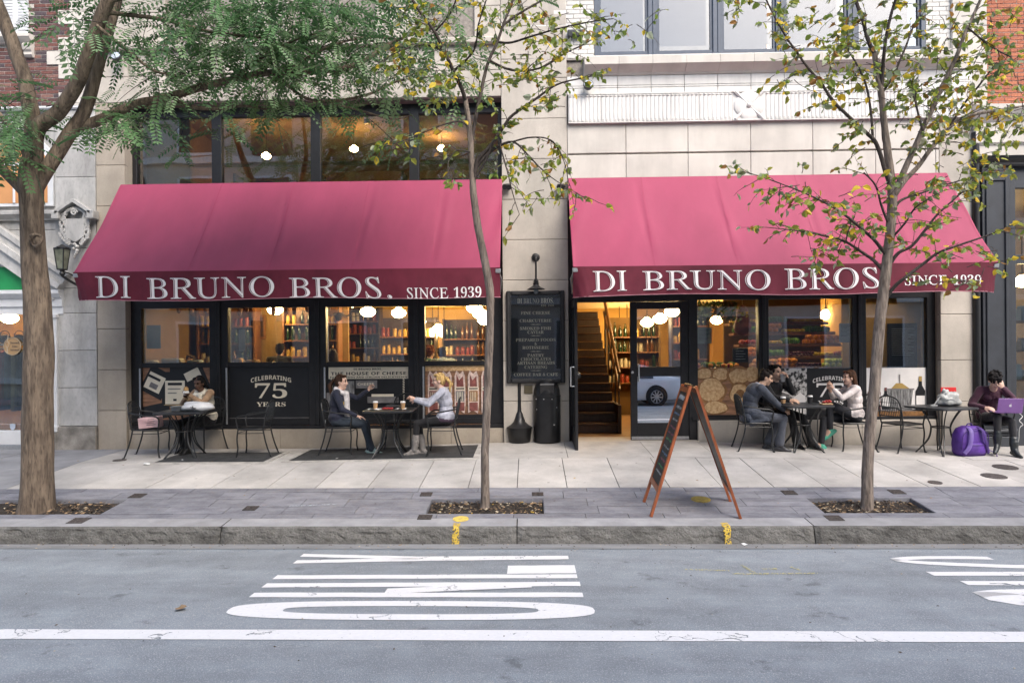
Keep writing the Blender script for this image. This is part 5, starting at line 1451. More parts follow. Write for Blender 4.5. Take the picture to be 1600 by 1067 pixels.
def loaf(cu, cv, ru, rv, mi):
    n = 24; q0 = rr.uniform(0, 9); p.P([(cu + ru * math.cos(2 * PI * i / n) * (1 + .22 * noise.noise(Vector((math.cos(2 * PI * i / n) * 1.3, math.sin(2 * PI * i / n) * 1.3, q0))) + rr.uniform(-.03, .03)), cv + rv * math.sin(2 * PI * i / n) * (1 + .22 * noise.noise(Vector((math.cos(2 * PI * i / n) * 1.3, math.sin(2 * PI * i / n) * 1.3, q0))))) for i in range(n)], mi)
for (u, v, a_, b_, mi) in ((.12, .9, .16, .13, 5), (.12, .9, .13, .10, 4), (.38, .88, .16, .16, 5), (.39, .88, .13, .12, 4), (.68, .85, .2, .2, 5), (.68, .85, .17, .16, 4), (.9, .9, .12, .15, 4), (.24, .55, .25, .27, 5), (.24, .56, .22, .23, 4), (.70, .48, .20, .24, 5), (.70, .48, .16, .19, 4), (.70, .48, .08, .09, 5), (.30, .19, .22, .15, 5), (.29, .20, .19, .12, 4)): loaf(u, v, a_, b_, mi)
p.R(0, 0, 1, .04, 1); p.done()
p = Print(rpost[1], YQ, MM, 1); p.R(.0, .02, .46, 1.0, 10); p.R(.0, .02, .46, .12, 3)
p.R(.04, .35, .2, .4, 8, .5); p.R(.05, .5, .3, .53, 8, -.3); p.P([(.28, .05), (.45, .05), (.44, .42), (.38, .5), (.30, .4)], 8); p.P([(.1, .05), (.27, .05), (.25, .45), (.16, .5)], 3)
celebrating(p, .74, .42, .0, 1, 8); p.done()
p = Print(rpost[2], YQ, MM, 8)                         # bottles and an ice bucket
p.R(0, 0, 1, .12, 5); p.R(0, .1, 1, .14, 3)
def bott(u, v, w, h, mi, neck):
    p.P([(u - w, v), (u + w, v), (u + w, v + h * .55), (u + w * .35, v + h * .72), (u + w * .3, v + h), (u - w * .3, v + h), (u - w * .35, v + h * .72), (u - w, v + h * .55)], mi); p.R(u - w * .3, v + h * .85, u + w * .3, v + h, neck)
bott(.14, .14, .11, .64, 6, 6); p.R(.04, .2, .24, .5, 8); bott(.33, .14, .07, .45, 1, 6); p.R(.27, .2, .39, .4, 8); p.P([(.40, .12), (.74, .12), (.78, .55), (.36, .55)], 9); p.R(.34, .54, .80, .57, 3); p.P([(.42, .57), (.72, .57), (.6, .68), (.5, .68)], 11); p.R(.55, .68, .57, .86, 3); bott(.90, .14, .08, .68, 1, 11); p.R(.83, .2, .97, .42, 8); p.done()
# ================================================================== AWNINGS
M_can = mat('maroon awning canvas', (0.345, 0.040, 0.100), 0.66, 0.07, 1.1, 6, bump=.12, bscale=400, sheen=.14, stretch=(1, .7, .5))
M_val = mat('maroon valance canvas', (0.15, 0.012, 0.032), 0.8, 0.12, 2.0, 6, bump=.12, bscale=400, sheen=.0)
M_let = mat('white awning lettering', (0.90, 0.86, 0.86), .7, .04)
M_hem = mat('pale hem piping', (0.45, 0.20, 0.24), .7, .1)
M_arm = mat('silver awning arm', (0.50, 0.51, 0.53), .35, .1, metal=.7)
def translucent(m, amount):
    N, L = nodes_of(m); b = N['Principled BSDF']; t = N.new('ShaderNodeBsdfTranslucent'); x = N.new('ShaderNodeMixShader'); x.inputs[0].default_value = amount
    L.new(b.inputs['Base Color'].links[0].from_socket, t.inputs[0]); L.new(b.outputs[0], x.inputs[1]); L.new(t.outputs[0], x.inputs[2]); L.new(x.outputs[0], N['Material Output'].inputs[0])
blotch(M_can, 1.6, (1.4, .5, .35), .90, .42, .68); blotch(M_can, 14, (1, 1, .3), .80, .66, .74); blotch(M_val, 3, (1, 1, .4), .75, .45, .7)
translucent(M_can, .10)
AP, AZ0, AZ1, AZB = 1.235, 4.35, 2.735, 2.312
def awning(xa, xb, words, seed, label, seams):
    t = thing('awning', label, 'awning', ((xa + xb) / 2, 0, AZ1), group='maroon awnings over the shop windows')
    L = xb - xa
    def crease(x, v):
        d = 0.0
        for s in seams:
            u = (x - (xa + s * L) - .10 * (1 - v) * (1 if s > .5 else -1))
            d += -.007 * math.exp(-(u / .035) ** 2) + .007 * math.exp(-((u - .09) / .06) ** 2)
        return d
    def surf(x, v):
        """v = 0 at the wall, 1 at the front bar"""
        z = AZ0 + (AZ1 - AZ0) * v - .05 * math.sin(PI * v)
        y = -.03 - (AP - .03) * v
        e = .020 * noise.noise(Vector((x * 1.1, v * 1.2, seed))) + .009 * noise.noise(Vector((x * 4 + v * 3, v * 3, seed)))
        edge = min(x - xa, xb - x)
        e += .03 * math.exp(-edge / .12) * math.sin(v * 9 + x * 20) * .35
        e += crease(x, v)
        e *= math.sin(PI * min(1, max(0, v * .94 + .03)))
        return Vector((x, y - e * .8, z + e))
    m = MB(); nx_, nv = int(L / .035), 22
    for i in range(nx_ + 1):
        for j in range(nv + 1): m.v.append(tuple(surf(xa + L * i / nx_, j / nv)))
    for i in range(nx_):
        for j in range(nv):
            a = i * (nv + 1) + j; m.f.append((a, a + 1, a + nv + 2, a + nv + 1)); m.m.append(0)
    can = m.build('canopy', M_can, t, smooth=180)
    for s in list(seams) + [0.004, .996]:                # stitched seams between the canvas panels
        sm = MB()
        for k in range(nv):
            x0 = xa + s * L; a = surf(x0 - .012, k / nv); b = surf(x0 + .012, k / nv); c = surf(x0 + .012, (k + 1) / nv); d = surf(x0 - .012, (k + 1) / nv)
            o = Vector((0, -.003, .003)); sm.poly([a + o, b + o, c + o, d + o])
        sm.build('seam', mat('canvas seam', (0.33, 0.038, 0.095), .65, .05), can)
    def vy(x, z):
        h = (AZ1 - z) / (AZ1 - AZB)
        return -AP - .012 - .010 * h * math.sin(x * 7 + seed) - .018 * h * noise.noise(Vector((x * 1.3, z * 2, seed + 5))) - .006 * h * math.sin(x * 23 + 2 * seed)
    def end_fold(x, z):
        e = min(x - xa, xb - x); h = (AZ1 - z) / (AZ1 - AZB)
        return .16 * max(0, 1 - e / .22) ** 2 * h + .025 * math.exp(-e / .15) * math.sin(e * 60 + z * 18) * h
    def val(x, z): return Vector((x, vy(x, z) + end_fold(x, z), z + .016 * math.sin(x * 1.7 + seed) * (AZ1 - z) / (AZ1 - AZB)))
    m = MB(); nz = 8
    for i in range(nx_ + 1):
        for j in range(nz + 1): m.v.append(tuple(val(xa + L * i / nx_, AZ1 + .01 - (AZ1 + .01 - AZB) * j / nz)))
    for i in range(nx_):
        for j in range(nz):
            a = i * (nz + 1) + j; m.f.append((a, a + 1, a + nz + 2, a + nz + 1)); m.m.append(0)
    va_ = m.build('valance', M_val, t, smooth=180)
    h = MB(); h.tube([val(xa + L * i / 80, AZB) for i in range(81)], .006, 5); h.build('hem', M_hem, va_)
    for body, p0, p1, y0, y1, big in words:
        Y = -AP - .02
        A, B = W(p0, (y0 + y1) / 2, Y), W(p1, (y0 + y1) / 2, Y)
        zc_ = (W(p0, y0, Y).z + W(p0, y1, Y).z + W(p1, y0, Y).z + W(p1, y1, Y).z) / 4 if False else (W((p0 + p1) / 2, y0, Y).z + W((p0 + p1) / 2, y1, Y).z) / 2
        hh = W((p0 + p1) / 2, y0, Y).z - W((p0 + p1) / 2, y1, Y).z
        zmid = zc_
        num = body.isdigit()
        T = (lambda o_: text_mesh(serif(body), 1.0, offset=o_ - .012)) if num else (lambda o_: text_mesh(italic(body), 1.0, offset=o_, shear=-.29))
        b0, f0 = T(0.0)
        x0 = min(p.x for p in b0); x1 = max(p.x for p in b0); q0 = min(p.y for p in b0); q1 = max(p.y for p in b0)
        def lay(v, f, dy, dx, nm, m_):
            pts = []; mb = MB()
            for p in v:
                x = A.x + (p.x + dx - x0) / (x1 - x0) * (B.x - A.x); z = zmid + ((p.y - q0) / (q1 - q0) - .5) * hh
                q = val(x, z); pts.append((x, q.y - dy, q.z))
            mb.add(pts, f); mb.build(nm, m_, va_)
        lay(*T(.005), .009, 0, 'lettering', M_let)
        if big:                                        # open-face letters: a dark line inside the thick strokes
            lay(*T(-.012), .012, 0, 'letter_inline', M_val); lay(*T(-.012), .015, .022, 'letter_core', M_let)
    fr = MB(); fr.tube([(xa + .01, -AP + .03, AZ1 - .02), (xb - .01, -AP + .03, AZ1 - .02)], .03, 10); fr.build('front_bar', M_arm, t, smooth=40)
    for x in (xa + .03, xb - .03):
        a = MB(); s = 1 if x < (xa + xb) / 2 else -1
        a.tube([(x, -AP + .05, AZ1 - .03), (x - s * .02, -.6, AZ1 - .10), (x + s * .03, -.12, AZ1 - .28), (x + s * .03, -.01, AZ1 - .28)], .02, 8)
        a.cbox(x - .04, x + .04, -AP - .01, -AP + .07, AZ1 - .07, AZ1 + .0, .01)
        a.build('arm', M_arm, t, smooth=40)
    bx_ = MB(); bx_.cbox(xa + .01, xb - .01, -.035, -.005, AZ0 - .05, AZ0 + .004, .008); bx_.build('cassette', M_can, t)
    return t
awL = (W(190, 287).x, W(785, 283).x); awR = (W(887, 281).x, W(1478, 272).x)
awning(*awL, [('DI', 149, 204, 432, 465.5, 1), ('BRUNO', 229, 428, 433, 465.5, 1), ('BROS.', 452, 612, 433.5, 466.5, 1), ('SINCE', 636, 700, 448.5, 465, 0), ('1939', 709, 752, 447.5, 464, 0)], 1.0,
       'maroon canvas awning over the window of seated women, beside the thick tree', (.27, .46, .655, .84))
awning(*awR, [('DI', 926.5, 979, 423.5, 454.5, 1), ('BRUNO', 1004, 1203, 422.5, 454, 1), ('BROS.', 1226, 1390, 418.5, 451, 1), ('SINCE', 1414, 1480, 431, 446.5, 0), ('1939', 1490, 1533, 430, 446, 0)], 4.0,
       'maroon canvas awning over the open shop door, its lettering crossed by a tree', (.195, .395, .60, .80))
# ================================================================== STREET FURNITURE AND SMALL THINGS
M_wi = mat('black wrought iron', (0.018, 0.019, 0.02), .42, .2, 30)
def ngz(p): return Vector((p.x, p.y, gz(p.x, p.y)))
# ---- chair: faces +Y, origin on the ground under the seat centre
def make_chair():
    t = thing('patio_chair', 'chair', 'chair')
    sw_, sd, sz = .225, .21, .43
    m = MB()
    P = []
    for k in range(28):
        a = 2 * PI * k / 28
        P.append((sw_ * math.copysign(abs(math.cos(a)) ** .45, math.cos(a)), sd * math.copysign(abs(math.sin(a)) ** .45, math.sin(a)), sz))
    m.add([(x, y, z + dz - .012 * (1 - (x / sw_) ** 2)) for dz in (.008, -.002) for x, y, z in P], [tuple(range(28)), tuple(range(55, 27, -1))] + [(i, (i + 1) % 28, 28 + (i + 1) % 28, 28 + i) for i in range(28)])
    m.build('seat', M_wi, t, local=True)
    m = MB(); m.tube(P, .011, 6, closed=True); m.build('seat_frame', M_wi, t, local=True)
    for s in (-1, 1):
        m = MB(); m.tube(smooth_path([(s * .21, .185, sz, .011), (s * .218, .20, .28, .011), (s * .212, .19, .12, .011), (s * .225, .215, -.03, .011)][0:4] and [Vector(q[:3]) for q in [(s * .21, .185, sz), (s * .218, .20, .28), (s * .212, .19, .12), (s * .225, .215, -.03)]], 4), .0115, 7)
        m.lathe([(.019, -.03), (.019, .004), (.011, .008)], 8, c=(s * .225, .215, 0)); m.build('leg', M_wi, t, local=True)
        m = MB(); m.tube(smooth_path([Vector(q) for q in [(s * .20, -.19, sz + .01), (s * .205, -.215, .3), (s * .21, -.26, .14), (s * .215, -.325, -.03)]], 4), .0115, 7)
        m.lathe([(.019, -.03), (.019, .004), (.011, .008)], 8, c=(s * .215, -.325, 0)); m.build('leg', M_wi, t, local=True)
        m = MB(); m.tube(smooth_path([Vector(q) for q in [(s * .205, -.245, .70), (s * .245, -.15, .685), (s * .262, .02, .655), (s * .255, .15, .64), (s * .235, .205, .60), (s * .215, .20, .50), (s * .21, .187, sz)]], 5), .0115, 7); m.build('armrest', M_wi, t, local=True)
    m = MB(); m.tube(smooth_path([Vector(q) for q in [(-.205, -.20, sz), (-.215, -.225, .58), (-.205, -.255, .74), (-.15, -.275, .83), (0, -.285, .865), (.15, -.275, .83), (.205, -.255, .74), (.215, -.225, .58), (.205, -.20, sz)]], 5), .0115, 7)
    m.tube(smooth_path([Vector(q) for q in [(-.2, -.225, .55), (0, -.235, .55), (.2, -.225, .55)]], 4), .008, 6)
    bk = m.build('backrest', M_wi, t, local=True)
    m = MB()
    for k in range(-5, 6):
        x = k * .034; zt_ = .865 - .055 * (abs(k) / 5) ** 2 * 1.4
        m.tube([(x, -.232, .55), (x * 1.02, -.262, .70), (x, -.284 + .008 * (k / 5) ** 2, zt_ - .005)], .005, 5)
    for z in (.62, .69, .76): m.tube([(-.205, -.238 - (z - .62) * .12, z), (0, -.247 - (z - .62) * .17, z), (.205, -.238 - (z - .62) * .12, z)], .004, 5)
    m.build('back_mesh', M_wi, bk, local=True)
    m = MB(); m.tube([(-.213, .197, .37), (.213, .197, .37)], .006, 6); m.tube([(-.213, .197, .37), (-.207, -.21, .37)], .006, 6); m.tube([(.213, .197, .37), (.207, -.21, .37)], .006, 6); m.build('stretcher', M_wi, t, local=True)
    return t
CH_G = 'black wrought iron patio chairs'
chair0 = make_chair(); chair_used = [False]
SEATS = {}
def put_chair(key, px, py, deg, label):
    p = ngz(G(px, py)); SEATS[key] = (p, RAD(deg))
    if not chair_used[0]:
        chair_used[0] = True; c_ = chair0; c_.location = p; c_.rotation_euler = (0, 0, RAD(deg)); c_['label'] = label; c_['group'] = CH_G
    else: c_ = dup(chair0, p, RAD(deg), label, CH_G)
    return c_
put_chair('A1', 236, 712, -82, 'black iron chair with a pink and white box on its seat')
put_chair('A2', 318, 704, 160, 'black iron chair of the woman eating')
put_chair('A3', 398, 711, 95, 'empty black iron chair in front of the 75 years window poster')
put_chair('B1', 534, 708, -88, 'black iron chair of the woman in the pale scarf')
put_chair('B2', 691, 708, 92, 'black iron chair of the blonde woman')
put_chair('B3', 628, 699, 172, 'empty black iron chair between the two women with coffee')
put_chair('C1', 1180, 702, -92, 'black iron chair of the man in the suit')
put_chair('C2', 1212, 693, 205, 'black iron chair of the man drinking in black')
put_chair('C3', 1329, 702, 88, 'black iron chair of the woman in the pale pink sweater')
put_chair('D1', 1410, 704, -72, 'empty black iron chair with curved arms beside the silver bag table')
put_chair('D2', 1549, 705, 168, 'black iron chair of the person with the purple laptop')
# ---- table: origin on the ground under the centre
def make_table():
    t = thing('patio_table', 'table', 'table')
    h, z = .375, .715
    m = MB(); n = 40; P = []
    for k in range(n):
        a = 2 * PI * k / n; e = .22
        P.append((h * math.copysign(abs(math.cos(a)) ** e, math.cos(a)), h * math.copysign(abs(math.sin(a)) ** e, math.sin(a))))
    v = [(x * s, y * s, zz) for s, zz in ((.985, z), (1, z - .006), (1, z - .022), (.97, z - .03)) for x, y in P]
    m.add(v, [tuple(range(n)), tuple(range(4 * n - 1, 3 * n - 1, -1))] + [(q * n + i, q * n + (i + 1) % n, (q + 1) * n + (i + 1) % n, (q + 1) * n + i) for q in range(3) for i in range(n)])
    m.build('table_top', mat('dark metal table top', (.030, .032, .036), .38, .15, 20), t, local=True)
    for k in range(4):
        a = PI / 4 + k * PI / 2; c, s = math.cos(a), math.sin(a)
        m = MB()
        for off in (-.035, .035):
            P = [Vector((c * r - s * off * f, s * r + c * off * f, zz)) for r, zz, f in ((.27, z - .03, 1.6), (.20, .58, 1.2), (.135, .44, .9), (.13, .33, .9), (.17, .2, .9), (.28, .06, .45), (.36, -.03, .12))]
            m.tube(smooth_path(P, 4), .010, 6)
        m.build('leg', M_wi, t, local=True)
    for r, zz in ((.13, .40), (.30, z - .035)):
        m = MB(); m.tube([(r * math.cos(a), r * math.sin(a), zz) for a in [2 * PI * i / 24 for i in range(24)]], .009, 6, closed=True); m.build('ring', M_wi, t, local=True)
    return t
tb0 = make_table(); TB = {}
for i, (key, px, py, deg, lab) in enumerate((('A', 290, 713, 8, 'square black iron table holding a white carrier bag and takeaway box'), ('B', 610, 712, 3, 'square black iron table with two coffee cups between the two women'),
                                             ('C', 1252, 703, 6, 'square black iron table with two cups between the suited man and the woman'), ('D', 1470, 708, 20, 'square black iron table with the silver bag'))):
    p = ngz(G(px, py)); TB[key] = p
    if i == 0: tb0.location = p; tb0.rotation_euler = (0, 0, RAD(deg)); tb0['label'] = lab; tb0['group'] = 'black iron tables outside the shop'
    else: dup(tb0, p, RAD(deg), lab, 'black iron tables outside the shop')
TZ = .716
def on_table(key, dx, dy, dz=0): p = TB[key]; return Vector((p.x + dx, p.y + dy, p.z + TZ + dz))
# ---- cups
M_cupk = mat('kraft cup sleeve', (.42, .25, .12), .85, .08); M_cupw = mat('white cup', (.72, .71, .69), .5, .04); M_cupb = mat('black cup', (.03, .03, .032), .5, .1); M_lid = mat('white lid', (.78, .78, .78), .35, .03)
def cup(p, label, mat_body=M_cupb, sleeve=True, tilt=None):
    t = thing('coffee_cup', label, 'cup', p)
    MB().lathe([(.028, 0), (.038, .105)], 16, c=p).build('cup_body', mat_body, t, smooth=40)
    if sleeve: MB().lathe([(.0315, .025), (.0375, .08)], 16, c=p, cap=False).build('sleeve', M_cupk, t, smooth=40)
    MB().lathe([(.041, .103), (.041, .110), (.037, .113), (.036, .124), (.03, .126)], 16, c=p).build('lid', M_lid, t, smooth=40)
    if tilt: t.rotation_euler = tilt
    return t
cup(on_table('B', -.22, -.02), 'brown coffee cup on white napkin in front of the woman in the scarf', M_cupk, False)
cup(on_table('B', .21, -.06), 'brown coffee cup at the blonde woman\'s hand', M_cupk, False)
cup(on_table('C', -.31, -.10), 'coffee cup with kraft sleeve in front of the suited man', M_cupb)
cup(on_table('C', .19, .12), 'black coffee cup with white lid near the woman in pink', M_cupb, False)
def napkin(p, r, seed, label):
    m = MB(); rr = random.Random(seed); n = 12; v = [p + Vector((0, 0, .008))]
    for k in range(n): a = 2 * PI * k / n; q = r * rr.uniform(.6, 1.15); v.append(p + Vector((q * math.cos(a), q * math.sin(a) * .8, rr.uniform(.003, .022))))
    m.add(v, [(0, 1 + k, 1 + (k + 1) % n) for k in range(n)]); return m.build('napkin', M_paper, label=label, cat='napkin')
napkin(on_table('B', -.20, -.10), .12, 3, 'crumpled white napkin under the scarf woman\'s cup'); napkin(on_table('B', .17, -.06), .10, 5, 'white napkin under the blonde woman\'s cup')
p = on_table('B', -.02, -.02); MB().cbox(p.x - .09, p.x + .07, p.y - .05, p.y + .05, p.z, p.z + .025, .008).build('phone_wallet', mat('red leather', (.35, .03, .035), .5, .1), label='red wallet lying on the table between two coffee cups', cat='wallet')
p = on_table('B', .02, .16); MB().cbox(p.x - .12, p.x + .10, p.y - .05, p.y + .07, p.z, p.z + .05, .015).build('sunglasses_case', M_cupb, label='black case on the table behind the red wallet', cat='case')
# ---- eating woman's table: bag, box
def lumpy(name, c, r, m_, seed, parent=None, amp=.25, n=20, k=14, flat=True, sq=1.0, **kw):
    mb = MB(); c = Vector(c)
    mb.ell((0, 0, 0), (1, 1, 1), None, n, k)
    v = []
    for q in mb.v:
        d = Vector(q); f = 1 + amp * noise.noise(d * 1.7 + Vector((seed, 0, 0))) + amp * .5 * noise.noise(d * 4.1 + Vector((0, seed, 0)))
        d = Vector([math.copysign(abs(x) ** sq, x) for x in d]); w_ = Vector((d.x * r[0] * f, d.y * r[1] * f, d.z * r[2] * f))
        if flat: w_.z = max(w_.z, -r[2] * .75)
        v.append(c + w_)
    mb.v = [tuple(x) for x in v]
    return mb.build(name, m_, parent, smooth=70, **kw)
M_bagw = mat('white plastic bag', (.70, .71, .73), .45, .06, 12, bump=.3, bscale=14)
p = on_table('A', .20, -.05); t = thing('carrier_bag', 'white plastic carrier bag with dark print on the table of the eating woman', 'bag', p)
lumpy('bag_body', p + Vector((.02, 0, .065)), (.25, .15, .088), M_bagw, 2.0, t, .22)
m = MB()
for (a, b) in ((-.02, .07), (.0, .05), (.03, .055), (.0, .03)): m.box(p.x + a + .0, p.x + a + .045, p.y - .158, p.y - .155, p.z + b, p.z + b + .008)
m.tube([p + Vector((.02, -.157, .09)), p + Vector((.03, -.159, .06)), p + Vector((.06, -.159, .05))], .007, 5); m.build('print', M_cupb, t, kind='stuff')
p = on_table('A', -.13, .0); t = thing('takeaway_box', 'open kraft takeaway box on the table of the eating woman', 'box', p)
M_kr = mat('kraft card', (.50, .36, .20), .85, .08)
m = MB(); q = [(-.08, -.06), (.08, -.06), (.08, .06), (-.08, .06)]
m.add([(p.x + x * .8, p.y + y * .8, p.z + .002) for x, y in q] + [(p.x + x, p.y + y, p.z + .075) for x, y in q], [(0, 1, 2, 3), (0, 1, 5, 4), (1, 2, 6, 5), (2, 3, 7, 6), (3, 0, 4, 7)]); m.build('tray', M_cupw, t)
MB().box(-.12, .10, -.005, 0, 0, .16, M=Matrix.Translation((p.x + .02, p.y - .04, p.z + .085)) @ Matrix.Rotation(RAD(80), 4, 'X')).build('open_lid', M_kr, t)
p = SEATS['A1'][0] + Vector((.03, -.04, .45)); t = thing('cake_box', 'pink and white printed box standing on the empty chair by the pier', 'box', p)
Mx = Matrix.Translation(p) @ Matrix.Rotation(RAD(8), 4, 'Z') @ Matrix.Rotation(RAD(-5), 4, 'Y')
MB().cbox(-.15, .15, -.10, .10, .002, .17, .006, M=Mx).build('carton', mat('pink white card', (.72, .60, .60), .7, .12, 3, col2=(.62, .36, .38)), t)
m = MB()
for k in range(4): m.box(-.03 + .01 * k, .11 - .02 * (k % 2), -.103, -.1005, .05 + .028 * k, .056 + .028 * k, M=Mx)
m.build('print', M_dark, t, kind='stuff')
# ---- woman in pink: food and handbag; silver bag
p = on_table('C', .33, -.12); t = thing('food_tray', 'paper tray of red berries at the hand of the woman in pink', 'food', p)
MB().cbox(p.x - .08, p.x + .09, p.y - .06, p.y + .06, p.z, p.z + .02, .008).build('tray', M_kr, t)
rr = random.Random(4); m = MB()
for k in range(14): m.ell((p.x + rr.uniform(-.06, .07), p.y + rr.uniform(-.05, .05), p.z + .035 + rr.uniform(0, .02)), (.022, .02, .018), None, 7, 5)
m.build('berries', mat('red fruit', (.42, .035, .03), .4, .2), t, kind='stuff', smooth=60)
M_gb = mat('grey handbag leather', (.33, .33, .32), .5, .1, 9, bump=.2, bscale=12); M_silver = mat('silver bag leather', (.46, .47, .46), .42, .14, 8, bump=.6, bscale=16)
p = on_table('D', .17, .08); t = thing('silver_bag', 'silver grey leather bag slumped on the table by the laptop user', 'handbag', p)
lumpy('bag_body', p + Vector((0, 0, .095)), (.18, .11, .125), M_silver, 6.0, t, .42); lumpy('bag_top', p + Vector((-.045, 0, .19)), (.055, .05, .075), M_silver, 9.0, t, .45, flat=False)
m = MB(); m.tube(smooth_path([p + Vector(q) for q in ((-.05, -.03, .22), (-.16, -.05, .14), (-.25, -.06, .03), (-.29, -.04, .012), (-.22, -.09, .012))], 5), .014, 6, flat=.6); m.tube(smooth_path([p + Vector(q) for q in ((.1, -.1, .09), (0, -.125, .12), (-.1, -.1, .1))], 4), .006, 5); m.build('strap', M_silver, t, smooth=60)
# red notice on the pier and a brass plate on the middle pier
a, b = W(1470, 623, -.01), W(1494, 605, -.01); MB().cbox(a.x, b.x, -.014, .0, a.z, b.z, .003).build('red_notice', mat('red sign', (.62, .03, .03), .5, .05), label='small red notice fixed to the stone pier behind the silver bag', cat='sign')
a, b = W(819, 615, -.01), W(832, 602, -.01); MB().cbox(a.x, b.x, -.014, .0, a.z, b.z, .003).build('brass_plate', mat('aged brass plate', (.13, .11, .07), .5, .2, metal=.5), label='small aged brass plate on the pier between bin and menu board', cat='plate')
# ---- backpack
p = ngz(G(1515, 711)); t = thing('backpack', 'purple backpack standing on the pavement by the black boots', 'backpack', p)
M_pu = mat('purple nylon', (.105, .035, .30), .6, .18, 7, bump=.25, bscale=30); M_pud = mat('dark purple strap', (.055, .02, .16), .7, .15); M_pul = mat('lilac nylon', (.20, .13, .42), .5, .15)
bp = MB(); pr = [(.0, .205, .10), (.05, .235, .125), (.18, .24, .13), (.32, .225, .12), (.40, .18, .10), (.44, .10, .06)]
n = 24; Rz = Matrix.Rotation(RAD(10), 3, 'Z')
for z, rx, ry_ in pr:
    for k in range(n):
        a = 2 * PI * k / n; q = Rz @ Vector((rx * math.copysign(abs(math.cos(a)) ** .45, math.cos(a)), ry_ * math.copysign(abs(math.sin(a)) ** .5, math.sin(a)) + .02 * z, z)); q += Vector((1, 1, 0)) * .008 * noise.noise(q * 9); bp.v.append(tuple(p + q))
for i in range(len(pr) - 1):
    for k in range(n): bp.f.append((i * n + k, i * n + (k + 1) % n, (i + 1) * n + (k + 1) % n, (i + 1) * n + k)); bp.m.append(0)
bp.f += [tuple(range(n - 1, -1, -1)), tuple((len(pr) - 1) * n + k for k in range(n))]; bp.m += [0, 0]
bp.build('pack', M_pu, t, smooth=60)
m = MB(); m.cbox(-.15, .15, -.155, -.10, .03, .20, .025, M=Matrix.Translation(p) @ Rz.to_4x4()); m.build('front_pocket', M_pu, t, smooth=60)
m = MB(); m.tube(smooth_path([p + Rz @ Vector(q) for q in ((-.22, -.10, .10), (-.21, -.115, .30), (-.13, -.12, .385), (0, -.125, .405), (.13, -.12, .385), (.21, -.115, .30), (.22, -.10, .10))], 5), .006, 6); m.tube([p + Rz @ Vector(q) for q in ((-.13, -.158, .17), (.13, -.158, .17))], .005, 6); m.build('zip', M_pud, t)
for s, mm in ((-1, M_pul), (1, M_pud)):
    m = MB(); m.tube(smooth_path([p + Rz @ Vector(q) for q in ((s * .08, -.06, .43), (s * .10, -.14, .38), (s * .12, -.165, .26), (s * .15, -.16, .14), (s * .20, -.13, .05))], 5), [.03] * 21, 8, flat=.4); m.build('shoulder_strap', mm, t, smooth=60)
m = MB(); m.tube(smooth_path([p + Rz @ Vector(q) for q in ((-.05, 0, .43), (-.03, 0, .47), (.03, 0, .47), (.05, 0, .43))], 4), .01, 6); m.build('grab_loop', M_pud, t)
m = MB(); m.tube(smooth_path([p + Rz @ Vector(q) for q in ((.21, -.1, .1), (.26, -.16, .06), (.30, -.17, .02), (.27, -.2, .01))], 4), .012, 6, flat=.5); m.build('waist_strap', M_pud, t)
# ---- chalkboard A sign
M_sgw = mat('stained cherry wood', (.33, .095, .035), .45, .18, 6, 8, stretch=(6, 6, 1)); M_chb = mat('chalkboard', (.028, .031, .033), .7, .25, 5, 8)
As = thing('sandwich_board', 'wooden A frame chalkboard sign standing on the pavement by the door', 'chalkboard sign', ngz(G(1085, 798)))
FL, FR, BL, BR = G(1017, 807), G(1157, 810), G(1006, 784), G(1141, 783)
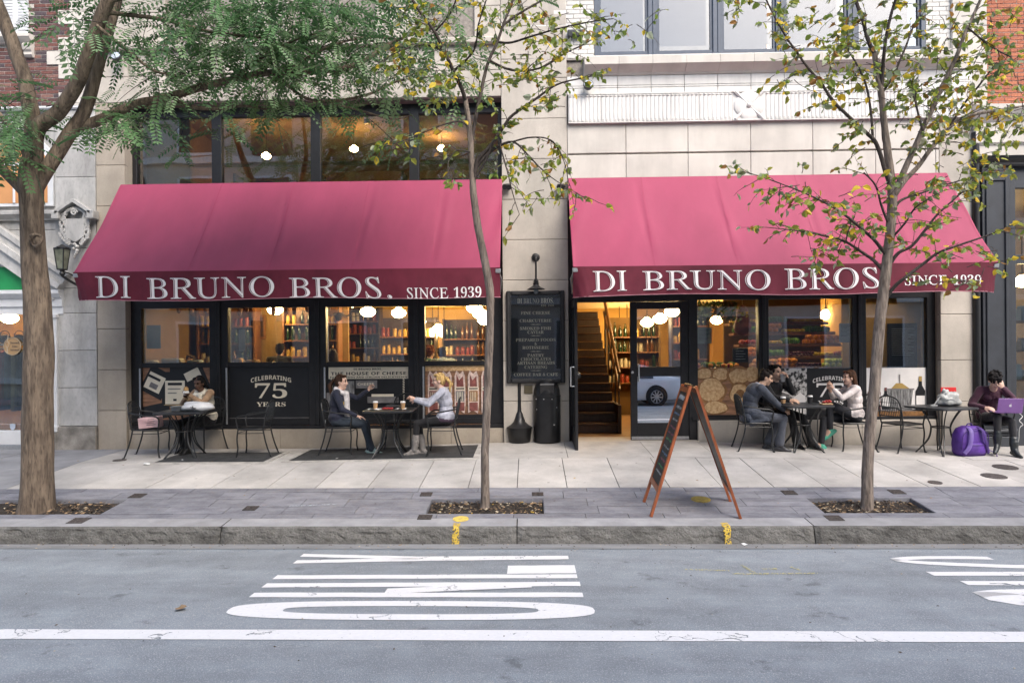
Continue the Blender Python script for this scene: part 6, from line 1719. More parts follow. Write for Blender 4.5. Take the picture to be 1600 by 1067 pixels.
# left panel stands on FL+BL, right panel on FR+BR; they meet at the top
apex_f, apex_b = W(1083, 603, (FL.y + FR.y) / 2 + .06), W(1071, 600, (BL.y + BR.y) / 2 - .06)
def panel(A0, B0, A1, B1, board_mat, side, writing):
    """A = front foot to front apex, B = rear foot to rear apex"""
    p_ = thing('panel', None, None, tuple(A0)); p_.parent = As; p_.matrix_parent_inverse = WORLD_OF(As).inverted()
    ux = (B0 - A0).normalized(); uz = (A1 - A0).normalized(); nn = ux.cross(uz).normalized()
    if nn.x * side < 0: nn = -nn
    A1_, B1_ = A1, B1
    def bar(P, Q, w, t_, nm):
        d = (Q - P).normalized(); s = nn.cross(d).normalized() * w / 2; k = nn * t_ / 2
        m = MB(); v = [P + s + k, P - s + k, P - s - k, P + s - k, Q + s + k, Q - s + k, Q - s - k, Q + s - k]
        m.add(v, [(0, 1, 2, 3), (7, 6, 5, 4), (0, 4, 5, 1), (1, 5, 6, 2), (2, 6, 7, 3), (3, 7, 4, 0)]); return m.build(nm, M_sgw, p_)
    bar(A0, A1_, .045, .028, 'stile'); bar(B0, B1_, .045, .028, 'stile')
    lo = .2
    L0, L1 = A0.lerp(A1_, lo), B0.lerp(B1_, lo); T0, T1 = A0.lerp(A1_, .965), B0.lerp(B1_, .965)
    bar(L0, L1, .06, .026, 'rail'); bar(T0, T1, .06, .026, 'rail')
    m = MB(); e = .02
    q = [A0.lerp(A1_, lo + .02), B0.lerp(B1_, lo + .02), B0.lerp(B1_, .95), A0.lerp(A1_, .95)]
    m.prism([x - nn * .004 for x in q], nn * .008); m.build('board', board_mat, p_)
    if writing:
        rr = random.Random(12); cols = [mat('chalk white', (.38, .39, .39), .9, .1), mat('chalk pink', (.30, .11, .15), .9, .1), mat('chalk green', (.12, .36, .16), .9, .1), mat('chalk blue', (.16, .26, .40), .9, .1)]
        m = MB(); rows_ = [(.90, .05, 0), (.82, .03, 0), (.77, .022, 3), (.72, .022, 0), (.66, .022, 1), (.61, .022, 1), (.56, .026, 2), (.50, .022, 0), (.45, .022, 3), (.40, .024, 1), (.35, .022, 2), (.30, .02, 0)]
        for v0, h, c_ in rows_:
            n_ = 26; pts = []
            for i in range(n_):
                u = .18 + .64 * i / (n_ - 1); v1 = v0 + h * .5 * math.sin(i * 2.2 + rr.uniform(-.6, .6)) * .8
                a_ = A0.lerp(A1_, v1); b_ = B0.lerp(B1_, v1); pts.append(a_.lerp(b_, u) + nn * .006)
            for i in range(n_ - 1):
                if rr.random() < .8: m.tube([pts[i], pts[i + 1]], .0028 if h < .04 else .005, 4, c_)
        m.build('chalk_writing', cols, p_, kind='stuff')
Lu = Vector((0, 0, 0))
panel(FL, BL, apex_f + Vector((-.03, 0, 0)), apex_b + Vector((-.03, 0, 0)), M_chb, -1, True)
panel(FR, BR, apex_f + Vector((.03, 0, .0)), apex_b + Vector((.03, 0, .0)), mat('chalkboard worn back', (.085, .087, .088), .55, .2, 4), 1, False)
m = MB(); m.tube([apex_f, apex_b], .014, 8); m.build('hinge', M_brass, As)
# ---- menu board and its lamp
a, b = W(792, 599, -.03), W(882, 454, -.03)
mbd = thing('menu_board', 'black framed glass menu board with gold lettering on the middle pier', 'menu board', ((a.x + b.x) / 2, 0, a.z))
m = MB(); e = .075
for (x0, x1, z0, z1) in ((a.x, a.x + e, a.z, b.z), (b.x - e, b.x, a.z, b.z), (a.x + e, b.x - e, b.z - e, b.z), (a.x + e, b.x - e, a.z, a.z + e)): m.cbox(x0, x1, -.06, .0, z0, z1, .012); m.cbox(x0 + .018, x1 - .018, -.068, -.059, z0 + .018, z1 - .018, .008)
m.build('frame', mat('black carved frame', (.020, .020, .023), .5, .3, 60, bump=.5, bscale=120), mbd)
MB().box(a.x + e, b.x - e, -.02, -.005, a.z + e, b.z - e).build('board', mat('menu black', (.012, .014, .014), .5, .1), mbd)
M_gold = mat('gold lettering', (.95, .86, .62), .5, .1); mcx = (a.x + b.x) / 2
H_ = b.z - a.z
for (txt, py, h) in (('DI BRUNO BROS.', 470, .075), ('EST. 1939', 477.5, .03), ('FINE CHEESE', 489, .045), ('CHARCUTERIE', 501, .045), ('SMOKED FISH', 513, .045), ('CAVIAR', 519, .045), ('PREPARED FOODS', 531, .045), ('&', 537, .038), ('ROTISSERIE', 543, .045), ('PASTRY', 555, .045), ('CHOCOLATES', 561, .045), ('ARTISAN BREADS', 567, .045), ('CATERING', 573.5, .045), ('COFFEE BAR & CAFE', 585, .045)):
    m = MB(); put_text(m, serif(txt), mcx + (.2 if 'EST' in txt else 0), W(837, py, -.02).z, -.0225, w=.60 if h > .06 else None, h=h * 1.15); m.build('lettering', M_gold, mbd)
for py in (507, 524.5, 549, 579):
    m = MB(); z = W(837, py, -.02).z; m.add([(mcx - .1, -.0225, z), (mcx - .03, -.0225, z + .006), (mcx, -.0225, z), (mcx + .03, -.0225, z + .006), (mcx + .1, -.0225, z), (mcx + .03, -.0225, z - .006), (mcx, -.0225, z - .004), (mcx - .03, -.0225, z - .006)], [tuple(range(8))]); m.build('rule', M_gold, mbd)
MB().box(a.x + e, b.x - e, -.04, -.036, a.z + e, b.z - e).build('pane', glass('menu glass', (.97, .97, .97), .015), mbd)
c = W(837, 402, -.02); lp = thing('gooseneck_lamp', 'black gooseneck lamp over the menu board', 'lamp', c)
MB().lathe([(.07, 0), (.065, .02), (.03, .03)], 18, M=Matrix.Translation(c + Vector((0, .02, 0))) @ Matrix.Rotation(PI / 2, 4, 'X')).build('wall_plate', M_black, lp, smooth=40)
zl_ = W(837, 452, -.2).z
m = MB(); m.tube(smooth_path([Vector(q) for q in ((c.x, -.03, c.z), (c.x, -.12, c.z + .02), (c.x, -.19, c.z - .03), (c.x, -.20, c.z - .14), (c.x, -.20, zl_ + .14))], 6), .016, 8); m.build('arm', M_black, lp, smooth=60)
m = MB(); m.lathe([(.02, .17), (.03, .165), (.03, .14), (.045, .135), (.045, .12), (.03, .115), (.05, .10), (.05, .085), (.04, .08), (.06, .05), (.15, .0), (.14, -.005)], 20, c=(c.x, -.20, zl_), cap=False); m.build('shade', M_black, lp, smooth=50)
MB().lathe([(.035, .0), (.04, -.03), (.035, -.07), (.01, -.08)], 12, c=(c.x, -.20, zl_)).build('bulb_jar', mat('frosted lamp glass', (.25, .28, .30), .2, .1), lp, smooth=50)
# ---- litter bin and smokers' post
p = ngz(G(855, 690)); tb = thing('litter_bin', 'round black litter bin with a domed push top below the menu board', 'litter bin', p); M_bin = mat('black bin enamel', (.014, .014, .015), .38, .25, 6)
m = MB(); m.lathe([(.215, 0), (.225, .01), (.225, .74), (.23, .745), (.23, .775), (.222, .78)], 32, c=p); m.build('body', M_bin, tb, smooth=40)
m = MB(); m.lathe([(.222, .78), (.215, .86), (.185, .95), (.13, 1.01), (.06, 1.035), (.001, 1.04)], 32, c=p, cap=False); m.build('dome', M_bin, tb, smooth=40)
m = MB(); Mf = Matrix.Translation(p + Vector((0, -.195, .885))) @ Matrix.Rotation(RAD(14), 4, 'X'); m.cbox(-.13, .13, -.02, .02, -.1, .09, .02, M=Mf); m.build('push_flap', mat('bin flap', (.02, .02, .022), .35, .2), tb)
m = MB()
for (aa, zz) in ((-.9, .72), (-.25, .72), (.35, .72), (-.85, .55), (.75, .58), (.5, .3)): m.ell(p + Vector((.227 * math.sin(aa), -.227 * math.cos(aa), zz)), (.009, .006, .009), None, 6, 4)
m.build('rivets', M_alu, tb, kind='stuff')
p = ngz(G(812, 690.5)); sm = thing('smokers_post', 'black smokers\' ash post with a bell shaped base beside the litter bin', 'ash post', p)
m = MB(); m.lathe([(.165, 0), (.18, .015), (.20, .17), (.205, .22), (.205, .235), (.19, .24)], 28, c=p); m.build('bucket', M_bin, sm, smooth=40)
m = MB(); m.lathe([(.215, .235), (.215, .25), (.15, .29), (.10, .34), (.07, .42), (.055, .47), (.048, .49)], 28, c=p, cap=False); m.build('bell', M_bin, sm, smooth=50)
m = MB(); m.lathe([(.048, .48), (.035, .52), (.03, .6), (.028, 1.0), (.034, 1.01), (.034, 1.03), (.02, 1.04)], 16, c=p); m.build('neck', M_bin, sm, smooth=50)
# ---- wall lantern on the left pier, small flood lights and the camera on the facade
c = W(97, 405, -.35); ln = thing('wall_lantern', 'tapered glass wall lantern on an iron bracket beside the left awning', 'lantern', c)
m = MB(); v = []
for z, r in ((.17, .115), (-.17, .07)):
    v += [c + Vector((r * math.cos(a), r * math.sin(a), z)) for a in [PI / 4 + k * PI / 2 for k in range(4)]]
m.add(v, [(0, 1, 5, 4), (1, 2, 6, 5), (2, 3, 7, 6), (3, 0, 4, 7)]); m.build('glass', mat('old lantern glass', (.22, .23, .17), .25, .3, 6), ln)
m = MB()
for k in range(4): m.tube([v[k], v[4 + k]], .009, 5); m.tube([v[k], v[(k + 1) % 4]], .012, 5); m.tube([v[4 + k], v[4 + (k + 1) % 4]], .01, 5)
m.lathe([(.12, .17), (.13, .185), (.05, .22), (.02, .24)], 4, c=c, M=None); m.lathe([(.05, -.17), (.03, -.2), (.045, -.24), (.02, -.28)], 10, c=c); m.build('cage', M_wi, ln)
m = MB(); m.tube(smooth_path([c + Vector(q) for q in ((0, 0, -.27), (.04, .08, -.33), (.10, .2, -.40), (.16, .32, -.46))], 5), .022, 8); m.tube(smooth_path([c + Vector(q) for q in ((0, 0, -.2), (.10, .15, -.27), (.17, .32, -.52))], 5), .012, 6); m.cbox(c.x + .1, c.x + .24, c.y + .31, c.y + .345, c.z - .62, c.z - .36, .01); m.build('bracket', M_wi, ln)
def flood(px, py, label, r=.085):
    c_ = W(px, py, -.15); t = thing('flood_lamp', label, 'lamp', c_)
    R_ = Matrix.Translation(c_) @ Matrix.Rotation(RAD(65), 4, 'X')
    MB().lathe([(.03, -.09), (r * .8, -.05), (r, .0), (r, .03)], 16, M=R_).build('housing', M_dark, t, smooth=50)
    MB().lathe([(r * .85, .031), (r * .8, .036)], 16, M=R_).build('lens', mat('flood lens', (.45, .50, .56), .15, .05), t)
    MB().tube([c_, c_ + Vector((0, .08, .10)), c_ + Vector((0, .15, .10))], .018, 6).build('bracket', M_white, t)
flood(182, 89, 'round grey flood lamp under the stone ledge beside the thick tree'); flood(919, 133, 'round flood lamp at the end of the white fluted frieze')
for (px, py, lab) in ((792, 291, 'small black spotlight at the upper end of the left awning'), (877, 291, 'small black spotlight at the upper end of the right awning')):
    c_ = W(px, py, -.08); t = thing('spotlight', lab, 'lamp', c_)
    for k, dx in enumerate((-.035, .035)): MB().lathe([(.022, -.05), (.04, .0), (.045, .05)], 12, M=Matrix.Translation(c_ + Vector((dx, 0, 0))) @ Matrix.Rotation(RAD(120 + 10 * k), 4, 'X')).build('lamp_head', M_black, t, smooth=50)
    MB().cbox(c_.x - .06, c_.x + .06, c_.y + .04, c_.y + .08, c_.z - .03, c_.z + .05, .006).build('bracket', M_black, t)
c_ = W(899, 53, -.05); t = thing('speaker_box', 'small black ribbed box on the white brick beside the top windows', 'speaker', c_)
MB().cbox(c_.x - .13, c_.x + .13, -.08, .0, c_.z - .055, c_.z + .06, .01).build('case', M_dark, t)
for k in range(9): MB().cbox(c_.x - .115 + k * .026, c_.x - .103 + k * .026, -.09, -.079, c_.z - .05, c_.z + .03, .002).build('rib', M_black, t)
# ================================================================== PEOPLE
def rcone(mb, p0, r0, p1, r1, mi=0, n=12, flat=None, k=4):
    """rounded cone between two points; flat = (axis vector, factor) squashes it along that axis"""
    p0, p1 = Vector(p0), Vector(p1); d = p1 - p0; L = d.length
    if L < 1e-6: d = Vector((0, 0, 1)); L = 1e-6
    d = d / L; u = d.orthogonal().normalized(); w = d.cross(u)
    rings = []
    for i in range(k + 1):
        a = -PI / 2 + PI / 2 * i / k; rings.append((p0 + d * (r0 * math.sin(a)), max(r0 * math.cos(a), r0 * .02)))
    for i in range(k + 1):
        a = PI / 2 * i / k; rings.append((p1 + d * (r1 * math.sin(a)), max(r1 * math.cos(a), r1 * .02)))
    v = []
    for c, r in rings:
        for q in range(n):
            a = 2 * PI * q / n; o = (u * math.cos(a) + w * math.sin(a)) * r
            if flat is not None: o = o - flat[0] * (o.dot(flat[0]) * (1 - flat[1]))
            v.append(c + o)
    m = len(rings); F = [(i * n + q, i * n + (q + 1) % n, (i + 1) * n + (q + 1) % n, (i + 1) * n + q) for i in range(m - 1) for q in range(n)]
    F += [tuple(range(n - 1, -1, -1)), tuple((m - 1) * n + q for q in range(n))]
    mb.add(v, F, mi)
class Blob:
    """primitives that are fused into one continuous skin; each face takes the colour of the nearest primitive"""
    def __init__(s): s.mb = MB(); s.pr = []
    def cone(s, p0, r0, p1, r1, mi=0, flat=None, bias=0.0):
        rcone(s.mb, p0, r0, p1, r1, 0, flat=flat); s.pr.append(('c', Vector(p0), r0, Vector(p1), r1, mi, bias))
    def ell(s, c, r, M=None, mi=0, bias=0.0):
        R = M if M is not None else Matrix.Identity(3)
        s.mb.ell(c, r, R, 16, 10); s.pr.append(('e', Vector(c), r, R.transposed(), None, mi, bias))
    def which_all(s, P):
        best = np.full(len(P), 1e9); bm = np.zeros(len(P), dtype=np.int32)
        for q in s.pr:
            if q[0] == 'c':
                a = np.array(q[1]); d = np.array(q[3]) - a; L2 = float(d @ d)
                t = np.clip(((P - a) @ d) / L2, 0, 1) if L2 > 1e-9 else np.zeros(len(P))
                dist = np.linalg.norm(P - (a + t[:, None] * d), axis=1) - (q[2] + (q[4] - q[2]) * t)
            else:
                l = (P - np.array(q[1])) @ np.array(q[3]).T
                dist = (np.linalg.norm(l / np.array(q[2]), axis=1) - 1) * min(q[2])
            dist = dist - q[6]
            k = dist < best; best[k] = dist[k]; bm[k] = q[5]
        return bm
PENDING = []
def fuse(blob, name, mats, parent, voxel, smooth_it=3):
    me = blob.mb.mesh(name, mats[0])
    o = bpy.data.objects.new(name, me); COL.objects.link(o)
    r = o.modifiers.new('r', 'REMESH'); r.mode = 'VOXEL'; r.voxel_size = voxel; r.use_smooth_shade = True
    sm_ = o.modifiers.new('s', 'SMOOTH'); sm_.factor = .5; sm_.iterations = smooth_it
    PENDING.append((o, blob, mats, parent)); return o
def finish_people():
    bpy.context.view_layer.update(); dg = bpy.context.evaluated_depsgraph_get()
    for o, blob, mats, parent in PENDING:
        me = bpy.data.meshes.new_from_object(o.evaluated_get(dg))
        old = o.data; o.modifiers.clear(); o.data = me; me.name = o.name; bpy.data.meshes.remove(old)
        me.materials.clear()
        for m in mats: me.materials.append(m)
        if len(mats) > 1:
            cen = np.empty(len(me.polygons) * 3, dtype=np.float32); me.polygons.foreach_get('center', cen)
            me.polygons.foreach_set('material_index', blob.which_all(cen.reshape(-1, 3).astype(np.float64)))
        me.polygons.foreach_set('use_smooth', [True] * len(me.polygons))
        if parent is not None:
            o.parent = parent; o.matrix_parent_inverse = WORLD_OF(parent).inverted()
def ik(a, b, l1, l2, pole):
    d = b - a; L = min(d.length, (l1 + l2) * .999); dn = d.normalized(); b = a + dn * L
    x = (l1 * l1 - l2 * l2 + L * L) / (2 * L); h = math.sqrt(max(0, l1 * l1 - x * x))
    p = pole - dn * pole.dot(dn); p = p.normalized() if p.length > 1e-6 else dn.orthogonal()
    return a + dn * x + p * h, b
def skinmat(name, c): return mat('skin ' + name, c, .5, .10, 14, 6, bump=.05, bscale=60)
def cloth(name, c, rough=.85, bump=.8, bs=11): return mat('cloth ' + name, c, rough, .22, 9, 8, bump=max(bump, .7), bscale=11, sheen=.15, stretch=(1, 1, .7))
M_eye = mat('eye dark', (.02, .014, .01), .2, .05)
def hairmat(name, c): return mat('hair ' + name, c, .6, .35, 40, 6, bump=.8, bscale=70, stretch=(1, 1, .25), spec=.18)
class Person:
    def __init__(s, label, base, yaw, spec):
        s.T = Matrix.Translation(base) @ Matrix.Rotation(yaw, 4, 'Z'); s.sp = spec
        s.root = thing('person', label, 'person', tuple(base), 0)
        s.b = Blob(); s.build()
    def w(s, p): return s.T @ Vector(p)
    def wd(s, d): return (s.T.to_3x3() @ Vector(d))
    def hand(s, wrist, d, nrm, side, curl, k, sc=1.0):
        """wrist, finger direction d, palm normal nrm; thumb on 'side'"""
        b = s.b; d = d.normalized(); nrm = (nrm - d * nrm.dot(d)).normalized(); ac = d.cross(nrm).normalized()
        R = Matrix((ac, d, nrm)).transposed()
        b.ell(wrist + d * .048 * sc, (.038 * sc, .052 * sc, .017 * sc), R, k)
        for i, (off, ln) in enumerate(((-.028, .068), (-.0095, .078), (.0095, .074), (.028, .058))):
            p0 = wrist + d * .085 * sc + ac * off * sc; dd = d; c = curl * (1 + .12 * i)
            for j, f in enumerate((.45, .32, .25)):
                dd = (dd * math.cos(c) + nrm * math.sin(c)).normalized() if j or c > .5 else (dd * math.cos(c * .6) + nrm * math.sin(c * .6)).normalized()
                p1 = p0 + dd * ln * f * sc; b.cone(p0, .0088 * sc, p1, .0078 * sc, k); p0 = p1
                n_ = (nrm - dd * nrm.dot(dd)); nrm_ = n_.normalized()
        t0 = wrist + d * .025 * sc - ac * side * .032 * sc; t1 = t0 - ac * side * .022 * sc + d * .03 * sc + nrm * .012; t2 = t1 + d * .028 * sc + nrm * .014
        b.cone(t0, .012 * sc, t1, .010 * sc, k); b.cone(t1, .010 * sc, t2, .0085 * sc, k)
    def build(s):
        sp = s.sp; b = s.b; g = sp.get
        SK, TOP, LEG, SHOE, LIP, EYE, SLV, IN, SOCK = range(9)
        sz = g('seat', .45); f = g('size', 1.0); fem = g('fem', True)
        lean = RAD(g('lean', 5)); tilt = RAD(g('side', 0))
        hip = Vector((0, g('hipy', -.06), sz + .085))
        up = Vector((math.sin(tilt), math.sin(lean), math.cos(lean))).normalized(); rt = Vector((1, 0, 0)); rt = (rt - up * rt.dot(up)).normalized()
        fw = up.cross(rt).normalized()
        if fw.y < 0: fw = -fw
        tw = RAD(g('twist', 0)); rt2 = (rt * math.cos(tw) + fw * math.sin(tw)); fw2 = (fw * math.cos(tw) - rt * math.sin(tw))
        Rb = Matrix((rt, fw, up)).transposed(); Rc = Matrix((rt2, fw2, up)).transposed()
        Lt = .46 * f
        curve = g('slouch', .03)
        sh_w = (.155 if fem else .185) * f
        spine = lambda t: hip + up * (Lt * t) - fw * (curve * math.sin(PI * min(1, t)))
        wr = s.T.to_3x3()
        E = lambda c, r, R, k, bias=0.0: b.ell(s.w(c), r, wr @ R, k, bias)
        C = lambda a, r0, c, r1, k, bias=0.0: b.cone(s.w(a), r0, s.w(c), r1, k, bias=bias)
        gth = g('girth', 1.0)
        # pelvis, belly, chest, shoulders, neck
        E(hip, (.165 * gth * f, .125 * gth * f, .115 * f), Rb, g('hipmat', LEG))
        E(spine(.30), (.138 * gth * f, .108 * gth * f, .13 * f), Rb, TOP); E(spine(.55), (.142 * gth * f, .11 * gth * f, .13 * f), Rc, TOP)
        ch_ = spine(.78); E(ch_, ((.150 if fem else .172) * gth * f, .112 * gth * f, .135 * f), Rc, TOP)
        if fem:
            for q in (-1, 1): E(spine(.70) + rt2 * q * .065 + fw2 * .075 * gth, (.062 * gth, .055 * gth, .062), Rc, g('frontmat', TOP))
        if g('hem'):                                     # jacket or sweater skirt over the hips
            E(hip + up * .03, (.185 * gth * f, .15 * gth * f, .12 * f), Rb, TOP, .006)
        shL, shR = spine(.93) - rt2 * sh_w, spine(.93) + rt2 * sh_w
        C(shL + rt2 * .03, .062 * f, shR - rt2 * .03, .062 * f, TOP)
        nk = spine(1.0) + fw2 * .01
        hp, hy = RAD(g('head_pitch', 5)), RAD(g('head_yaw', 0)); hr = RAD(g('head_roll', 0))
        Rh = Matrix.Rotation(hy, 3, 'Z') @ Matrix.Rotation(-hp, 3, 'X') @ Matrix.Rotation(hr, 3, 'Y')
        hc = nk + up * .135 * f + fw2 * (.02 + .05 * math.sin(max(0, hp))) + Vector(g('head_off', (0, 0, 0)))
        C(nk - up * .03, .056 * f, hc - up * .05, .05 * f, g('neckmat', SK))
        h = .94 * f; HP = lambda x, y, z: hc + Rh @ Vector((x * h, y * h, z * h))
        E(HP(0, -.012, .03), (.074 * h, .092 * h, .098 * h), Rh, SK); E(HP(0, .022, -.035), (.060 * h, .070 * h, .085 * h), Rh, SK); E(HP(0, .055, -.092), (.034 * h, .030 * h, .028 * h), Rh, SK)
        E(HP(0, .06, .035), (.055 * h, .03 * h, .035 * h), Rh, SK)
        C(HP(0, .086, .012), .009, HP(0, .106, -.024), .0145 * h, SK); E(HP(0, .092, -.030), (.020 * h, .012 * h, .009 * h), Rh, SK)
        for q in (-1, 1):
            E(HP(q * .076, -.008, -.008), (.011 * h, .024 * h, .033 * h), Rh, SK)
            E(HP(q * .031, .078, .016), (.016 * h, .010 * h, .009 * h), Rh, EYE, .001); E(HP(q * .033, .082, .038), (.022 * h, .008 * h, .005 * h), Rh, EYE, .0005)
            E(HP(q * .036, .062, -.025), (.026 * h, .022 * h, .026 * h), Rh, SK)
        E(HP(0, .084, -.060), (.026 * h, .010 * h, .0095 * h), Rh, LIP, .001)
        s.hc, s.Rh, s.h, s.HP = hc, Rh, h, HP
        s.nk, s.up, s.fw2, s.rt2, s.spine = nk, up, fw2, rt2, spine
        # arms
        for q, S, key in ((-1, shL, 'L'), (1, shR, 'R')):
            tgt = Vector(g('hand' + key, (q * .16, .30, sz + .16))); pole = Vector(g('elbow' + key, (q * .6, -.4, -.7)))
            el, wrst = ik(S, tgt, .275 * f, .245 * f, pole)
            ar = g('arm', 1.0)
            C(S, .056 * ar * f, el, .044 * ar * f, SLV); k = el.lerp(wrst, g('sleeve' + key, g('sleeve', .93)))
            C(el, .044 * ar * f, k, (.033 if g('sleeve', .93) > .8 else .039) * ar * f, SLV)
            C(k, .028 * f, wrst, .025 * f, SK)
            fd = Vector(g('fdir' + key, tuple((wrst - el).normalized()))); pn = Vector(g('palm' + key, (-q * .6, 0, -.6)))
            s.hand(s.w(wrst), s.wd(fd), s.wd(pn), g('thumb' + key, q), g('curl' + key, .45), SK, .95 * f)
            setattr(s, 'wrist' + key, s.w(wrst)); setattr(s, 'fd' + key, s.wd(fd).normalized())
        # legs
        for q, key in ((-1, 'L'), (1, 'R')):
            H = hip + Vector((q * .092 * f, .0, -.015)); F = Vector(g('foot' + key, (q * .10, .40, .09))); pole = Vector(g('knee' + key, (q * .15, .5, 1.0)))
            kn, an = ik(H, F, .435 * f, .415 * f, pole)
            lg = g('leg', 1.0); kk = g('legmat' + key, LEG)
            C(H, .092 * gth * f * lg, H.lerp(kn, .5), .078 * gth * f * lg, kk); C(H.lerp(kn, .5), .078 * gth * f * lg, kn, .060 * f * lg, kk)
            cuff = g('cuff', .95); ce = kn.lerp(an, cuff)
            C(kn, .060 * f * lg, kn.lerp(an, .35), .056 * f * lg, kk); C(kn.lerp(an, .35), .056 * f * lg, ce, g('cuffr', .042) * f * lg, kk)
            if cuff < .97: C(ce, .034 * f, an, .031 * f, g('sockmat', SOCK))
            if g('boot'):
                C(kn.lerp(an, g('boot')), .056, an, .05, SHOE, .004); C(kn.lerp(an, g('boot') + .12), .061, kn.lerp(an, g('boot') + .2), .060, SHOE, .004)
            td = Vector(g('toe' + key, (q * .12, 1, -.12))).normalized(); heel = an - td * .045 + Vector((0, 0, -.045)); 
            dn_ = Vector(g('sole' + key, (0, 0, -1)));  dn_ = (dn_ - td * dn_.dot(td)).normalized(); heel = an - td * .05 + dn_ * .052
            ball = an + td * .105 + dn_ * .058; toe = an + td * .165 + dn_ * .062
            C(an, .036, heel, .032, SHOE, .003); C(heel, .033, ball, .037, SHOE, .003); C(ball, .037, toe, .027, SHOE, .003); C(an + td * .02, .036, ball, .034, g('instep', SHOE), .001)
    def hair(s, style, m_, extra=()):
        hb = Blob(); HP, Rh, h = s.HP, s.Rh, s.h; wr = s.T.to_3x3()
        E = lambda c, r, k=0: hb.ell(s.w(c), tuple(x * h for x in r), wr @ Rh, 0)
        C = lambda a, r0, c, r1: hb.cone(s.w(a), r0, s.w(c), r1, 0)
        E(HP(0, -.030, .048), (.083, .088, .092)); E(HP(0, -.052, .0), (.078, .062, .085))
        for q in (-1, 1): E(HP(q * .045, .035, .098), (.036, .045, .024)); E(HP(q * .068, -.01, .04), (.018, .05, .05))
        r = random.Random(hash(style) % 1000)
        if style == 'short':
            for k in range(26): a, z = r.uniform(0, 6.28), r.uniform(.06, .13); E(HP(.06 * math.cos(a), -.03 + .07 * math.sin(a), z), (.022, .022, .02))
        if style in ('pony', 'ponylong'):
            E(HP(0, -.135, .03), (.03, .035, .03)); L = .26 if style == 'ponylong' else .2
            for k in range(6):
                o = r.uniform(-.02, .02); C(HP(o, -.14, .02), .024, HP(o * 2.5, -.19 - r.uniform(0, .02), -.07), .027); C(HP(o * 2.5, -.19, -.07), .027, HP(o * 3, -.165, -.07 - L * .6), .009)
        if style == 'long':
            for k in range(22):
                a = r.uniform(.15, PI - .15); x = math.cos(a) * .082; y = -.02 - math.sin(a) * .075
                C(HP(x, y, .03), .022, HP(x * 1.15, y - .01, -.12), .021); C(HP(x * 1.15, y - .01, -.12), .021, HP(x * 1.1 + r.uniform(-.02, .02), y + .01, -.22 - r.uniform(0, .07)), .010)
        if style == 'locs':
            for k in range(34):
                a = r.uniform(-.25, PI + .25); x = math.cos(a) * .085; y = -.025 - math.sin(a) * .075; z0 = r.uniform(.0, .08)
                e = r.uniform(.16, .27); C(HP(x, y, z0), .011, HP(x * 1.35, y - .015, -.09), .0105); C(HP(x * 1.35, y - .015, -.09), .0105, HP(x * 1.5 + r.uniform(-.03, .03), y + r.uniform(-.02, .02), -e), .007)
        if style == 'messy':
            for k in range(60): a, z = r.uniform(0, 6.28), r.uniform(.0, .15); q = .085 if z < .1 else .06; E(HP(q * math.cos(a), -.03 + q * math.sin(a) * 1.0, z), (.024, .024, .018))
            for k in range(10): x = r.uniform(-.06, .06); C(HP(x, .06, .10), .018, HP(x * 1.1, .088, .035), .009)
        fuse(hb, 'hair', [m_], s.root, .006, 1)
    def done(s, mats, voxel=.0065):
        s.body = fuse(s.b, 'body', mats, s.root, voxel); return s
def face_deg(key): return SEATS[key]
SKF = skinmat('fair', (.68, .44, .34)); SKD = skinmat('deep', (.11, .055, .035)); SKO = skinmat('olive', (.60, .38, .27))
LIPF = mat('lip rose', (.42, .16, .15), .4, .05); LIPD = mat('lip plum', (.10, .035, .03), .4, .05)
# ---- 1 woman eating, vest and scarf in cream
B_, yw = SEATS['A2']
P1 = Person('woman in a cream vest eating a sandwich at the table with the white bag', B_, yw, dict(lean=9, head_pitch=16, head_yaw=8, girth=1.13, arm=1.15, handL=(-.03, .30, .93), handR=(.05, .30, .90), elbowL=(-.9, .1, -.9), elbowR=(.9, .1, -.9), fdirL=(.45, .35, .8), fdirR=(-.45, .35, .8), palmL=(.7, .2, -.3), palmR=(-.7, .2, -.3), curlL=.7, curlR=.7, footL=(-.03, .36, .07), footR=(.10, .30, .07), kneeL=(-.2, .6, 1), kneeR=(.35, .6, 1), cuff=.90, cuffr=.044, hem=True, sockmat=0))
P1.done([SKD, cloth('cream vest', (.76, .69, .55)), cloth('black trousers', (.012, .012, .014)), mat('black shoe', (.012, .012, .012), .4, .1), LIPD, M_eye, cloth('tan sleeve', (.42, .27, .16)), SKD, SKD]); P1.hair('locs', hairmat('black', (.012, .010, .010)))
sb = Blob()
for k in range(12):
    a = 2 * PI * k / 12; c0 = P1.nk + P1.rt2 * .085 * math.cos(a) + P1.fw2 * (.02 + .085 * math.sin(a)) - P1.up * (.02 + .03 * math.sin(a)); a2 = 2 * PI * (k + 1) / 12; c1_ = P1.nk + P1.rt2 * .085 * math.cos(a2) + P1.fw2 * (.02 + .085 * math.sin(a2)) - P1.up * (.02 + .03 * math.sin(a2)); sb.cone(P1.w(c0), .036, P1.w(c1_), .036)
for q in (-1, 1): sb.cone(P1.w(P1.spine(.88) + P1.rt2 * q * .05 + P1.fw2 * .13), .045, P1.w(P1.spine(.45) + P1.rt2 * q * .06 + P1.fw2 * .15), .04)
fuse(sb, 'shawl', [cloth('cream shawl', (.80, .75, .63), .9, .6, 30)], P1.root, .007)
mid = (P1.wristL + P1.wristR) / 2 + (P1.fdL + P1.fdR) * .055
t = thing('sandwich', 'wrapped sandwich held by the woman eating', 'sandwich', tuple(mid)); Rq = Matrix.Rotation(yw, 3, 'Z')
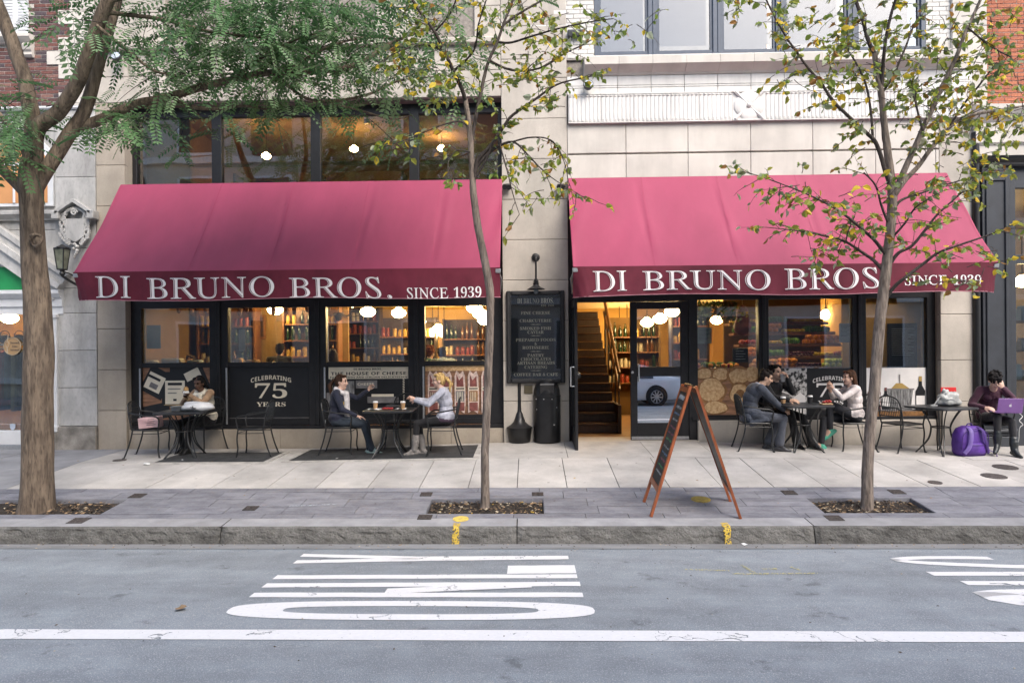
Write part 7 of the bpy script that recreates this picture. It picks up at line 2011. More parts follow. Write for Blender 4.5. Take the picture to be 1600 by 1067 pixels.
lumpy('bread', mid + Vector((0, 0, .03)), (.042, .034, .042), mat('sandwich bread', (.50, .30, .12), .8, .3, 20), 3.0, t, .2, flat=False); lumpy('wrapper', mid - Vector((0, 0, .02)), (.045, .036, .045), M_paper, 5.0, t, .25, flat=False)
# ---- 2 woman with scarf
B_, yw = SEATS['B1']
P2 = Person('woman in a navy cardigan and pale scarf sitting with coffee', B_, yw, dict(lean=3, head_pitch=2, head_yaw=-4, handR=(.10, .26, .60), handL=(-.14, .40, .99), elbowR=(.6, -.6, -.5), elbowL=(-.5, .3, -1.2), fdirL=(.1, .5, .8), palmL=(.5, .6, 0), curlL=.55, fdirR=(-.15, 1, -.25), palmR=(0, -.2, -1), curlR=.3, footL=(-.04, .44, .06), footR=(.07, .49, .07), kneeL=(-.12, .5, 1), kneeR=(.10, .5, 1), toeR=(.10, 1, -.05), toeL=(.15, 1, -.1), cuff=.98, cuffr=.056, hem=True))
P2.done([SKF, cloth('navy knit', (.018, .022, .045)), cloth('dark denim', (.030, .042, .060), .9), mat('teal sneaker', (.10, .22, .22), .6, .5, 12, col2=(.55, .62, .60)), LIPF, M_eye, cloth('navy knit', (.018, .022, .045)), SKF, SKF]); P2.hair('ponylong', hairmat('brown', (.045, .022, .013)))
sb = Blob(); yb = Blob()
yb.ell(P2.w(P2.spine(.55) + P2.fw2 * .10), (.085, .05, .17), Matrix.Rotation(yw, 3, 'Z')); fuse(yb, 'top', [cloth('mustard top', (.52, .34, .03))], P2.root, .007)
for k in range(12):
    a, a2 = 2 * PI * k / 12, 2 * PI * (k + 1) / 12; f_ = lambda a: P2.nk + P2.rt2 * .078 * math.cos(a) + P2.fw2 * (.02 + .08 * math.sin(a)) - P2.up * (.01 + .035 * math.sin(a)); sb.cone(P2.w(f_(a)), .040, P2.w(f_(a2)), .040)
for q, e in ((-1, .18), (1, .08)):
    pts = [P2.spine(.92) + P2.rt2 * q * .03 + P2.fw2 * .125, P2.spine(.68) + P2.rt2 * q * .04 + P2.fw2 * .155, P2.spine(.45) + P2.rt2 * q * .045 + P2.fw2 * .165, P2.spine(e) + P2.rt2 * q * .05 + P2.fw2 * .165]
    for a, c_ in zip(pts, pts[1:]): sb.cone(P2.w(a), .036, P2.w(c_), .040)
fuse(sb, 'scarf', [mat('pale scarf', (.78, .74, .74), .9, .14, 14, 8, bump=.7, bscale=26)], P2.root, .007)
# ---- 3 blonde woman
B_, yw = SEATS['B2']
P3 = Person('blonde woman in a lilac grey cardigan and slouchy grey boots', B_, yw, dict(lean=7, head_pitch=4, head_yaw=3, handL=(-.13, .40, .83), handR=(.02, .42, .84), elbowL=(-.7, -.2, -1), elbowR=(.6, -.2, -1), fdirL=(.5, .8, .1), fdirR=(-.35, .85, .3), palmL=(.8, .1, 0), palmR=(-.8, .1, 0), curlL=.6, curlR=.5, footL=(-.07, .42, .07), footR=(.02, .30, .06), kneeL=(-.1, .5, 1), kneeR=(.1, .5, 1), boot=.52, leg=.86, hem=True, frontmat=1))
P3.done([SKF, cloth('lilac grey knit', (.46, .47, .55)), cloth('black leggings', (.012, .012, .015)), mat('grey suede boot', (.27, .25, .235), .95, .2, 10, 8, bump=.8, bscale=22), LIPF, M_eye, cloth('lilac grey knit', (.46, .47, .55)), SKF, SKF]); P3.hair('pony', hairmat('blonde', (.50, .33, .13)))
sb = Blob(); Rz_ = Matrix.Rotation(yw, 3, 'Z')
sb.ell(P3.w((0, -.04, .53)), (.188, .16, .085), Rz_); fuse(sb, 'skirt', [mat('plum striped skirt', (.085, .055, .085), .9, .3, 40, 3, stretch=(.3, .3, 4))], P3.root, .007)
# ---- 4 man in the suit
B_, yw = SEATS['C1']
P4 = Person('dark haired man in a blue grey suit leaning forward over his knees', B_, yw, dict(lean=15, slouch=.07, head_pitch=20, head_yaw=-8, fem=False, size=1.03, girth=1.08, arm=1.18, handR=(.05, .44, .60), handL=(-.07, .46, .61), elbowR=(.9, -.4, -.3), elbowL=(-.9, -.3, -.3), fdirR=(-.5, .85, -.2), fdirL=(.6, .8, -.2), curlR=.5, curlL=.5, footR=(.13, .32, .08), footL=(-.09, .22, .07), kneeR=(.2, .8, .8), kneeL=(-.15, .8, .8), cuff=.88, cuffr=.072, hem=True, head_off=(0, .03, 0)))
M_suit = cloth('blue grey suit', (.062, .073, .100), .85, .3, 30)
P4.done([SKO, M_suit, cloth('suit trousers', (.078, .087, .112), .85, .3, 30), mat('grey leather shoe', (.035, .036, .042), .35, .1), mat('lip man', (.34, .17, .14), .5, .05), M_eye, M_suit, SKO, cloth('black sock', (.012, .012, .013))]); P4.hair('short', hairmat('near black', (.016, .012, .010)))
sb = Blob()
for k in range(10):
    a, a2 = 2 * PI * k / 10, 2 * PI * (k + 1) / 10; f_ = lambda a: P4.nk + P4.rt2 * .062 * math.cos(a) + P4.fw2 * (.012 + .065 * math.sin(a)) + P4.up * (.008 - .02 * math.sin(a)); sb.cone(P4.w(f_(a)), .020, P4.w(f_(a2)), .020)
fuse(sb, 'shirt_collar', [cloth('pale shirt', (.55, .60, .68))], P4.root, .005)
sb = Blob(); sb.ell(P4.w((0, -.13, .50)), (.205, .10, .12), Matrix.Rotation(yw, 3, 'Z')); sb.cone(P4.w((.17, -.06, .56)), .055, P4.w((.18, .12, .49)), .05); sb.cone(P4.w((.18, .10, .5)), .05, P4.w((.17, -.1, .42)), .045); fuse(sb, 'jacket_skirt', [M_suit], P4.root, .007)
# ---- 5 man in black drinking
B_, yw = SEATS['C2']
P5 = Person('man in a black shirt drinking from a paper cup behind the suited man', B_, yw, dict(lean=4, head_pitch=-2, head_yaw=6, fem=False, size=1.06, girth=1.05, arm=1.12, handL=(-.045, .215, 1.085), handR=(.10, .40, .74), elbowL=(-.35, .5, -1.2), elbowR=(.7, -.2, -.8), fdirL=(.45, .15, .75), palmL=(.75, -.3, -.2), curlL=.6, fdirR=(-.4, .9, 0), footL=(-.18, .60, .07), footR=(.0, .45, .07), kneeL=(-.2, .6, 1), kneeR=(.1, .6, 1), cuff=.95, cuffr=.068))
M_bks = cloth('black shirt', (.011, .011, .013), .9)
P5.done([SKO, M_bks, cloth('black wool trousers', (.014, .014, .016)), mat('black leather shoe', (.010, .010, .011), .25, .1), mat('lip man', (.34, .17, .14), .5, .05), M_eye, M_bks, SKO, M_bks]); P5.hair('short', hairmat('near black', (.016, .012, .010)))
mth = P5.w(P5.HP(0.0, .135, -.085)); cup(mth - Vector((0, 0, .06)), 'white lidded paper cup at the mouth of the man in black', M_cupw, False)
# ---- 6 woman in pale pink
B_, yw = SEATS['C3']
P6 = Person('woman in a pale pink sweater with long brown hair and mint shoes', B_, yw, dict(lean=4, head_pitch=2, head_yaw=6, handL=(.00, .27, .965), handR=(.06, .29, .945), elbowL=(-.8, .4, -1), elbowR=(.8, .3, -1), fdirL=(.2, .5, .8), fdirR=(-.25, .35, .9), palmL=(.8, -.3, 0), palmR=(-.8, -.2, .2), curlL=.8, curlR=.85, sleeveR=.6, sleeve=.75, footR=(.03, .44, .07), footL=(.03, .30, .30), kneeR=(.1, .5, 1), kneeL=(.25, .7, 1), toeL=(.05, .8, -.6), soleL=(0, -.6, -.8), toeR=(.0, 1, -.1), cuff=.90, cuffr=.048, hem=True, instep=0, sockmat=0))
P6.done([SKF, cloth('pale pink knit', (.84, .75, .73)), cloth('black jeans', (.013, .015, .022)), mat('mint shoe', (.10, .46, .33), .5, .08), LIPF, M_eye, cloth('pale pink knit', (.84, .75, .73)), SKF, SKF]); P6.hair('long', hairmat('chestnut', (.075, .034, .018)))
t = thing('grey_handbag', 'grey leather handbag on the lap of the woman in pink', 'handbag', tuple(P6.w((0, .30, .62)))); lumpy('bag_body', P6.w((.10, .26, .665)), (.15, .10, .085), M_gb, 4.0, t, .25, flat=False)
m = MB(); m.tube(smooth_path([P6.w(q) for q in ((.13, .33, .66), (.16, .42, .55), (.17, .44, .40), (.17, .44, .2))], 5), .010, 6); m.build('strap', M_gb, t)
# ---- 7 person with the laptop
B_, yw = SEATS['D2']
P7 = Person('person in a maroon jumper bowed over a purple laptop', B_, yw, dict(lean=14, slouch=.06, head_pitch=38, head_yaw=-8, girth=1.05, arm=1.15, handL=(-.06, .245, .99), handR=(.20, .30, .70), elbowL=(-.8, .2, -1), elbowR=(.7, -.2, -.8), fdirL=(.15, -.1, .95), palmL=(.2, -.8, .1), curlL=.5, fdirR=(-.6, .8, -.1), footR=(.08, .40, .17), footL=(-.12, .46, .09), kneeR=(-.1, .8, 1), kneeL=(-.1, .8, 1), toeR=(.5, .7, -.35), boot=.62, leg=.92, hem=True))
M_mar = cloth('maroon knit', (.055, .014, .032), .9)
P7.done([SKF, M_mar, cloth('black leggings', (.012, .012, .015)), mat('black leather boot', (.022, .026, .028), .38, .15, 9, bump=.3, bscale=20), LIPF, M_eye, M_mar, SKF, SKF]); P7.hair('messy', hairmat('black', (.012, .010, .010)))
# laptop on the lap, lid towards the street
c = P7.w((-.05, .36, .635)); Rz_ = Matrix.Rotation(yw, 4, 'Z')
M_lap = mat('purple laptop shell', (.27, .13, .40), .35, .05)
lt_ = thing('laptop', 'purple laptop with a white apple mark on the lap of the person in maroon', 'laptop', tuple(c))
Mb = Matrix.Translation(c) @ Rz_; MB().cbox(-.165, .165, -.115, .115, 0, .014, .005, M=Mb).build('base', M_lap, lt_)
Ml = Mb @ Matrix.Translation((0, .115, .012)) @ Matrix.Rotation(RAD(-18), 4, 'X')
MB().cbox(-.165, .165, 0, .008, 0, .225, .004, M=Ml).build('lid', M_lap, lt_)
MB().box(-.15, .15, -.0016, -.0006, .015, .21, M=Ml).build('screen', M_black, lt_)
m = MB(); n = 24; ap = []
for k in range(n):
    a = 2 * PI * k / n; r_ = .020 * (1 - .12 * math.exp(-((a - PI / 2) / .4) ** 2) - .10 * math.exp(-((a - 3 * PI / 2) / .3) ** 2)); x, z = r_ * math.cos(a), r_ * math.sin(a) * 1.05
    if math.hypot(x + .024, z - .003) < .011: x = -.024 + .0125
    ap.append(Ml @ Vector((x, .0086, .112 + z)))
m.add(ap, [tuple(range(n))]); m.add([Ml @ Vector(q) for q in ((0, .0086, .136), (-.008, .0086, .146), (-.003, .0086, .150), (.002, .0086, .142))], [(0, 1, 2, 3)]); m.build('logo', mat('white mark', (.75, .72, .76), .4, .02), lt_)
m = MB(); m.tube(smooth_path([P7.w((-.22, .34, .64)), P7.w((-.27, .36, .58)), P7.w((-.22, .38, .52)), P7.w((-.27, .37, .46)), P7.w((-.23, .36, .40)), P7.w((-.24, .3, .2)), P7.w((-.23, .2, .0))], 6), .005, 6); m.build('charging_cable', M_paper, label='white charging cable coiling down from the purple laptop', cat='cable')
# ---- people inside, seen from behind or in half light
def insider(px, py, Y, label, deg, mats, hair_, hcol, **kw):
    """someone standing inside: head at the given picture point"""
    p = W(px, py, Y); base = Vector((p.x, Y, p.z - 1.24)); sp = dict(lean=4, head_pitch=6, footL=(-.1, .02, -.33), footR=(.1, .02, -.33), kneeL=(0, 1, .0), kneeR=(0, 1, .0)); sp.update(kw)
    q = Person(label, base, RAD(deg), sp); q.done(mats, .011); q.hair(hair_, hcol); return q
dk = cloth('black jacket', (.02, .02, .022)); jn = cloth('dark denim', (.030, .042, .060), .9)
insider(437, 538, 1.25, 'man in a black jacket with his back to the window over the 75 poster', 10, [SKO, dk, jn, dk, LIPF, M_eye, dk, SKO, dk], 'short', hairmat('near black', (.016, .012, .010)), fem=False, girth=1.1)
insider(519, 546, 1.1, 'dark haired woman in rust behind the glass over the cheese sign', 60, [SKO, cloth('rust coat', (.10, .03, .02)), jn, dk, LIPF, M_eye, cloth('rust coat', (.10, .03, .02)), SKO, dk], 'long', hairmat('dark brown', (.03, .015, .01)))
insider(694, 538, 1.1, 'man in a pale blue shirt bending behind the glass over the salami poster', 20, [SKF, cloth('pale blue shirt', (.35, .45, .52)), jn, dk, LIPF, M_eye, cloth('pale blue shirt', (.35, .45, .52)), SKF, dk], 'short', hairmat('near black', (.016, .012, .010)), fem=False, lean=24, girth=1.1)
insider(671, 542, 1.5, 'red haired person in teal behind the glass over the salami poster', -30, [SKF, cloth('teal top', (.05, .14, .15)), jn, dk, LIPF, M_eye, cloth('teal top', (.05, .14, .15)), SKF, dk], 'messy', hairmat('red', (.25, .08, .03)))
insider(298, 556, 1.3, 'man in a black jacket standing behind the window of the eating woman', 190, [SKO, dk, jn, dk, LIPF, M_eye, dk, SKO, dk], 'short', hairmat('grey brown', (.10, .07, .05)), fem=False)
insider(1322, 560, 1.2, 'person in a brown coat inside by the produce, behind the notices', 140, [SKO, cloth('brown coat', (.14, .05, .03)), jn, dk, LIPF, M_eye, cloth('brown coat', (.14, .05, .03)), SKO, dk], 'short', hairmat('dark brown', (.03, .015, .01)), fem=False)
finish_people()
# ================================================================== TREES
def bark(name, c, c2, sc_=9):
    return mat(name, c, .95, .2, sc_, 10, bump=1.0, bscale=26, col2=c2, stretch=(1.6, 1.6, .28), speck=(c2[0] * .5, c2[1] * .5, c2[2] * .5), speck_scale=34, speck_amt=.6, lo=.35, hi=.65)
M_bk1 = bark('brown furrowed bark', (.25, .19, .135), (.085, .062, .046)); M_bk2 = bark('grey brown bark', (.30, .245, .20), (.12, .094, .078), 14); M_bk2d = bark('dark twig bark', (.085, .068, .058), (.04, .03, .026), 14)
def leafmat(name, c, tr=.45):
    m = bpy.data.materials.new(name); m.use_nodes = True; N, L = nodes_of(m); b = N['Principled BSDF']
    tc = N.new('ShaderNodeTexCoord'); no = N.new('ShaderNodeTexNoise'); no.inputs['Scale'].default_value = 2.6; no.inputs['Detail'].default_value = 4; L.new(tc.outputs['Object'], no.inputs['Vector'])
    mx = N.new('ShaderNodeMix'); mx.data_type = 'RGBA'; mx.inputs[6].default_value = (*(x * .72 for x in c), 1); mx.inputs[7].default_value = (*(min(1, x * 1.25) for x in c), 1); L.new(no.outputs['Fac'], mx.inputs[0])
    L.new(mx.outputs[2], b.inputs['Base Color']); b.inputs['Roughness'].default_value = .5; b.inputs['Specular IOR Level'].default_value = .35
    t = N.new('ShaderNodeBsdfTranslucent'); L.new(mx.outputs[2], t.inputs[0]); x = N.new('ShaderNodeMixShader'); x.inputs[0].default_value = tr
    L.new(b.outputs[0], x.inputs[1]); L.new(t.outputs[0], x.inputs[2]); L.new(x.outputs[0], N['Material Output'].inputs[0]); MATS[name] = m; return m
LG = [leafmat('locust leaf dark', (.07, .15, .06)), leafmat('locust leaf', (.12, .24, .09)), leafmat('locust leaf light', (.22, .34, .17))]
LE = [leafmat('elm leaf green', (.22, .31, .06)), leafmat('elm leaf olive', (.36, .39, .07)), leafmat('elm leaf yellow', (.80, .60, .06)), leafmat('elm leaf dull', (.22, .28, .15)), leafmat('elm leaf brown', (.34, .18, .05)), leafmat('elm leaf pale', (.44, .50, .34))]
def branch(mb, pts, Y0, Y1, k=5, n=10, wob=0.0, seed=0):
    """pts: (px, py, width px); depth runs from Y0 to Y1; returns the 3D path with radii"""
    P = []
    for i, (px, py, w) in enumerate(pts):
        Y = Y0 + (Y1 - Y0) * i / max(1, len(pts) - 1); p = W(px, py, Y); P.append((p.x, p.y, p.z, w / 2 * (CAM_D + Y) / 1067))
    S = smooth_path(P, k)
    if wob:
        S = [(x + wob * noise.noise(Vector((x * 3, z * 3, seed))), y + wob * noise.noise(Vector((z * 3, x * 3, seed + 4))), z, r) for x, y, z, r in S]
    mb.tube([q[:3] for q in S], [max(.0015, q[3]) for q in S], n)
    return [(Vector(q[:3]), q[3]) for q in S]
def add_leaf(mb, p, d, s, w, rnd, mi, fold=.25):
    d = d.normalized(); a = Vector((rnd.uniform(-1, 1), rnd.uniform(-1, 1), rnd.uniform(-.2, 1))); a = a - d * a.dot(d)
    a = a.normalized() if a.length > 1e-4 else d.orthogonal().normalized(); e = d.cross(a).normalized()
    c = p + d * s * .5 - a * s * .04
    mb.add([p, p + d * s * .32 + e * w * .48 + a * fold * w * .5, p + d * s * .68 + e * w * .38 + a * fold * w * .4, p + d * s - a * s * .1, p + d * s * .68 - e * w * .38 + a * fold * w * .4, p + d * s * .32 - e * w * .48 + a * fold * w * .5, c],
           [(0, 1, 6), (1, 2, 6), (2, 3, 6), (3, 4, 6), (4, 5, 6), (5, 0, 6)], mi)
def frond(mb, tw, p, d, L, rnd, mi, n=7):
    """feathery locust leaf"""
    d = d.normalized(); side = d.cross(Vector((rnd.uniform(-.4, .4), rnd.uniform(-.4, .4), 1))).normalized(); q = Vector(p); up = side.cross(d).normalized(); pts = [q.copy()]
    for i in range(n):
        d = (d + Vector((0, 0, -.07))).normalized(); q = q + d * L / n; pts.append(q.copy())
        for s in (-1, 1):
            l = L * .235 * (1 - .35 * abs(i / n - .45)); a = (side * s * .9 + d * .45 + Vector((0, 0, -.18))).normalized(); w = l * .46; b = a.cross(up).normalized() * w
            mb.add([q, q + a * l * .5 + b * .5, q + a * l, q + a * l * .5 - b * .5], [(0, 1, 2, 3)], mi)
    mb.add([q, q + d * L * .08 + side * L * .03, q + d * L * .17, q + d * L * .08 - side * L * .03], [(0, 1, 2, 3)], mi)
    tw.tube(pts[::3] if len(pts) > 4 else pts, .0018, 3, cap=False)
def flare(t, path):
    return t
# ---- thick locust on the left
t1 = thing('tree', 'thick forked street tree with feathery dark green leaves beside the left awning', 'tree', tuple(ngz(G(58, 792)))); rnd = random.Random(101)
Yt = G(58, 792).y
m = MB()
tr = branch(m, [(57, 800, 56), (58, 780, 50), (58, 740, 45), (59, 650, 42), (61, 560, 41), (59, 480, 38), (53, 410, 37), (50, 350, 33), (49, 305, 34), (49, 275, 36), (50, 250, 30)], Yt, Yt, 6, 20)
for i in range(len(m.v)):                               # lumpy trunk with root flare
    v = Vector(m.v[i]); c = min(tr, key=lambda q: abs(q[0].z - v.z))[0]; d = v - c; d.z = 0
    if d.length > 1e-5:
        k = 1 + .07 * noise.noise(Vector((d.x * 14, d.y * 14, v.z * 1.6))) + .05 * noise.noise(Vector((d.x * 40, d.y * 40, v.z * 3))); m.v[i] = tuple(c + d * k + Vector((0, 0, v.z - c.z)))
trunk1 = m.build('trunk', M_bk1, t1, smooth=70)
kc = W(57, 376, Yt - .145); m = MB(); m.tube([kc + Vector((.065 * math.cos(a), -.01 + .02 * math.sin(a * 2), .07 * math.sin(a))) for a in [2 * PI * i / 18 for i in range(18)]], .018, 7, closed=True); m.ell(kc + Vector((0, .015, 0)), (.06, .03, .06), None, 12, 8); m.build('pruning_knot', M_bk1, trunk1, smooth=60)
limbs1 = [[(50, 262, 30), (52, 222, 28), (52, 194, 25), (43, 145, 22), (37, 118, 21), (17, 62, 20), (0, 17, 19), (-25, -60, 15), (-50, -150, 10), (-60, -240, 5), (-65, -310, 2)],
          [(50, 240, 27), (60, 200, 24), (93, 174, 22), (121, 129, 21), (140, 79, 20), (155, 34, 19), (169, 0, 19), (195, -70, 14), (230, -160, 9), (250, -240, 5), (262, -300, 2)],
          [(49, 300, 26), (60, 282, 24), (81, 253, 22), (112, 205, 21), (132, 174, 20), (149, 118, 18), (163, 70, 17), (175, 30, 16), (185, -20, 13), (180, -100, 9), (160, -190, 5), (150, -260, 2)],
          [(108, 212, 16), (118, 200, 17), (155, 188, 16), (214, 163, 14), (253, 155, 13), (309, 138, 12), (365, 124, 11), (420, 114, 10), (480, 112, 9), (535, 108, 8), (569, 96, 7), (597, 76, 6), (640, 55, 4), (690, 40, 3)],
          [(46, 308, 20), (25, 285, 17), (0, 262, 16), (-40, 235, 12), (-90, 195, 8), (-140, 150, 4), (-180, 120, 2)], [(40, 240, 10), (37, 236, 9), (20, 202, 8), (0, 180, 7), (-20, 150, 5), (-40, 110, 3), (-50, 80, 1.5)],
          [(268, 152, 6), (300, 168, 6), (345, 170, 5), (380, 166, 4), (420, 172, 3)], [(430, 114, 5), (470, 149, 5), (504, 159, 5), (543, 155, 4), (580, 146, 4), (625, 126, 3), (680, 120, 2)],
          [(504, 159, 4), (560, 172, 3), (610, 186, 3), (645, 180, 2)], [(150, 40, 6), (200, 80, 5), (240, 110, 4), (275, 118, 3)], [(170, 20, 7), (250, 30, 6), (330, 50, 5), (420, 60, 4)], [(175, 0, 8), (280, -20, 7), (400, -30, 6), (520, -20, 5), (640, -10, 4)],
          [(365, 124, 6), (410, 90, 5), (470, 60, 4), (540, 40, 3)], [(450, 112, 5), (500, 80, 4), (560, 60, 3), (630, 62, 2)]]
dep1 = [(0, .2), (0, -.4), (0, .3), (.05, .9), (0, .1), (0, -.2), (.3, .7), (.55, 1.1), (.7, 1.2), (-.3, .2), (-.2, .6), (-.3, .6), (.5, .9), (.6, 1.0)]
for pts, (a, b) in zip(limbs1, dep1):
    m = MB(); branch(m, pts, Yt + a, Yt + b, 5, 12 if pts[0][2] > 12 else 7, .012); m.build('limb', M_bk1, t1, smooth=70)
cl1 = [(340, 60, 90, 50, -3.0, 300), (450, 75, 105, 60, -2.7, 620), (580, 75, 95, 62, -2.5, 420), (690, 110, 45, 45, -2.3, 70), (270, 118, 55, 32, -3.0, 120), (180, 190, 50, 22, -3.2, 110), (240, 180, 45, 22, -2.9, 60), (420, 145, 60, 30, -2.5, 120), (560, 165, 50, 26, -2.2, 55),
       (610, 215, 55, 24, -2.2, 26), (330, 195, 45, 16, -2.7, 24), (22, 185, 34, 50, -3.6, 170), (15, 235, 26, 22, -3.6, 50), (110, 25, 38, 26, -3.7, 44), (150, 60, 30, 22, -3.5, 36), (440, 5, 190, 28, -3.1, 380), (700, 30, 45, 36, -2.4, 46), (290, 235, 18, 24, -2.5, 10), (255, 35, 50, 30, -3.2, 50),
       (350, -90, 260, 60, -3.2, 260), (60, -60, 120, 50, -3.6, 160), (0, -200, 130, 70, -3.5, 200), (230, -210, 130, 70, -3.4, 200), (-120, 140, 60, 50, -3.5, 110), (235, 85, 35, 25, -3.1, 20)]
fo = MB(); tw = MB()
for (px, py, rx, ry_, Y, n) in cl1:
    c0 = W(px, py, Y)
    for k in range(max(2, n // 22)):                    # bare twigs that carry the sprays
        a = W(px + rnd.gauss(0, rx * .5), py + rnd.gauss(0, ry_ * .4), Y + rnd.uniform(-.4, .4)); d = Vector((rnd.uniform(-1, 1), rnd.uniform(-.6, .6), rnd.uniform(-.5, .5))).normalized(); P = [a]
        for q in range(4): d = (d + Vector((0, 0, -.12))).normalized(); P.append(P[-1] + d * .14)
        tw.tube(P, [.006, .005, .004, .003, .002], 4)
    for k in range(int(n * .56)):
        p = W(px + rnd.gauss(0, rx * .62), py + rnd.gauss(0, ry_ * .6), Y + rnd.gauss(0, .45))
        out = Vector((p.x - c0.x, (p.y - c0.y) * .6, (p.z - c0.z))); d = Vector((rnd.uniform(-1, 1), rnd.uniform(-1, .6), rnd.uniform(-.75, .2))) + out * .7
        frond(fo, tw, p, d, rnd.uniform(.24, .44), rnd, rnd.choices((0, 1, 2), (.26, .46, .28))[0], rnd.choice((6, 7, 8)))
crown = tw.build('twigs', M_bk2d, t1, kind='stuff'); fo.build('foliage', LG, t1, kind='stuff')
# ---- two slender trees with sparse yellowing leaves
def slender(label, base, trunk_pts, limbs, deps, clusters, seed, droop, thin):
    p0 = G(*base); Y = p0.y; t = thing('tree', label, 'tree', tuple(ngz(p0))); r = random.Random(seed)
    m = MB(); trk = branch(m, trunk_pts, Y, Y, 6, 14, .004, seed)
    for i in range(len(m.v)):
        v = Vector(m.v[i]); n_ = noise.noise(v * 11) * .006; m.v[i] = tuple(v + Vector((n_, noise.noise(v * 13 + Vector((5, 0, 0))) * .006, 0)))
    m.build('trunk', M_bk2, t, smooth=70)
    fol, twg = MB(), MB(); paths = []
    for pts, (a, b) in zip(limbs, deps):
        m = MB(); path = branch(m, pts, Y + a, Y + b, 5, 8 if pts[0][2] > 5 else 6, .012, seed); m.build('limb', M_bk2d if pts[0][2] < 9 else M_bk2, t, smooth=70); paths.append(path)
    def spray(p, d, L, nl):
        P = [p]; n = 5
        for i in range(n): d = (d + Vector((r.uniform(-.25, .25), r.uniform(-.25, .25), r.uniform(-.2, .12) - droop))).normalized(); P.append(P[-1] + d * L / n)
        twg.tube(P, [.0045, .004, .0035, .003, .0025, .0015], 4)
        for i in range(nl):
            q = r.uniform(.2, 1) * n; k = min(n - 1, int(q)); pp = P[k].lerp(P[k + 1], q - k); dd = (P[k + 1] - P[k]).normalized()
            ld = (dd * .5 + Vector((r.uniform(-1, 1), r.uniform(-1, 1), r.uniform(-1.0, .25)))).normalized(); s = r.uniform(.045, .105)
            add_leaf(fol, pp, ld, s, s * r.uniform(.55, .75), r, r.choices(range(6), (.30, .24, .13, .15, .07, .11))[0], r.uniform(.0, .6))
    for path, pts in zip(paths, limbs):
        n = len(path)
        for i in range(int(n * .3), n):
            if r.random() < thin:
                p, rad = path[i]; dd = (path[min(i + 1, n - 1)][0] - path[max(0, i - 1)][0]).normalized()
                d = (dd * .7 + Vector((r.uniform(-1, 1), r.uniform(-1, 1), r.uniform(-.6, .7))) * .9).normalized(); spray(p, d, r.uniform(.16, .42), r.choice((3, 4, 6, 7)))
    for (px, py, rx, ry_, dY, n) in clusters:
        for k in range(n):
            p = W(px + r.gauss(0, rx * .6), py + r.gauss(0, ry_ * .6), Y + dY + r.gauss(0, .35)); spray(p, Vector((r.uniform(-1, 1), r.uniform(-1, 1), r.uniform(-.5, .5))).normalized(), r.uniform(.14, .34), r.choice((3, 4, 5, 7)))
    twg.build('twigs', M_bk2d, t, kind='stuff'); fol.build('foliage', LE, t, kind='stuff'); return t
slender('slender leaning tree with sparse yellow leaves before the end of the left awning', (758, 789),
        [(757, 793, 17), (758, 775, 14), (758, 700, 12.5), (762, 600, 13), (765, 520, 12.5), (766, 460, 12.5), (757, 405, 12), (746, 350, 11.5), (740, 305, 11), (738, 270, 10), (735, 220, 9), (731, 180, 8), (727, 155, 7)],
        [[(727, 158, 7), (723, 143, 6.5), (709, 112, 6), (692, 76, 5.5), (678, 48, 5), (653, 14, 4.5), (620, -40, 4)], [(736, 225, 6), (742, 190, 5.5), (750, 150, 5.5), (762, 101, 5), (777, 67, 4.5), (788, 34, 4), (800, 5, 4), (812, -40, 3)], [(739, 290, 7), (746, 253, 7), (765, 230, 6), (788, 197, 5), (800, 181, 4.5), (834, 157, 4), (870, 132, 3), (912, 122, 2), (935, 118, 1.5)],
         [(765, 95, 4), (800, 110, 3.5), (842, 107, 3), (884, 84, 2.5), (912, 70, 2), (940, 52, 1.5)], [(778, 66, 4), (800, 67, 3.5), (834, 56, 3), (870, 46, 2.5), (926, 34, 2), (958, 30, 1.3)], [(786, 40, 4), (811, 22, 3.5), (848, 0, 3), (880, -20, 2)], [(733, 200, 3), (718, 190, 2.5), (690, 196, 2), (650, 213, 1.6), (600, 230, 1.2)], [(744, 262, 5), (770, 235, 4.5), (800, 222, 4), (822, 240, 3), (845, 262, 2.5), (870, 283, 1.5), (905, 305, 1)],
         [(800, 222, 3), (830, 215, 2.5), (862, 220, 2), (880, 250, 1.4), (890, 290, 1)], [(738, 285, 4), (760, 250, 3.5), (776, 215, 3), (790, 260, 2.2), (800, 300, 1.6), (812, 335, 1)], [(740, 240, 3), (715, 235, 2), (700, 255, 1.5), (706, 272, 1)], [(692, 78, 4), (660, 70, 3), (625, 80, 2), (600, 95, 1.4)], [(709, 112, 4), (740, 80, 3), (748, 40, 2.5), (760, 0, 2)], [(680, 50, 3), (705, 20, 2.5), (715, -10, 2)]],
        [(0, -.5), (0, .3), (0, -.2), (.15, .2), (.2, -.5), (.25, .4), (0, -.3), (0, -.5), (-.2, -.1), (0, -.4), (0, -.3), (-.2, -.6), (-.1, -.6), (-.3, -.8)],
        [(640, 20, 40, 20, -.6, 12), (690, 125, 50, 28, -.3, 34), (690, 30, 40, 25, -.5, 10), (760, 150, 30, 30, 0, 9), (840, 60, 60, 40, -.1, 20), (860, 130, 45, 35, -.1, 16), (900, 40, 45, 25, -.2, 12), (820, 100, 40, 30, 0, 12), (830, 240, 35, 50, -.3, 8), (845, 310, 18, 22, -.3, 5), (985, 40, 30, 25, -.6, 8), (800, 20, 40, 20, 0, 8), (640, 100, 40, 28, -.4, 20), (880, 285, 14, 14, -.3, 4), (700, -60, 120, 40, -.3, 30)], 202, .05, .70)
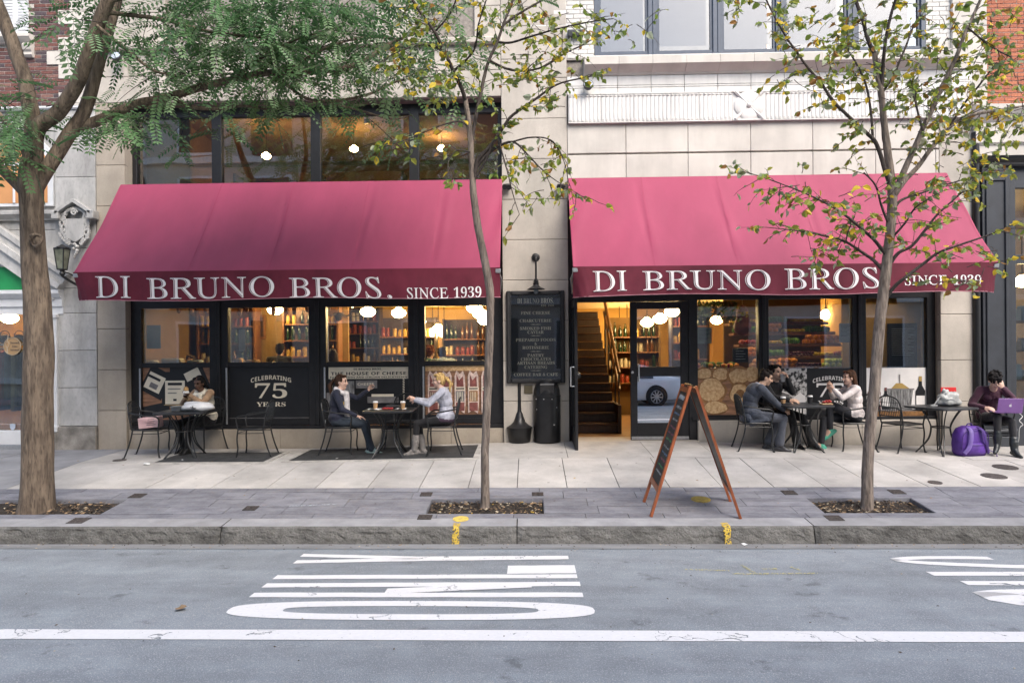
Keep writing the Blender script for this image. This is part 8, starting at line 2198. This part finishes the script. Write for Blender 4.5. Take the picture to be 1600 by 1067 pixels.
slender('slender upright tree with sparse yellow green leaves crossing the lettering of the right awning', (1355, 790),
        [(1354, 797, 22), (1355, 780, 18), (1357, 700, 16), (1366, 610, 16), (1374, 510, 16), (1384, 425, 15), (1391, 360, 14), (1394, 310, 13.5), (1392, 280, 12.5), (1387, 240, 11), (1381, 190, 9.5), (1376, 140, 9), (1370, 112, 8), (1366, 84, 7)],
        [[(1368, 95, 7), (1366, 84, 6.5), (1357, 65, 6), (1349, 34, 5.5), (1338, 0, 5), (1328, -50, 4)], [(1377, 140, 6.5), (1379, 110, 6), (1380, 93, 5.5), (1384, 62, 5), (1394, 17, 4.5), (1400, -5, 4), (1408, -50, 3)], [(1394, 308, 11), (1402, 292, 10.5), (1419, 253, 9), (1442, 202, 8), (1456, 174, 7.5), (1470, 140, 7), (1484, 112, 6.5), (1498, 79, 6), (1512, 42, 5), (1532, 0, 4.5), (1550, -40, 3)],
         [(1398, 303, 9), (1412, 284, 8), (1433, 261, 7), (1470, 214, 6), (1504, 185, 5), (1551, 174, 4), (1600, 166, 3), (1640, 160, 2)], [(1481, 202, 4), (1509, 160, 3.5), (1532, 132, 3), (1557, 98, 2)], [(1391, 290, 7), (1385, 270, 6.5), (1369, 225, 6), (1357, 211, 5.5), (1329, 185, 5), (1304, 160, 4.5), (1279, 126, 4), (1253, 93, 3.5), (1228, 56, 3), (1200, 6, 2.5), (1185, -30, 2)], [(1364, 222, 4.5), (1360, 169, 4), (1352, 129, 3.5), (1338, 101, 3), (1324, 79, 2)],
         [(1386, 400, 6), (1370, 380, 5), (1357, 367, 4.5), (1326, 341, 4), (1293, 319, 3), (1251, 299, 2.2), (1200, 280, 1.5), (1160, 268, 1)], [(1382, 425, 6), (1365, 407, 5), (1352, 398, 4.5), (1321, 378, 3.5), (1293, 370, 3), (1251, 361, 2), (1203, 356, 1.2)], [(1392, 410, 6), (1404, 395, 5), (1425, 384, 4.5), (1447, 358, 4), (1470, 330, 3), (1506, 299, 2)], [(1384, 465, 6), (1398, 447, 5.5), (1414, 434, 5), (1447, 409, 4.5), (1467, 395, 4), (1504, 381, 3.2), (1537, 370, 2.6), (1574, 357, 1.8)],
         [(1396, 325, 5), (1410, 312, 4), (1439, 302, 3), (1481, 288, 2.5), (1515, 278, 1.5)], [(1388, 350, 4), (1376, 320, 3.5), (1368, 290, 3), (1350, 270, 2)], [(1376, 150, 4), (1400, 110, 3.5), (1420, 60, 3), (1438, 20, 2)], [(1390, 375, 4), (1412, 350, 3), (1430, 325, 2.5), (1450, 312, 1.5)], [(1321, 379, 2.5), (1330, 352, 2), (1355, 345, 1.5)], [(1512, 44, 3), (1545, 70, 2.5), (1580, 90, 2)], [(1442, 204, 4), (1430, 160, 3), (1425, 130, 2)]],
        [(0, .2), (0, -.3), (0, -.4), (0, .4), (.2, .0), (0, -.3), (0, .3), (0, -.5), (0, .3), (0, -.2), (0, -.4), (0, .3), (0, -.3), (0, .3), (0, -.3), (.1, -.1), (-.4, -.2), (-.2, .1)],
        [(1320, 50, 55, 35, -.1, 26), (1400, 60, 50, 40, 0, 26), (1480, 60, 50, 40, -.2, 30), (1550, 60, 45, 40, -.1, 26), (1290, 120, 45, 30, -.2, 20), (1430, 140, 50, 40, 0, 34), (1510, 160, 45, 35, 0, 30), (1570, 190, 40, 35, .1, 30), (1470, 200, 45, 30, 0, 22), (1350, 130, 35, 35, .1, 16), (1240, 110, 25, 25, -.3, 8), (1530, 250, 45, 25, .1, 24), (1480, 290, 35, 20, .0, 12), (1240, 290, 40, 14, -.4, 9), (1310, 310, 35, 18, -.3, 8),
         (1215, 355, 18, 8, .2, 4), (1270, 400, 25, 14, .1, 9), (1300, 385, 25, 14, .1, 6), (1505, 410, 30, 26, -.3, 9), (1545, 400, 12, 30, -.4, 5), (1390, 370, 14, 20, -.2, 5), (1160, 10, 30, 14, -.4, 7), (1220, 20, 40, 25, -.4, 14), (1340, 210, 30, 25, 0, 9), (1400, -70, 160, 40, 0, 40), (1500, 435, 25, 14, -.3, 6), (1340, 360, 20, 15, 0, 4), (1590, 120, 25, 40, .1, 16)], 303, .03, .66)
# ================================================================== CAR PARKED ACROSS THE STREET (mirrored in the door)
CY, CZ = -11.95, road_z(-12.6)
car = thing('parked_car', 'silver sedan parked across the street, mirrored in the glass of the closed door', 'car', (3.1, CY - .9, CZ))
M_sil = mat('silver car paint', (.74, .79, .83), .35, .04, 2, coat=.5); M_tyre = mat('tyre rubber', (.02, .02, .021), .8, .1); M_rim = mat('alloy rim', (.6, .61, .62), .3, .1, metal=.8); M_cgl = mat('car glass', (.02, .025, .03), .05, .05, spec=.9)
cx0, cx1 = .80, 5.42
top = [(cx0, .62), (cx0 + .1, .72), (cx0 + .6, .86), (cx0 + 1.25, .95), (cx0 + 1.45, 1.0), (cx0 + 2.05, 1.36), (cx0 + 2.5, 1.44), (cx0 + 3.1, 1.43), (cx0 + 3.45, 1.36), (cx0 + 3.95, 1.10), (cx0 + 4.1, 1.05), (cx0 + 4.45, 1.0), (cx0 + 4.58, .9), (cx1, .62)]
def topz(x):
    for (a, za), (b, zb) in zip(top, top[1:]):
        if a <= x <= b: return za + (zb - za) * (x - a) / (b - a)
    return .6
sec = []; NX = 64; m = MB(); cols = None
for i in range(NX + 1):
    x = cx0 + (cx1 - cx0) * i / NX; e = min(1, min(x - cx0, cx1 - x) / .5); hw = .90 * (.80 + .20 * math.sin(e * PI / 2)); tz = topz(x); belt = min(.93, tz - .03)
    zb = .22 + .10 * (1 - e); rf = max(0, min(1, (tz - .96) / .3)); hr = hw * (1 - .30 * rf)
    half = [(hw * .92, zb), (hw * .985, zb + .12), (hw, .55 if belt > .58 else belt * .9), (hw * .985, belt - .06), (hw * .96, belt), (hr + (hw * .96 - hr) * .35, belt + (tz - .05 - belt) * .65), (hr, tz - .05), (hr * .82, tz - .012), (0, tz)]
    ring = [(x, y, z) for y, z in half] + [(x, -y, z) for y, z in half[-2::-1]]; cols = len(ring); m.v += [(p[0], CY - .9 + p[1], CZ + p[2]) for p in ring]
for i in range(NX):
    for k in range(cols - 1): m.f.append((i * cols + k, i * cols + k + 1, (i + 1) * cols + k + 1, (i + 1) * cols + k)); m.m.append(0)
    m.f.append((i * cols + cols - 1, i * cols, (i + 1) * cols, (i + 1) * cols + cols - 1)); m.m.append(0)
m.f += [tuple(range(cols)), tuple(NX * cols + k for k in range(cols))]; m.m += [0, 0]
m.build('body', M_sil, car, smooth=45)
for s in (1, -1):
    yc = CY - .9
    def side(x, f):                                     # point on the side glass
        tz = topz(x); hw = .90; rf = max(0, min(1, (tz - .96) / .3)); hr = hw * (1 - .30 * rf); belt = min(.93, tz - .03)
        return Vector((x, yc + s * ((hw * .965 + (hr + (hw * .96 - hr) * .35 - hw * .96) * min(1, f / .65) if f <= .65 else (hr + (hw * .96 - hr) * .35) + (hr - (hr + (hw * .96 - hr) * .35)) * (f - .65) / .35) + .006), CZ + belt + .02 + (tz - .07 - belt) * f))
    for (a, b) in ((cx0 + 1.75, cx0 + 2.55), (cx0 + 2.63, cx0 + 3.45)):
        m = MB(); n = 6; v = [side(a + (b - a) * i / n, f) for f in (0.02, .65, .96) for i in range(n + 1)]; m.add(v, [(j * 7 + i, j * 7 + i + 1, j * 7 + i + 8, j * 7 + i + 7) for j in range(2) for i in range(n)]); m.build('window', M_cgl, car)
    for ax in (cx0 + .85, cx0 + 3.55):
        y = yc + s * .80
        arch_ = MB(); arch_.lathe([(.385, 0), (.385, .115), (.36, .12)], 28, M=Matrix.Translation((ax, y, CZ + .36)) @ Matrix.Rotation(-s * PI / 2, 4, 'X')); arch_.build('wheel_arch', M_tyre, car)
        w = thing('wheel', None, None, (ax, y, CZ + .33)); w.parent = car; w.matrix_parent_inverse = WORLD_OF(car).inverted(); Mw = Matrix.Translation((ax, y, CZ + .33)) @ Matrix.Rotation(-s * PI / 2, 4, 'X')
        MB().lathe([(.23, .02), (.30, .02), (.33, .05), (.33, .14), (.30, .165), (.225, .16)], 28, M=Mw, cap=False).build('tyre', M_tyre, w, smooth=40)
        m = MB(); m.lathe([(.225, .155), (.215, .165), (.20, .14)], 28, M=Mw, cap=False)
        for k in range(9):
            a = 2 * PI * k / 9; m.box(-.02, .02, .03, .215, .135, .152, M=Mw @ Matrix.Rotation(a, 4, 'Z'))
        m.lathe([(.05, .12), (.05, .157), (.03, .162)], 14, M=Mw); m.build('rim', M_rim, w, smooth=40)
    for xh in (cx0 + 2.45, cx0 + 3.25): MB().cbox(xh, xh + .16, yc + s * .905 - .015, yc + s * .905 + .02, CZ + .80, CZ + .825, .008).build('door_handle', M_sil, car)
    MB().cbox(cx1 - .30, cx1 - .03, yc + s * .72 - .10, yc + s * .72 + .10, CZ + .72, CZ + .86, .03).build('tail_lamp', mat('tail lamp red', (.30, .02, .02), .2, .05), car)
MB().cbox(cx1 - .04, cx1 + .03, CY - 1.7, CY - .1, CZ + .3, CZ + .55, .03).build('bumper', M_sil, car)
